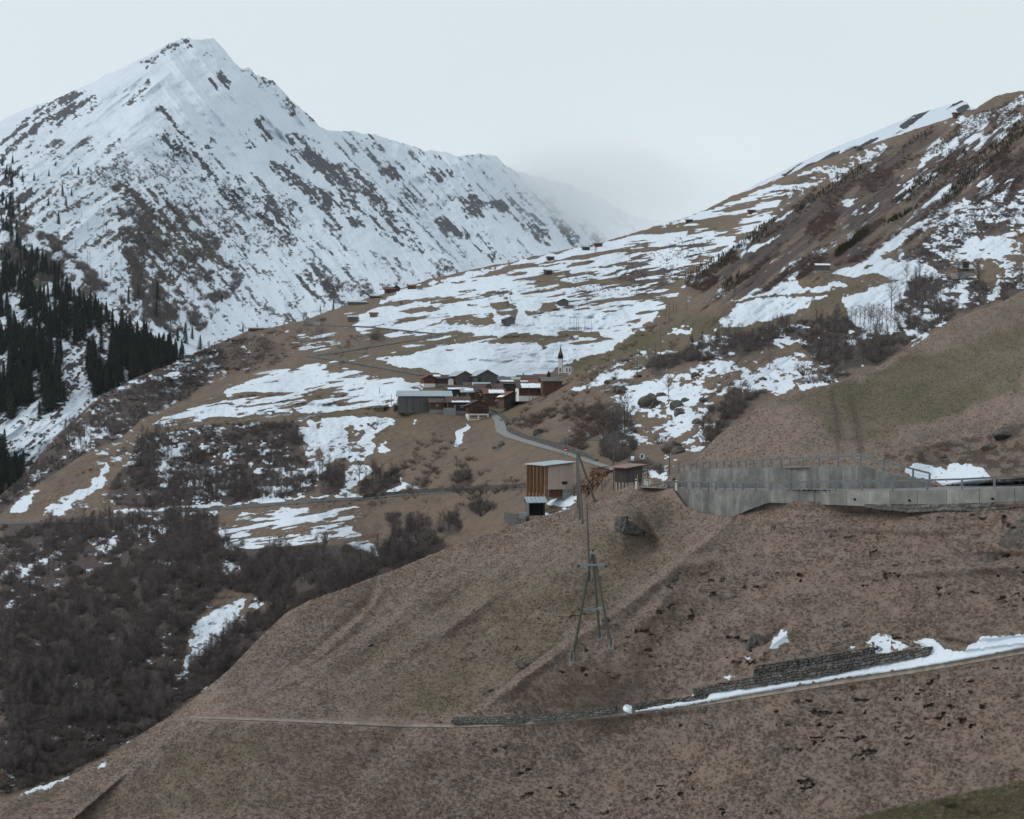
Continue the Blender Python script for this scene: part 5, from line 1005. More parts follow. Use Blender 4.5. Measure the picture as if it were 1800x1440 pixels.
stone_wall('long grey stone wall above the old road below the village', 640, 928, [(640,869),(680,865.5),(740,859.5),(800,857),(870,852.5),(928,849)], [(640,875),(700,869.5),(800,864),(870,861),(928,858)], 'V', M_STONED, step=5, noise=.1)
stone_wall('round stone wall of the turning place below the timber store', 886, 925, [(886,900),(893,902),(905,904),(925,903)], [(886,913),(893,922),(905,926),(925,920)], 'V', M_STONE, step=3)
# ------------------------------------------------------------------ wooden power line
def pole_line_thing(name, label, base, parts_fn, cat='power pole', group=None):
    o = empty(name, base, label, cat, group); parts_fn(o, base); return o
D0 = dA(1040, 1145)
feet = [(1005,1165),(1074,1141),(1054,1127)]
fp = [G(x, y, 'A') for x, y in feet]; apex = wp(1042, 972, sum(p.y for p in fp)/3)
tr = empty('tripod_pole', apex-Vector((0, 0, 12)), 'large three legged wooden power pole with a steel crossbar on the brown slope', 'power pole'); T0 = tr.location
for i, p in enumerate(fp):
    m = MB(); tip = apex-T0+Vector(((i == 0)*-.08+(i == 1)*.1, 0, 0)); foot = p-T0; low = foot+(tip-foot).normalized()*.35
    lg = m.bar(low, tip, .17, .115, 8).build('leg', M_POLEG if i == 0 else M_POLE, tr)
    f = MB(); f.box(foot.x-.28, foot.x+.28, foot.y-.25, foot.y+.25, foot.z-.4, foot.z+.12); f.box(foot.x-.24, foot.x-.15, foot.y-.12, foot.y+.12, foot.z+.123, foot.z+1.0); f.box(foot.x+.15, foot.x+.24, foot.y-.12, foot.y+.12, foot.z+.123, foot.z+1.0)
    f.build('steel_shoe', M_CONCP, lg)
MB().box(apex.x-T0.x-.26, apex.x-T0.x+.26, -.2, .2, apex.z-T0.z-.12, apex.z-T0.z+.12).build('cap', M_STEEL, tr)
cb = wp(1042, 993, apex.y-.25)-T0; c_ = MB().box(cb.x-1.45, cb.x+1.35, cb.y-.08, cb.y+.08, cb.z-.11, cb.z+.11).build('crossbar', M_STEEL, tr)
INS = []
for dx in (-1.5, 1.4): 
    MB().bar((cb.x+dx, cb.y-.15, cb.z-.12), (cb.x+dx, cb.y+.18, cb.z-.12), .16, .16, 10).build('insulator', M_INS, tr); INS.append(T0+Vector((cb.x+dx, cb.y, cb.z)))
MB().bar((apex.x-T0.x, -.05, apex.z-T0.z+.1), (apex.x-T0.x, -.05, apex.z-T0.z+.42), .10, .10, 8).build('insulator', M_INS, tr); INS.append(apex+Vector((0, 0, .4)))
zz = wp(0, 1070, apex.y).z-T0.z; mid = []
for p in fp:
    f = p-T0; t = (zz-f.z)/(apex.z-T0.z-f.z); mid.append(f.lerp(apex-T0, t))
for a, b in ((0, 1), (1, 2), (2, 0)): MB().beam(mid[a], mid[b], .10, .14).build('brace', M_STEEL, tr)
# the frame behind it beside the timber store
ap2 = wp(1014, 794, 214); lf = [(1016,886,G(1016,893,'A')),(1019,914,G(1019,914,'A')),(1024,921,G(1024,921,'A')),(1046,871,G(1046,883,'A'))]
fr = empty('frame_pole', ap2-Vector((0, 0, 10)), 'tall weathered four legged wooden pole in front of the log pile beside the timber store', 'power pole'); T1 = fr.location
for i, (x, y, p) in enumerate(lf):
    MB().bar(p-T1, ap2-T1+Vector((.04*i, 0, 0)), .19, .12, 8).build('leg', M_POLE, fr)
MB().box(-.12, .12, -.12, .12, 10.0, 10.25).build('cap', M_STEEL, fr)
b3 = G(1036, 1022, 'A'); t3 = wp(1031.5, 885, b3.y+2)
sg = empty('single_pole', b3, 'slim single wooden pole halfway down the green slope behind the tripod', 'power pole'); MB().bar((0, 0, .4), t3-b3, .15, .09, 8).build('post', M_POLE, sg)
f = MB(); f.box(-.28, -.16, -.15, .15, -.3, 1.5); f.box(.16, .28, -.15, .15, -.3, 1.5); f.build('concrete_foot', M_CONCP, sg)
def wire(pts, label, r=.011):
    m = MB(); n = 14
    for a, b in zip(pts, pts[1:]):
        L = (b-a).length; prev = a
        for i in range(1, n+1):
            t = i/n; q = a.lerp(b, t)-Vector((0, 0, L*.05*t*(1-t))); m.bar(prev, q, r, r, 4); prev = q
    return tag(m.build('power_line', M_DSTEEL), label, 'cable')
wire([INS[0], ap2+Vector((-.3, 0, -.3))], 'thin wire from the left end of the tripod crossbar up to the frame pole'); wire([INS[1], ap2+Vector((.3, 0, -.3))], 'thin wire from the right end of the tripod crossbar up to the frame pole')
wire([INS[2], ap2+Vector((0, 0, .2))], 'thin middle wire from the tripod top up to the frame pole')
def slim(px, yt, yb, label, which='V', group=None, r=.11, cross=0, D=None):
    b = G(px, yb, which) if D is None else wp(px, yb, D); t = wp(px, yt, b.y)-b
    o = empty('utility_pole', b, label, 'utility pole', group); MB().bar((0, 0, -.5), (0, 0, t.z), r*1.2, r*.8, 6).build('post', M_POLE if cross != 2 else M_STEEL, o)
    if cross: MB().box(-1.0, 1.0, -.08, .08, t.z-.5, t.z-.35).build('crossbar', M_DSTEEL, o)
for px, a, b, w in [(1002,556,578,'leftmost of the six poles standing in the snow above the church'),(1009,550,580,'tallest of the six poles in the snow above the church, beside the leftmost'),(1013.5,560,582,'third pole from the left in the snow above the church'),(1017,561,582,'fourth pole from the left in the snow above the church'),(1028,562,583,'fifth pole from the left in the snow above the church'),(1040,564,584,'rightmost of the six poles in the snow above the church'),
   (1170,537,556,'leftmost pole of the row on the brown brow right of the snowy hollow'),(1176.5,533,571,'tallest pole of the row on the brown brow'),(1183.5,530,551,'pole with a lamp in the middle of the row on the brown brow'),(1188.5,530,551,'fourth pole of the row on the brown brow'),(1207.5,526,546,'rightmost pole of the row on the brown brow'),(1161.5,571,612,'slim pole under the brow, straight above the crossbar pole'),
   (1161,618,659,'slim pole right of the crossbar pole above the boulders'),(1120,628,666,'pole left of the crossbar pole above the boulders'),(1141,620,654,'short pole between two others above the boulder field'),(1037,478,498,'left pole of the close pair on the upper terrace'),(1040.5,478,497,'right pole of the close pair on the upper terrace'),(831,480,489,'tiny pole on the skyline terrace right of the red huts'),(1017,534,546,'pole beside the dark hut on the snow'),(667,680,692,'pole in the meadow left of the long barn'),(688,693,713,'pole just left of the long barn'),(932,486,497,'tiny pole at the edge of the upper terrace')]:
    slim(px, a, b, w, r=.13)
slim(1151.5, 603, 638, 'wooden pole with a crossbar on the hillside above the boulders', cross=1, r=.14); slim(1031, 648, 682, 'dark pole with a small crossbar on the slope right of the church', cross=1, r=.12)
slim(1078.5, 809, 857, 'tall thin pole immediately left of the red roofed shed', 'A', D=232, r=.09); slim(1139, 803, 848, 'grey steel pole immediately right of the red roofed shed', D=222, cross=0, r=.09); slim(1177, 796, 833, 'thin pole on the snowy slope left of the green hill foot', r=.09); slim(1193, 815, 833, 'short post with a flat head at the left end of the upper wall', D=206, r=.1)
slim(938, 560, 572, 'tiny pole right of the field hut', r=.1)
# poles in the village
for px, a, b, w in [(930,678,712,'tall pole in front of the white based chalet'),(813,672,700,'thin mast among the roofs in the middle of the village'),(936,690,703,'short pole beside the chalet at the right end of the village')]: slim(px, a, b, w, r=.1)
# lattice mast with the red sign, and the lattice boom
mb = G(994.5, 817); mt = wp(994.5, 771, mb.y); H = mt.z-mb.z; ms = empty('lattice_mast', mb, 'steel lattice mast with a red sign behind the timber store roof', 'mast'); w = 3.3/F*mb.y
m = MB()
for sx in (-1, 1):
    for sy in (-1, 1): m.bar((sx*w, sy*w*.7, -.5), (sx*w, sy*w*.7, H), .055, .055, 5)
m.build('frame', M_STEEL, ms); m = MB()
for k in range(11):
    z = H*k/11; z2 = H*(k+1)/11; m.bar((-w, -w*.7, z), (w, -w*.7, z), .035, .035, 4); m.bar((-w, w*.7, z2), (w, w*.7, z2), .035, .035, 4)
m.build('rungs', M_STEEL, ms); sz = wp(0, 789.5, mb.y).z-mb.z
MB().box(-w*1.05, w*1.05, -w*.7-.1, -w*.7-.06, sz-.36, sz+.36).build('red_sign', M_RED, ms)
s2 = MB(); s2.prism([(-w*.8, -w*.7-.12, sz-.25), (w*.3, -w*.7-.12, sz-.25), (w*.8, -w*.7-.12, sz-.05), (-w*.8, -w*.7-.12, sz-.05)], (0, .018, 0)).build('white_band', M_WHITEP, ms)
MB().box(w*2.0, w*3.6, -.3, .3, H-.2, H+.35).build('lamp_box', M_STEEL, ms); MB().bar((0, 0, H-.3), (w*2, 0, H), .05, .05, 5).build('arm', M_STEEL, ms); MB().bar((-w, 0, H-.1), (-w*2.3, 0, H+.9), .04, .04, 5).build('whip', M_STEEL, ms)
gd = 285.; g0 = wp(1079, 848, gd); gb = empty('lattice_boom', g0, 'horizontal zigzag steel lattice boom above the thicket behind the red roofed shed', 'lattice boom'); a = wp(1031, 770, gd)-g0; b = wp(1110, 768, gd)-g0
hz = .55; m = MB(); m.bar(a+Vector((0,0,-hz)), b+Vector((0,0,-hz)), .07, .07, 5); m.bar(a+Vector((0,0,hz*.6)), b+Vector((0,0,hz*.6)), .04, .04, 5)
for k in range(20):
    p = a.lerp(b, k/20); q = a.lerp(b, (k+.5)/20); r_ = a.lerp(b, (k+1)/20); m.bar(p+Vector((0,0,-hz)), q+Vector((0,0,hz*.6)), .035, .035, 4); m.bar(q+Vector((0,0,hz*.6)), r_+Vector((0,0,-hz)), .035, .035, 4)
m.build('lattice', M_DSTEEL, gb); MB().bar((0, 0, -2), (0, 0, a.z-hz), .10, .08, 6).build('post', M_DSTEEL, gb)

# ------------------------------------------------------------------ house builder
W_BROWN = wood('brown_log_wall', (.075,.040,.026), (.15,.085,.055), .24, True, .25); W_DARK = wood('dark_weathered_boards', (.030,.024,.022), (.075,.062,.056), .22)
W_GREY = wood('grey_weathered_boards', (.085,.082,.082), (.155,.15,.148), .24, age=.3); W_RED = wood('reddish_boards', (.085,.032,.022), (.16,.075,.050), .22, age=.15)
W_NEW = wood('fresh_pinkish_boards', (.36,.28,.235), (.50,.40,.345), .20, age=.03); W_ORANGE = wood('orange_timber', (.16,.088,.050), (.28,.17,.10), .5, age=.2); W_LIGHT = wood('pale_brown_boards', (.13,.085,.06), (.24,.17,.125), .3, age=.2)
R_BROWN = tiles('brown_roof_tiles', (.065,.048,.046), (.12,.09,.085)); R_RED = tiles('faded_red_roof_tiles', (.13,.058,.045), (.20,.10,.08)); R_GREY = tiles('grey_stone_roof', (.085,.085,.083), (.16,.16,.155), .7)
R_METAL = sheet('blue_grey_metal_roof', (.26,.32,.37), (.36,.42,.47), .9); R_DARKM = sheet('dark_metal_roof', (.06,.06,.065), (.11,.11,.115), .7); R_REDM = sheet('rusty_red_metal_roof', (.21,.075,.062), (.32,.14,.12), .5); R_GREEN = sheet('pale_green_roof', (.20,.38,.33), (.28,.46,.41), .9)
def house(label, px, py, w, l, h, yaw, pitch, wall, roof, ridge='x', base=None, bh=0, snow=None, wins=(), name='house', cat='house', over=.55, group=None, side_wall=None, chimney=None, D=None, balcony=None, door=None, sink=.6, mono=False, stilts=0):
    """w along local x, l along local y, front face -y; ridge 'x' or 'y'; wins: (face, u, z, width, height)"""
    yaw = abs(yaw); loc = wp(px, py, D) if D else G(px, py)
    o = empty(name, loc, label, cat, group, R(yaw)); rise = math.tan(R(pitch))*((l/2) if ridge == 'x' else (w/2)); z0 = -sink if not stilts else 0
    if base is not None and bh: MB().box(-w/2-.06, w/2+.06, -.06, l+.06, z0, bh).build('base', base, o); z0 = bh+.002
    m = MB(); t = .001
    if mono:
        hb = h+math.tan(R(pitch))*l
        m.add([(-w/2,0,z0),(w/2,0,z0),(w/2,l,z0),(-w/2,l,z0),(-w/2,0,h),(w/2,0,h),(w/2,l,hb),(-w/2,l,hb)], [(0,1,2,3),(4,5,6,7),(0,1,5,4),(1,2,6,5),(2,3,7,6),(3,0,4,7)])
    elif ridge == 'x':
        m.add([(-w/2,0,z0),(w/2,0,z0),(w/2,l,z0),(-w/2,l,z0),(-w/2,0,h),(w/2,0,h),(w/2,l,h),(-w/2,l,h),(-w/2,l/2,h+rise),(w/2,l/2,h+rise)], [(0,1,2,3),(0,1,5,4),(2,3,7,6),(1,2,6,9,5),(3,0,4,8,7),(4,5,9,8),(6,7,8,9)])
    else:
        m.add([(-w/2,0,z0),(w/2,0,z0),(w/2,l,z0),(-w/2,l,z0),(-w/2,0,h),(w/2,0,h),(w/2,l,h),(-w/2,l,h),(0,0,h+rise),(0,l,h+rise)], [(0,1,2,3),(0,1,5,8,4),(2,3,7,9,6),(1,2,6,5),(3,0,4,7),(4,8,9,7),(8,5,6,9)])
    m.build('wall', wall, o)
    if side_wall is not None: MB().box(-w/2-.05, -w/2+.0, .02, l-.02, z0+.05, h-.05).build('side_boards', side_wall, o)
    th = .16; k = math.tan(R(pitch)); g = .03; rm = MB()
    if mono:
        rm.prism([(-w/2-over, -over, h-over*k+g), (w/2+over, -over, h-over*k+g), (w/2+over, l+over, hb+over*k+g), (-w/2-over, l+over, hb+over*k+g)], (0, 0, th))
    elif ridge == 'x':
        pts = [(-over, h-over*k+g), (l/2, h+rise+g), (l+over, h-over*k+g), (l+over, h-over*k+g+th), (l/2, h+rise+g+th), (-over, h-over*k+g+th)]
        vs = [(-w/2-over, a, b) for a, b in pts]+[(w/2+over, a, b) for a, b in pts]
        rm.add(vs, [(0,1,4,5),(1,2,3,4),(6,11,10,7),(7,10,9,8)]+[(i, (i+1) % 6, 6+(i+1) % 6, 6+i) for i in range(6)])
    else:
        pts = [(-w/2-over, h-over*k+g), (0, h+rise+g), (w/2+over, h-over*k+g), (w/2+over, h-over*k+g+th), (0, h+rise+g+th), (-w/2-over, h-over*k+g+th)]
        vs = [(a, -over, b) for a, b in pts]+[(a, l+over, b) for a, b in pts]
        rm.add(vs, [(0,1,4,5),(1,2,3,4),(6,11,10,7),(7,10,9,8)]+[(i, (i+1) % 6, 6+(i+1) % 6, 6+i) for i in range(6)])
    ro = rm.build('roof', roof, o)
    if chimney:
        cx, cy, ch = chimney; zc = h+rise-abs((cy-l/2) if ridge == 'x' else cx)*k; MB().box(cx-.35, cx+.35, cy-.35, cy+.35, zc-.2, zc+ch).build('chimney', M_CONCP, ro)
    if snow:                          # (u0, u1, v0, v1) on the front slope: fractions along the eave and up the slope
        u0, u1, v0, v1 = snow; n = 14; vs, fs = [], []; r = random.Random(int(px*10)); zt = g+th+.01
        edge = []
        for i in range(n+1):
            u = u0+(u1-u0)*i/n; j0 = v0+r.uniform(-.02, .04)*(0 if v0 <= .02 else 1); j1 = v1+r.uniform(-.07, .05)-(.25*(v1-v0) if i in (0, n) else 0)
            edge.append((u, max(0, j0), min(1, j1)))
        for u, a, b in edge:
            for v, dz in ((a, 0), (a+(b-a)*.08, .16), (b-(b-a)*.12, .16), (b, 0)):
                if ridge == 'x':
                    y = -over+(l/2+over)*v; vs.append((-w/2-over+(w+2*over)*u, y, h+y*k+zt+dz)) if not mono else vs.append((-w/2-over+(w+2*over)*u, y, h+y*k+zt+dz))
                else:
                    x = -w/2-over+(w/2+over)*v; vs.append((x, -over+(l+2*over)*u, h+(x+w/2)*k+zt+dz))
        for i in range(n):
            for j in range(3): fs.append((i*4+j, (i+1)*4+j, (i+1)*4+j+1, i*4+j+1))
        MB().add(vs, fs).build('roof_snow', M_SNOW, ro)
    for wdw in wins:
        fc, u, z, ww, wh = wdw[:5]; dk = wdw[5] if len(wdw) > 5 else None
        if fc == 'f': a, b, n_ = (u, -.07, z), (1, 0, 0), (0, -1, 0)
        elif fc == 'l': a, b, n_ = (-w/2-.12, l-u, z), (0, -1, 0), (-1, 0, 0)
        else: a, b, n_ = (w/2+.07, u, z), (0, 1, 0), (1, 0, 0)
        a, b, n_ = Vector(a), Vector(b), Vector(n_); q = [a-b*ww/2-Vector((0,0,wh/2)), a+b*ww/2-Vector((0,0,wh/2)), a+b*ww/2+Vector((0,0,wh/2)), a-b*ww/2+Vector((0,0,wh/2))]
        f_ = MB(); e = .09
        for s_, t_ in ((0,1),(1,2),(2,3),(3,0)): f_.beam(q[s_]+n_*.02, q[t_]+n_*.02, .10, .10)
        if dk == 'dark': MB().prism(q, -n_*.05).build('opening', M_DARK, o)
        elif dk == 'door': MB().prism(q, n_*.05).build('door', W_DARK, o)
        elif dk == 'garage':
            gdr = MB().prism(q, n_*.05).build('garage_door', M_PINK, o)
            mm = MB(); 
            for kx in range(4):
                c0 = a+b*(ww*(-.375+.25*kx))+Vector((0,0,wh*.22))+n_*.06; mm.prism([c0-b*.28-Vector((0,0,.28)), c0+b*.28-Vector((0,0,.28)), c0+b*.28+Vector((0,0,.28)), c0-b*.28+Vector((0,0,.28))], n_*.03)
            mm.build('door_panes', M_GLASS, gdr)
        else:
            wo_ = f_.build('window', M_WHITEP if dk == 'white' else W_DARK, o); MB().prism(q, n_*.015).build('pane', M_GLASS, wo_)
    if balcony:
        bz, bw, bd, bh_ = balcony; m = MB(); m.box(-bw/2, bw/2, -bd, -.06, bz-.12, bz)
        for i in range(int(bw/.3)+1): x = -bw/2+.05+i*(bw-.1)/int(bw/.3); m.box(x-.09, x+.09, -bd, -bd+.06, bz+.002, bz+bh_)
        m.box(-bw/2, bw/2, -bd-.02, -bd+.08, bz+bh_+.002, bz+bh_+.1); m.build('balcony', W_DARK, o)
    if stilts:
        for i in range(5):
            for yy in (.3, l-.3): MB().box(-w/2+.15+i*(w-.5)/4, -w/2+.4+i*(w-.5)/4, yy-.12, yy+.12, -stilts, -.003).build('stilt', M_CONCP, o)
    return o
R_REDD = sheet('dull_red_metal_roof', (.15,.062,.055), (.23,.11,.10), .5)
M_PINK = simple_mat('pinkish_garage_doors', (.30,.19,.17), (.38,.26,.23), 2)
# the timber store
ts = empty('timber_store', wp(963.5, 867, 287), 'tall new timber store with orange ribbed side and pale boarded front', 'barn', rz=R(25)); sc = 287/F
# local: origin at the near corner, +x along the pale face, +y along the ribbed side going back
w_, l_ = 45*sc/.93, 31*sc/.42; zt, zb, zr = (867-820)*sc, (867-861)*sc, 0
m = MB(); m.add([(0,0,zb),(w_,0,zb),(w_,l_,zb),(0,l_,zb),(0,0,zt),(w_,0,zt+.5),(w_,l_,zt+.5),(0,l_,zt)], [(0,1,2,3),(4,5,6,7),(0,1,5,4),(1,2,6,5),(2,3,7,6),(3,0,4,7)]); m.build('boarded_wall', W_NEW, ts)
MB().box(-.10, -.01, .1, l_-.1, zb+.9, zt-.05).build('side_panels', W_ORANGE, ts)
for i in range(6):
    y = .1+i*(l_-.3)/5; MB().box(-.85 if i else -.6, -.11, y, y+.22, -1.4, zt-.02).build('rib', W_ORANGE, ts)
MB().box(-.5, -.12, .35, l_-.35, -1.35, -.2).build('lower_boards', W_ORANGE, ts); MB().box(.25, w_*.62, .5, .6, -.8, zb-.01).build('under_store_wall', W_RED, ts)
MB().box(w_*.62, w_+.2, -.05, l_*.9, -1.4, zb-.004).build('concrete_base', M_CONCP, ts); MB().box(.02, .25, -.03, .2, -1.4, zb-.003).build('corner_post', M_STEEL, ts)
rf = MB().prism([(-1.0,-.7,zt+.12),(w_+.7,-.7,zt+.75),(w_+.7,l_+.7,zt+.75),(-1.0,l_+.7,zt+.12)], (0,0,.14)).build('roof', R_METAL, ts)
MB().prism([(-.8,-.5,zt+.02),(w_+.5,-.5,zt+.62),(w_+.5,-.35,zt+.62),(-.8,-.35,zt+.02)], (0,0,.09)).build('roof_beam', W_ORANGE, ts)
wn = MB().box(w_*.56, w_*.56+1.25, -.06, .01, zb+1.0, zb+1.6).build('window', W_DARK, ts); MB().box(w_*.56+.08, w_*.56+1.17, -.075, -.062, zb+1.08, zb+1.52).build('pane', M_GLASS, wn)
for i in range(4):
    y = .1+(i+.5)*(l_-.3)/5; MB().box(-.125, -.103, y+.1, y+.4, zb+2.0, zb+2.45).build('window', M_WHITEP, ts)
# open shed below it
sh = empty('open_shed', wp(958, 904, 283), 'small open fronted shed with a ribbed metal roof below the timber store', 'shed', rz=R(12)); s2 = 283/F
a_ = 29*s2; d_ = 3.0; hh_ = 20*s2
m = MB(); m.box(-a_, 0, d_-.1, d_, -.4, hh_); m.box(-a_, -a_+.1, 0, d_, -.4, hh_); m.box(-.1, 0, 0, d_, -.4, hh_); m.build('wall', W_GREY, sh)
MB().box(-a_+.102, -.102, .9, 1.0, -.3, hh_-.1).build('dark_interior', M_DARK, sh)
MB().box(-a_-.01, -a_+.2, -.1, 0, -.4, hh_).build('post', W_DARK, sh); MB().box(-.2, .01, -.1, 0, -.4, hh_).build('post', W_DARK, sh)
MB().add([(-a_-.5,-.5,hh_+.02),(.5,-.5,hh_+.02),(.5,d_/2+.3,hh_+1.05),(-a_-.5,d_/2+.3,hh_+1.05),(.5,d_+.5,hh_),(-a_-.5,d_+.5,hh_),(-a_-.5,-.5,hh_+.12),(.5,-.5,hh_+.12),(.5,d_/2+.3,hh_+1.16),(-a_-.5,d_/2+.3,hh_+1.16),(.5,d_+.5,hh_+.1),(-a_-.5,d_+.5,hh_+.1)],
   [(0,1,2,3),(3,2,4,5),(6,7,8,9),(9,8,10,11),(0,1,7,6),(1,2,8,7),(2,4,10,8),(4,5,11,10),(5,3,9,11),(3,0,6,9)]).build('roof', R_METAL, sh)
# red roofed shed on stilts
rs_ = empty('stilt_shed', wp(1104, 848.5, 224), 'small dark plank shed on short stilts with a flat rusty red roof', 'shed', rz=R(36)); s3 = 224/F
A_, B_ = 27*s3/math.cos(R(36))*.97, 23*s3/math.sin(R(36))*.92; hz_ = 25*s3
MB().add([(0,0,0),(A_,0,0),(A_,B_,0),(0,B_,0),(0,0,hz_),(A_,0,hz_+.45),(A_,B_,hz_+.45),(0,B_,hz_)], [(0,1,2,3),(4,5,6,7),(0,1,5,4),(1,2,6,5),(2,3,7,6),(3,0,4,7)]).build('wall', W_GREY, rs_)
MB().box(-.08, -.01, .02, B_-.02, .02, hz_-.02).build('brown_side', W_DARK, rs_)
MB().prism([(-.8,-.6,hz_+.02),(A_+.8,-.6,hz_+.5),(A_+.8,B_+.8,hz_+.52),(-.8,B_+.8,hz_+.04)], (0,0,.10)).build('roof', R_REDD, rs_)
for i in range(4):
    MB().box(.0, .28, .25+i*B_/4, .5+i*B_/4, -1.6, -.02).build('stilt', M_CONCP, rs_)
for x in (A_*.5, A_-.3): MB().box(x, x+.28, .1, .35, -1.4, -.02).build('stilt', M_CONCP, rs_)
# wayside shrine
sp_ = empty('shrine', G(1128.5, 808.5), 'small white wayside shrine with an arched niche on the brown slope', 'shrine', rz=R(-15)); ss = sp_.location.y/F; hw = 4.3*ss; hz2 = 13*ss
MB().add([(-hw,0,-.5),(hw,0,-.5),(hw,1.0,-.5),(-hw,1.0,-.5),(-hw,0,hz2*.8),(hw,0,hz2*.8),(hw,1,hz2*.8),(-hw,1,hz2*.8),(0,0,hz2),(0,1,hz2)], [(0,1,2,3),(0,1,5,8,4),(2,3,7,9,6),(1,2,6,5),(3,0,4,7),(4,8,9,7),(8,5,6,9)]).build('body', M_WHITE, sp_)
pts = [(-.2,hz2*.28),(.2,hz2*.28)]+[(.2*math.cos(t*math.pi/6), hz2*.6+.2*math.sin(t*math.pi/6)) for t in range(7)]
MB().prism([(x, -.03, z) for x, z in pts], (0, .025, 0)).build('niche', M_DARK, sp_); MB().add([(-hw-.12,-.12,hz2*.78),(0,-.12,hz2+.05),(hw+.12,-.12,hz2*.78),(hw+.12,1.1,hz2*.78),(0,1.1,hz2+.05),(-hw-.12,1.1,hz2*.78)], [(0,1,4,5),(1,2,3,4)]).build('roof', R_GREY, sp_)
# log pile
def log_mat():
    n = N('spruce_log'); tc = n.new('ShaderNodeTexCoord'); sp = n.new('ShaderNodeSeparateXYZ'); n.L(tc.outputs['Normal'], sp.inputs[0]); oi = n.new('ShaderNodeObjectInfo')
    e = n.math('GREATER_THAN', n.math('ABSOLUTE', sp.outputs[1]), .8); st = n.noise(4, 4, .6, n.coord((3, .6, 3)))
    bk = n.mix(st, (.085,.045,.034), (.17,.105,.085)); en = n.mix(oi.outputs['Random'], (.20,.115,.065), (.38,.25,.155)); n.L(n.mix(e, bk, en), n.b.inputs['Base Color']); return n.m
M_LOG = log_mat(); me0 = bpy.data.meshes.new('log'); t = MB().bar((0, 0, 0), (0, 1, 0), .5, .44, 10); me0.from_pydata(t.v, [], t.f); me0.materials.append(M_LOG); me0.update()
lc = 0; LG = 'logs in the timber pile beside the store'
def log(loc, yaw, L, r, tilt=0):
    o = tag(mesh_obj('log', me0), 'cut spruce log stacked in the timber pile between the timber store and the shed', 'log', LG); o.location = loc; o.rotation_euler = (tilt, 0, yaw); o.scale = (r*2, L, r*2)
for pxa, pxb, pyb, rows, yaw, L, back in [(1030,1078,848,8,38,5.5,.6),(1012,1056,863,7,52,5,-2.2),(1036,1066,833,5,30,5,2.0)]:
    q0 = G((pxa+pxb)/2, pyb+3); s_ = q0.y/F; n0 = int((pxb-pxa)*s_/.40)
    for k in range(rows):
        for i in range(k//3, n0-k//2):
            if rnd.random() < .06: continue
            r = rnd.uniform(.14, .20); q = Vector(((pxa-900)*s_+i*.40+.2*(k % 2), q0.y-1.0+back+rnd.uniform(-.35, .35)+k*.25, q0.z+.1+k*.33+rnd.uniform(-.05, .05)))
            log(q, -R(yaw+rnd.uniform(-7, 7)), L*rnd.uniform(.85, 1.1), r, R(rnd.uniform(-3, 3)))
# wire cage fence left of the shed
fe = empty('fence', G(1057, 866), 'dark rough picket fence in front of the log pile left of the shed', 'fence'); m = MB(); sf = 262/F
for i in range(18): m.bar((i*1.3*sf*.95, .1*(i % 3), -.8+i*.03), (i*1.3*sf*.95+rnd.uniform(-.15,.15), .1*(i % 2), 2.2+i*.04+rnd.uniform(-.4,.3)), .05, .03, 5)
m.build('pickets', M_DSTEEL, fe); m = MB()
for z in (.3, 1.2, 2.0): m.bar((0, 0, z), (17*1.3*sf*.95, 0, z+.6), .04, .04, 5)
m.build('rails', M_DSTEEL, fe)
bx = tag(MB().box(-.7, .7, -.6, .6, -.4, .7).build('concrete_cistern', M_CONCP), 'small pale concrete cistern below the open shed', 'cistern'); bx.location = wp(919, 907, 276)
# boards leaning on the ramp wall left of the store
for i in range(9):
    o = tag(MB().beam((0, 0, 0), (1.7, 1.2, .9), .3, .06).build('board', M_LOG if i % 2 else W_LIGHT), 'loose sawn board lying on the ramp edge left of the timber store', 'board', 'boards lying along the ramp'); q = G(905+i*2.6, 874-i*3.3); o.location = q+Vector((0, -.3, .15)); o.rotation_euler[2] = R(rnd.uniform(-15, 15))
# ------------------------------------------------------------------ village
def m_(px_, D): return px_*D/F
f_, g_, l__ = 'f', 'g', 'l'
house('long grey boarded barn with blue grey metal roof at the left of the village', 747, 724, 23, 11, 7.2, 7, 21, W_GREY, R_METAL, over=.9, name='barn', cat='barn', side_wall=W_DARK, wins=[('f', x, 3.6, .12, 6.6, 'dark') for x in (-8.2,-5.2,-2.2,.8)]+[('l',3,2.2,2.2,3.6,'dark')])
house('small brown chalet wedged between the long barn and a snow capped house', 769, 726, 6.4, 7, 4.8, 6, 24, W_BROWN, R_BROWN, over=.8, base=M_CONCP, bh=1.4, wins=[('f',0,3.3,.8,.7,'white')])
house('brown roofed house with snow along its eave, left of the front chalet', 806, 728, 9.5, 9, 5.4, 8, 27, W_DARK, R_BROWN, over=.9, base=M_CONCP, bh=1.4, snow=(.22,.95,.02,.24), side_wall=W_BROWN, wins=[('f',1.5,3.4,.9,1.0,'white'),('f',-1.6,3.4,.7,.8,'white')], chimney=(0,4,1.2))
tag(MB().box(-2.8,2.6,0,2,-.8,3.0).build('shed_annex', M_CONCP), 'low concrete annex in front of the brown roofed house', 'annex').location = G(791, 729)+Vector((0,-1.5,0))
house('front chalet with white ground floor and pink garage doors beside the road', 841, 738, 9.0, 9.5, 6.4, -8, 24, W_BROWN, R_BROWN, 'y', base=M_WHITE, bh=2.6, over=1.2, side_wall=W_DARK, balcony=(4.1,5.0,1.0,.9), wins=[('f',-2.1,1.15,3.4,1.7,'garage'),('f',2.0,1.15,3.4,1.7,'garage'),('f',-1.6,5.3,.8,.8),('f',0,5.3,.8,.8),('f',1.6,5.3,.8,.8),('f',-3.2,3.6,.8,.7),('f',3.2,3.6,.8,.7)])
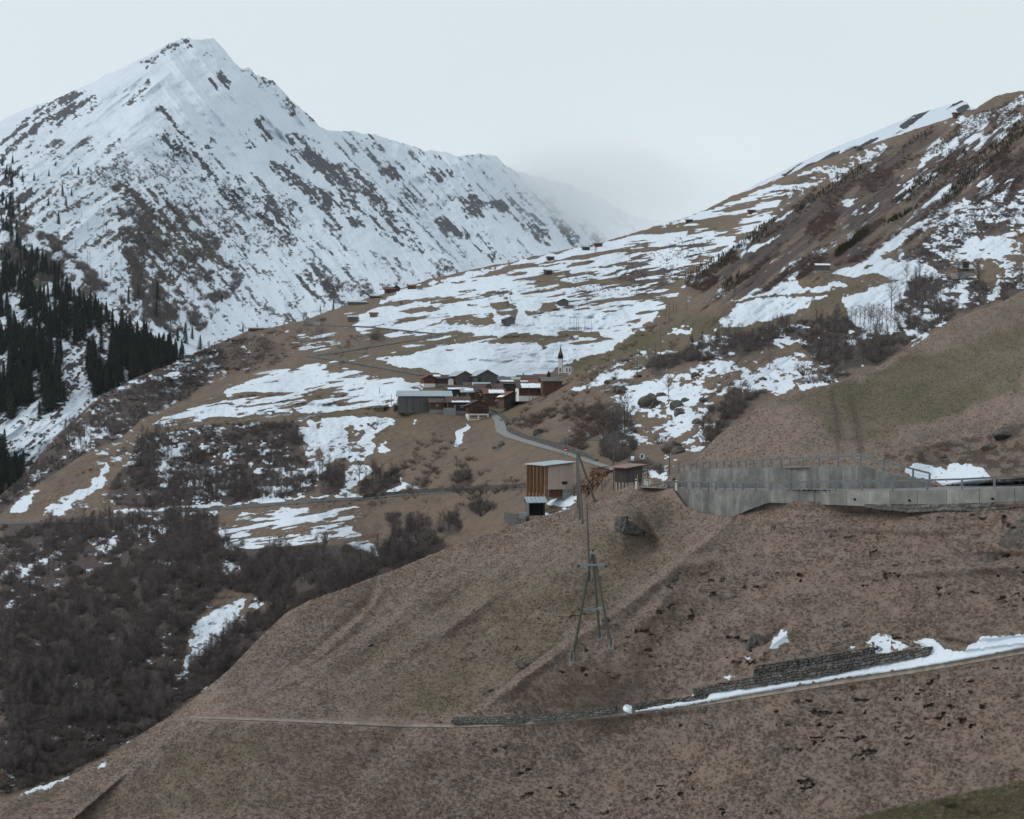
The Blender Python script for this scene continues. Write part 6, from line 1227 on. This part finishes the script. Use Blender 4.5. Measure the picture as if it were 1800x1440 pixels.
house('left of two grey gabled barns with pale metal roofs behind the village', 817, 679, 8.5, 10, 5.2, -28, 26, W_GREY, R_METAL, 'y', name='barn', cat='barn', side_wall=W_RED, over=1.0)
house('right and larger of two grey gabled barns with pale metal roofs behind the village', 856, 682, 10.5, 11, 6.0, -24, 27, W_GREY, R_METAL, 'y', name='barn', cat='barn', side_wall=W_GREY, over=1.0, wins=[('f',-3.9,3.0,1.4,4.0,'door')])
house('little reddish chalet on a white base at the far left of the rear row', 755, 681, 5.6, 6, 4.6, 18, 27, W_RED, R_RED, 'y', base=M_WHITE, bh=1.8, over=.8, side_wall=W_BROWN)
house('long brown chalet with a snow patch on its roof beside the little reddish one', 778, 679, 7.6, 7, 3.9, 5, 24, W_DARK, R_BROWN, base=M_CONCP, bh=1.2, over=.7, snow=(.0,.4,.5,1.0), wins=[('f',0,2.6,.8,.7)])
house('narrow white gabled store right of the brown chalet in the rear row', 792.5, 680, 2.6, 5, 3.4, 0, 35, M_WHITE, R_BROWN, 'y', over=.3)
house('low wide house with brown roof and a snow strip in the middle of the village', 808, 700, 13, 8, 4.2, 4, 24, W_DARK, R_BROWN, over=.9, snow=(.12,.8,.05,.40), chimney=(3,4,1.0))
house('small house with an orange stained snowy roof in the middle of the village', 822, 704, 5.5, 7, 3.9, -4, 25, W_BROWN, R_METAL, over=.7, snow=(.3,.95,.3,.9), wins=[('f',0,2.6,.8,.8,'white')])
hh2 = house('brown tiled house with a dormer in the centre of the village', 859, 702, 12.0, 9, 4.4, 3, 30, W_BROWN, R_BROWN, over=.8, wins=[('f',x,3.0,.9,1.0,'white') for x in (-4,-1.4,1.4,4)])
dm = MB(); dm.add([(-1.2,1.2,5.1),(1.2,1.2,5.1),(1.2,3.8,5.1),(-1.2,3.8,5.1),(-1.2,1.2,6.3),(1.2,1.2,6.3),(1.2,4,6.3),(-1.2,4,6.3),(0,1.2,7.3),(0,5,7.3)], [(0,1,2,3),(0,1,5,8,4),(1,2,6,5),(3,0,4,7),(8,9,6,5),(8,9,7,4)]); dm.build('dormer', W_DARK, hh2); MB().prism([(-.5,1.12,5.5),(.5,1.12,5.5),(.5,1.12,6.2),(-.5,1.12,6.2)], (0,.04,0)).build('dormer_window', M_GLASS, hh2)
house('small snow roofed store behind the front chalet', 846, 704, 5.0, 6, 4.0, -3, 26, W_DARK, R_GREY, over=.6, snow=(.05,.9,.1,.75), wins=[('f',0,2.6,.8,.8,'white')])
house('red roofed brown chalet with a large round ended snow patch on its roof', 869, 713, 8.6, 8, 5.6, 6, 26, W_BROWN, R_RED, over=1.0, snow=(.26,.93,.12,.78), side_wall=W_DARK, wins=[('f',-2,3.2,.9,.9),('f',0,3.2,.9,.9),('f',2.2,3.2,.9,.9)])
house('dark barn with open hay door and a snow strip, right of the red roofed chalet', 902, 716, 8.2, 7.5, 4.6, -20, 27, W_DARK, R_RED, 'y', over=1.0, name='barn', cat='barn', side_wall=W_BROWN, snow=(.1,.9,.05,.3), wins=[('f',.6,1.6,3.6,1.8,'dark')])
tag(MB().box(-2,2,0,2,-.5,.9).build('woodpile', W_LIGHT), 'low stack of split firewood beside the dark barn', 'woodpile').location = G(884, 716)
house('big white based chalet with snow covered roof at the right of the village', 935, 703, 11.2, 9, 5.2, 9, 25, W_RED, R_BROWN, over=1.0, base=M_WHITE, bh=1.7, snow=(.16,.98,.06,.86), side_wall=M_WHITE, wins=[('f',x,3.4,.9,.9) for x in (-3,0,3)]+[('l',3,3.0,.9,1.0)])
house('nearly black wooden house between the dormer house and the big chalet', 896, 695, 9.0, 8, 5.6, 3, 22, W_DARK, R_BROWN, over=.7, snow=(.05,.7,.6,1.0), wins=[('f',-2,3.6,.8,.8),('f',1.5,3.6,.8,.8)])
house('long red roofed house behind the nearly black one', 925, 690, 17, 8, 5.0, 2, 22, W_BROWN, R_RED, over=.8, snow=(.0,.55,.3,.55), chimney=(5,4,1.0))
house('wide brown roofed house with chimneys at the back right of the village', 931, 681, 12.0, 8, 4.6, 4, 24, W_BROWN, R_BROWN, over=.7, chimney=(-3,4,1.2))
house('small reddish house in the last row at the back right', 947, 677, 5.5, 6, 4.4, 0, 26, W_RED, R_RED, over=.5)
house('low shed with a pale green roof at the back of the village', 901, 677, 7.4, 6, 2.6, 0, 24, W_DARK, R_GREEN, over=.4, name='shed', cat='shed')
house('low grey roofed barn at the back of the village left of the green roof', 882, 681, 8.4, 7, 3.4, -6, 26, W_DARK, R_GREY, over=.6, name='barn', cat='barn')
house('grey stone roofed brown house below the church at the right edge of the village', 971, 690, 8.2, 7, 4.9, 6, 23, W_BROWN, R_GREY, over=.8, wins=[('f',-1.5,3.2,.8,.7),('f',1.5,3.2,.8,.7)])
house('low light roofed house between the gabled barns and the dormer house', 846, 690, 7.6, 6, 3.4, 2, 22, W_DARK, R_METAL, over=.5)
house('narrow brown house squeezed between two chalets right of the centre', 886, 706, 4.2, 6, 4.2, -12, 26, W_BROWN, R_RED, 'y', over=.7)
house('small dark shed in front of the dark barn in the village', 878, 717, 3.4, 4, 2.8, 0, 20, W_GREY, R_RED, over=.4, name='shed', cat='shed')
house('small brown barn wedged behind the snow capped house', 828, 692, 6.6, 6, 3.8, 10, 25, W_DARK, R_BROWN, over=.6, name='barn', cat='barn')
# tank, feeders, heap by the long barn
o = empty('green_silo', G(717.5, 728)+Vector((0, -1.5, 0)), 'pale green boxy silo with a dark cover in front of the long barn', 'silo'); MB().box(-1.35, 1.35, 0, 2, -.5, 4.0).build('body', simple_mat('green_paint', (.12,.16,.05), (.18,.22,.08), 2), o); MB().box(-1.45, 1.45, -.05, 2.1, 4.003, 4.6).build('cover', W_DARK, o)
for px in (731.5, 747.5):
    o = empty('feed_box', G(px, 721)+Vector((0, -1.2, 0)), 'low grey feed box with a yellow lid against the long barn, %s one' % ('left' if px < 740 else 'right'), 'feed box'); MB().box(-.75, .75, 0, 1, -.5, .75).build('box', W_GREY, o); MB().box(-.8, .8, -.05, 1.05, .755, .95).build('lid', M_YEL, o)
def rock(px, py, s, label, which='V', mat=None, sz=.7, name='boulder', cat='boulder', up=.1, seed=None):
    r = np.random.RandomState(int(px*7+py)); bm = bmesh.new(); bmesh.ops.create_icosphere(bm, subdivisions=3, radius=1)
    pl = [(Vector(r.randn(3)).normalized(), r.uniform(.55, .85)) for _ in range(9)]
    for v in bm.verts:
        for n_, d in pl:
            k = v.co.dot(n_)
            if k > d: v.co -= n_*(k-d)
        v.co *= 1+.05*math.sin(v.co.x*9+px)*math.cos(v.co.y*8+v.co.z*7)
    me = bpy.data.meshes.new(name); bm.to_mesh(me); bm.free(); me.materials.append(mat or M_ROCK); o = tag(mesh_obj(name, me), label, cat); p = G(px, py, which)
    o.location = p+Vector((0, 0, s*sz*up)); o.scale = (s, s*.8, s*sz); o.rotation_euler = (r.uniform(-.3, .3), r.uniform(-.3, .3), r.uniform(0, 6)); return o
rock(678, 719, 4.6, 'dark brown manure heap beside the long barn', mat=simple_mat('manure', (.03,.018,.013), (.06,.038,.028), 3, bump=.1), sz=.35, name='manure_heap', cat='heap')
house('tiny brown shed at the left end of the village beside the manure heap', 667, 724, 3.6, 3, 1.8, 0, 15, W_LIGHT, R_BROWN, over=.3, name='shed', cat='shed', mono=True)
house('low open shelter touching the left gable of the long barn', 698, 722, 3.0, 4, 2.4, 0, 12, W_DARK, R_DARKM, over=.3, name='shelter', cat='shed', mono=True)
tt = place_tree('spruce_tree', conifer_meshes('village_spruce', M_NEEDLE, 77, whorls=16, per=15, rad=.48, w=.12), G(964.5, 675), 7.4, 'broad dark spruce standing left of the church', 'tree')
# the church
cp = G(994, 659.5); cs = cp.y/F; ch = empty('church', cp, 'small white village church with a slim dark spire on the snowy slope', 'church', rz=R(-14)); nw, nl, nh = 21*cs, 12, 16*cs
tb = Vector((-10.5*cs, 1.5, 0)); tw = 3.6*cs
MB().box(-nw/2+2.0, nw/2, 0, nl*.6, -2, nh).build('nave', M_WHITE, ch)
n6 = [(nw/2*.15+nw/2*.62*math.cos(t*math.pi/3+.2), nl*.3+nl*.35*math.sin(t*math.pi/3+.2)) for t in range(6)]
ap_z = nh+5.2*cs; MB().add([(-nw/2+1.7,-.4,nh),(nw/2+.3,-.4,nh),(nw/2+.3,nl*.6+.4,nh),(-nw/2+1.7,nl*.6+.4,nh),(-nw/2+4,nl*.3,ap_z),(nw/2-3,nl*.3,ap_z)], [(0,1,5,4),(1,2,5),(2,3,4,5),(3,0,4),(0,3,2,1)]).build('roof', R_GREY, ch)
th_ = 29*cs; MB().box(tb.x-tw, tb.x+tw, tb.y, tb.y+2*tw, -2, th_).build('tower', M_WHITE, ch)
bf = MB().box(tb.x-tw*1.05, tb.x+tw*1.05, tb.y-.06, tb.y+2*tw+.06, th_+.003, th_+7*cs).build('belfry', W_DARK, ch)
for sx in (-.45, .45): MB().box(tb.x+sx*tw-.45, tb.x+sx*tw+.45, tb.y-.12, tb.y-.07, th_+1.5*cs, th_+5.5*cs).build('louvre', M_DARK, bf)
c0 = Vector((tb.x, tb.y+tw, 0)); zb_ = th_+7*cs; spm = MB(); n = 8
lv = [(tw*1.25, zb_), (tw*.95, zb_+3*cs), (tw*.62, zb_+5.5*cs), (tw*.12, zb_+15*cs)]
vs = [(c0.x+r_*math.cos(2*math.pi*(i+.5)/n), c0.y+r_*math.sin(2*math.pi*(i+.5)/n), z) for r_, z in lv for i in range(n)]
fs = [(k*n+i, k*n+(i+1) % n, (k+1)*n+(i+1) % n, (k+1)*n+i) for k in range(3) for i in range(n)]+[tuple(range(n))]
spm.add(vs, fs).build('spire', R_BROWN, ch)
m = MB(); m.box(c0.x-.08, c0.x+.08, c0.y-.08, c0.y+.08, zb_+14.5*cs, zb_+19*cs); m.box(c0.x-.6, c0.x+.6, c0.y-.07, c0.y+.07, zb_+17*cs, zb_+17.4*cs); m.build('cross', M_DARK, ch)
for x in (nw*.12, nw*.36): MB().box(x-.35, x+.35, -.07, -.01, nh*.35, nh*.75).build('window', M_GLASS, ch)
MB().box(tb.x-.4, tb.x+.4, tb.y-.07, tb.y-.01, 2, 4.2).build('window', M_GLASS, ch)
MB().box(tb.x-.5-.0, nw/2-2, -.35, -.02, -2, 1.2).build('plinth', M_CONCP, ch)
# outlying huts: label, px, base py, width px, wall px, yaw, pitch, wall, roof, ridge, extra
def hut(label, px, py, wpx, hpx, yaw, pitch, wall, roof, ridge='x', depth=None, **k):
    D = G(px, py).y; s = D/F; return house(label, px, py, wpx*s, (depth or wpx*.8)*s, hpx*s, yaw, pitch, wall, roof, ridge, over=k.pop('over', 1.6*s), name='hut', cat='hut', **k)
hut('dark gabled hay hut on the snow to the left above the church', 897, 572, 18, 11, -22, 24, W_GREY, R_DARKM, 'y', side_wall=W_DARK, depth=20)
hut('dark hay hut with snow on its roof on the mound above the church', 991, 538, 17, 9, -12, 24, W_GREY, R_DARKM, 'y', side_wall=W_DARK, snow=(0,1,.1,.9), depth=16)
hut('dark hut with a grey roof on the second terrace below the skyline', 965, 483, 12, 8, -20, 20, W_DARK, R_METAL, depth=10, side_wall=W_RED)
hut('small dark hut half hidden by the skyline terrace edge', 969, 458, 11, 6, -15, 20, W_DARK, R_DARKM, depth=9)
hut('left of two adjoining huts on the skyline, with a bluish roof', 1031, 440, 12, 6, -12, 20, W_DARK, R_METAL, depth=9)
hut('right of two adjoining huts on the skyline, reddish brown', 1053, 434, 12, 5.5, -12, 20, W_RED, R_BROWN, depth=8)
hut('tiny dark hut on the skyline where the far snow valley ends', 1212, 391, 11, 5, 0, 20, W_DARK, R_METAL, depth=8)
hut('tiny reddish hut on the brown shoulder right of the skyline hut', 1323, 375, 12, 5, -10, 20, W_RED, R_BROWN, depth=8)
hut('small grey hut standing on the ridge line halfway up the right slope', 1512, 265, 11, 6, -10, 18, W_GREY, R_DARKM, depth=9)
hut('highest small reddish hut on the right ridge in front of the white peak', 1684, 205, 12, 6.5, -8, 18, W_RED, R_BROWN, depth=9)
hut('barn with snow and rust on its roof in the middle of the right slope', 1447, 479, 25, 12, 6, 24, W_GREY, R_REDM, depth=16, snow=(0,1,.25,1.0), side_wall=W_DARK, base=M_CONCP, bh=1.0)
hut('wooden field barn with a pale metal roof at the upper right above the thicket', 1699, 488, 32, 16, 16, 24, W_LIGHT, R_METAL, depth=26, side_wall=W_ORANGE, base=M_CONCP, bh=2.4, wins=[('f',-.5,5.2,3.4,4.2,'door')])
hut('left red roofed house on the crest at the edge of the plateau', 686, 515, 18, 7, 10, 28, W_DARK, R_RED, depth=14, side_wall=W_RED)
hut('steep dark roofed house behind the left red roofed pair on the crest', 697, 512, 12, 6, -8, 40, W_DARK, R_BROWN, 'y', depth=12)
hut('right house with a red roof standing alone on the crest', 724, 508.5, 14, 6, 6, 24, W_RED, R_RED, depth=10, side_wall=W_DARK)
hut('flat roofed pale annex beside the right red roofed house on the crest', 738, 509, 8, 4, 0, 3, M_CONCP, R_GREY, depth=7)
hut('long low barn with pale bluish roof over the crest left of the red roofs', 627, 536, 33, 5, -4, 20, W_GREY, R_METAL, depth=14)
hut('low grey roof peeking over the crest between the long barn and the red roofs', 661, 524, 22, 3, -8, 18, W_DARK, R_DARKM, depth=9)
hut('hut with a light blue metal roof on the brown bank below the crest', 620, 566, 17, 9, -4, 24, W_GREY, R_METAL, depth=12)
hut('small brown hut with a red roof on the snowy bank below the crest', 657, 558, 14, 7, -6, 20, W_LIGHT, R_RED, depth=10)
hut('low barn with metal roof and red wall at the plateau edge on the left', 449, 582, 25, 5, 4, 18, W_RED, R_METAL, depth=12)
hut('tiny grey hut at the tip of the spur beside the dark spruces', 331, 630, 12, 6, 8, 16, W_GREY, R_METAL, depth=9)
# concrete wall, pasture fences, walkers
stone_wall('pale concrete bank wall beneath the plateau edge left of the blue roofed hut', 533, 563, [(533,564.5),(563,566)], [(533,571),(563,571.5)], 'V', M_CONCP, noise=0, name='concrete_wall')
def pasture_fence(label, pts, n, h=1.2):
    o = empty('pasture_fence', G(*pts[0]), label, 'fence'); xs = np.linspace(pts[0][0], pts[-1][0], n); P = [G(x, ip(pts, x))-o.location for x in xs]; m = MB()
    for p in P: m.bar(p+Vector((0,0,-.4)), p+Vector((0,0,h)), .09, .07, 5)
    m.build('posts', M_POLE, o)['kind'] = 'stuff' if n > 100 else 'part'
    m = MB()
    for a, b in zip(P, P[1:]): m.bar(a+Vector((0,0,h*.9)), b+Vector((0,0,h*.9)), .05, .05, 4); m.bar(a+Vector((0,0,h*.5)), b+Vector((0,0,h*.5)), .05, .05, 4)
    m.build('rails', M_POLE, o); return o
pasture_fence('long grey pasture fence crossing the snow above the upper road', [(682,569),(720,565),(760,561),(790,558.5)], 46, 1.6)
pasture_fence('short fence on the crest beside the small spruces', [(547,550),(575,547)], 14, 1.3)
def person(px, py, label, coat, h=1.75):
    p = G(px, py); me = bpy.data.meshes.new('person')
    J = dict(pel=(0,0,.92), wst=(0,0,1.12), chs=(0,0,1.38), nk=(0,0,1.52), hd=(0,-.02,1.66), lh=(.1,0,.88), lk=(.12,-.06,.48), la=(.12,.06,.08), lt=(.13,-.1,.03), rh=(-.1,0,.88), rk=(-.12,.04,.48), ra=(-.12,.14,.10), rt=(-.13,-.02,.03), ls=(.2,0,1.42), le=(.27,.06,1.15), lw=(.27,-.06,.9), rs=(-.2,0,1.42), re=(-.27,-.04,1.15), rw=(-.25,-.14,.92))
    rad = dict(pel=.15, wst=.14, chs=.17, nk=.07, hd=.12, lh=.10, lk=.07, la=.05, lt=.04, rh=.10, rk=.07, ra=.05, rt=.04, ls=.08, le=.055, lw=.04, rs=.08, re=.055, rw=.04)
    E = [('pel','wst'),('wst','chs'),('chs','nk'),('nk','hd'),('pel','lh'),('lh','lk'),('lk','la'),('la','lt'),('pel','rh'),('rh','rk'),('rk','ra'),('ra','rt'),('chs','ls'),('ls','le'),('le','lw'),('chs','rs'),('rs','re'),('re','rw')]
    ks = list(J); me.from_pydata([J[k] for k in ks], [(ks.index(a), ks.index(b)) for a, b in E], []); ob = mesh_obj('person', me); ob.modifiers.new('skin', 'SKIN')
    for i, k in enumerate(ks): me.skin_vertices[0].data[i].radius = (rad[k],)*2
    me.skin_vertices[0].data[0].use_root = True; me.materials.append(coat); s = ob.modifiers.new('sub', 'SUBSURF'); s.levels = s.render_levels = 1
    ob.location = p; s_ = h/1.78; ob.scale = (s_*1.15, s_*1.15, s_*1.15); ob.rotation_euler = (0, 0, 1.2); return tag(ob, label, 'person')
person(761.5, 583.6, 'left of two walkers in dark clothes on the upper road', simple_mat('dark_coat', (.02,.02,.03), (.03,.03,.04), 3)); person(765.2, 583.8, 'right of two walkers in dark clothes on the upper road', simple_mat('dark_blue_coat', (.02,.025,.04), (.03,.04,.06), 3), 1.68)
# boulders
for a in [(1096,690,3.0,'broad grey boulder left of the biggest dark crag on the hillside'),(1085,686,2.2,'small grey boulder left of the broad one on the hillside'),(1140,710,4.6,'biggest dark crag standing in the snow above the thicket'),(1152,714,2.6,'brown rock leaning against the right of the dark crag'),(1162,696,2.0,'flat rock in the snow right above the dark crag'),(1222,662,1.9,'dark rock at the top of the speckled snowfield'),(1191,715,2.6,'flat snow topped slab in the lower snowfield'),(1195,727,2.4,'grey rock below the flat slab in the lower snowfield'),(1237,707,2.0,'rounded grey rock in the middle of the snowfield'),(1205,706,1.6,'small rock left of the rounded one in the snowfield'),(1285,677,1.8,'grey rock near the upper right of the snowfield'),
   (1182,792,2.6,'dark rock in the snowy gully left of the green hill'),(1192,796,2.0,'brown rock beside the dark one in the snowy gully'),(1227,744,1.6,'low rock on the brown strip between the snow bands'),(970,734,2.2,'dark outcrop with a snow tongue on the slope above the road'),(880,785,2.4,'black outcrop on the slope below the road bend'),(947,763,2.6,'dark pointed outcrop above the stone wall of the road'),(996,735,1.8,'dark rock on the brown slope above the road'),(1340,668,1.8,'round rock on the far right of the snowfield'),(1066,674,1.7,'grey rock at the end of the long snow tongue'),(870,788,1.5,'small rock left of the black outcrop below the road bend')]:
    rock(a[0], a[1], a[2], a[3], mat=M_ROCKB if 'brown' in a[3] or 'dark' in a[3] else M_ROCK)
for a in [(1322,1134,.75,'pointed grey slab standing in the grass left of the small snow patch',1.6),(1340,1130,1.0,'dark rock under the grassy lip beside the small snow patch',.7),(1487,1098,.55,'flat dark stone in the grass above the walls',.4),(920,1172,.85,'dark layered outcrop low on the brown spur',.55),(912,1166,.6,'small rock on top of the layered outcrop on the brown spur',.5),(863,1216,.5,'small dark rock on the lower edge of the spur',.6),(1188,1016,.5,'grey stone near the top of the brown spur',.6),(1180,1020,.45,'darker stone beside the grey one near the top of the spur',.5),(1740,987,1.3,'dark boulder under a grassy overhang at the right edge',.6),(1362,926,.5,'small dark stone below the bend of the concrete wall',.5),
   (1240,1250,.35,'small dark stone at the outer edge of the path',1.2),(1065,1090,.7,'dark rock directly behind the tripod pole',.5),(650,1134,.65,'lone pale grey stone on the middle of the green slope',.5),(1100,1135,.45,'small stone right of the tripod pole foot',.6),(948,1213,.35,'small grey stone on the spur right of the lower dark rock',.5),(1770,765,1.9,'dark rock face at the upper right roadside bank',.5),(1740,790,1.2,'brown rock ledge in the roadside bank above the snow heap',.5),(1700,795,1.0,'jagged rock in the roadside bank left of the ledge',.5),(1655,805,.8,'small dark rock in the roadside bank above the left snow heap',.6)]:
    rock(a[0], a[1], a[2], a[3], 'A', M_ROCKB if 'brown' in a[3] or 'dark' in a[3] else M_ROCK, a[4], name='rock', cat='rock', up=-.1)
def stake(px, py, h, label):
    o = tag(MB().bar((0,0,-.3),(.03,0,h),.04,.035,6).build('stake', M_POLE), label, 'stake'); o.location = G(px, py, 'A')
for a in [(921,1277,1.0,'thin stake at the path edge below the long stone wall'),(1680,1232,1.5,'tallest thin stake on the brown slope below the path'),(1590,1222,1.2,'second thin stake on the brown slope below the path, left of the tallest'),(1258,1252,1.0,'dark stump like stake beside the path bend'),(1628,1238,.8,'short stake between the two tall ones below the path')]: stake(*a)
# snow clump at the end of the first stone wall
rock(1105, 1249, .75, 'round lump of old snow on the path between two stone walls', 'A', M_SNOW, .75, name='snow_lump', cat='snow lump', up=.2)
# hand of haze over the valley
M_HZ = bpy.data.materials.new('haze_air'); M_HZ.use_nodes = True; t = M_HZ.node_tree; t.nodes.clear(); ho = t.nodes.new('ShaderNodeOutputMaterial'); hv = t.nodes.new('ShaderNodeVolumePrincipled')
hv.inputs['Color'].default_value = (.95, .98, 1.0, 1); hv.inputs['Density'].default_value = 1.3e-5; hv.inputs['Anisotropy'].default_value = .2; t.links.new(hv.outputs[0], ho.inputs['Volume'])
zmin = -400; hz = MB().box(-9000, 9500, -60, 23000, zmin, 3300).build('haze', M_HZ); hz['kind'] = 'stuff'; hz['label'] = 'thin pale air lying between the camera and the far mountains'; hz['category'] = 'haze'

# low cloud lying against the far ridge, thinning outwards in nested layers
M_MI = bpy.data.materials.new('mist_air'); M_MI.use_nodes = True; t = M_MI.node_tree; t.nodes.clear(); ho = t.nodes.new('ShaderNodeOutputMaterial'); hv = t.nodes.new('ShaderNodeVolumePrincipled')
hv.inputs['Color'].default_value = (.99, .995, 1, 1); hv.inputs['Density'].default_value = 0.85e-4; t.links.new(hv.outputs[0], ho.inputs['Volume'])
for px, py, D_, rx_, ry_, rz_ in [(1090,352,8000,1000,2000,330),(1010,330,7400,640,1500,200)]:
    for k in (1.45, 1.2, .98, .78, .58, .38):
        bm = bmesh.new(); bmesh.ops.create_icosphere(bm, subdivisions=5, radius=1, matrix=Matrix.Diagonal((rx_*k, ry_*k, rz_*k, 1)))
        me = bpy.data.meshes.new('mist'); bm.to_mesh(me); bm.free(); me.materials.append(M_MI); o = mesh_obj('mist', me); o.location = wp(px+6*k, py, D_); tag(o, 'pale low cloud hiding the far end of the snowy ridge', 'mist', 'low cloud at the head of the valley', 'stuff')
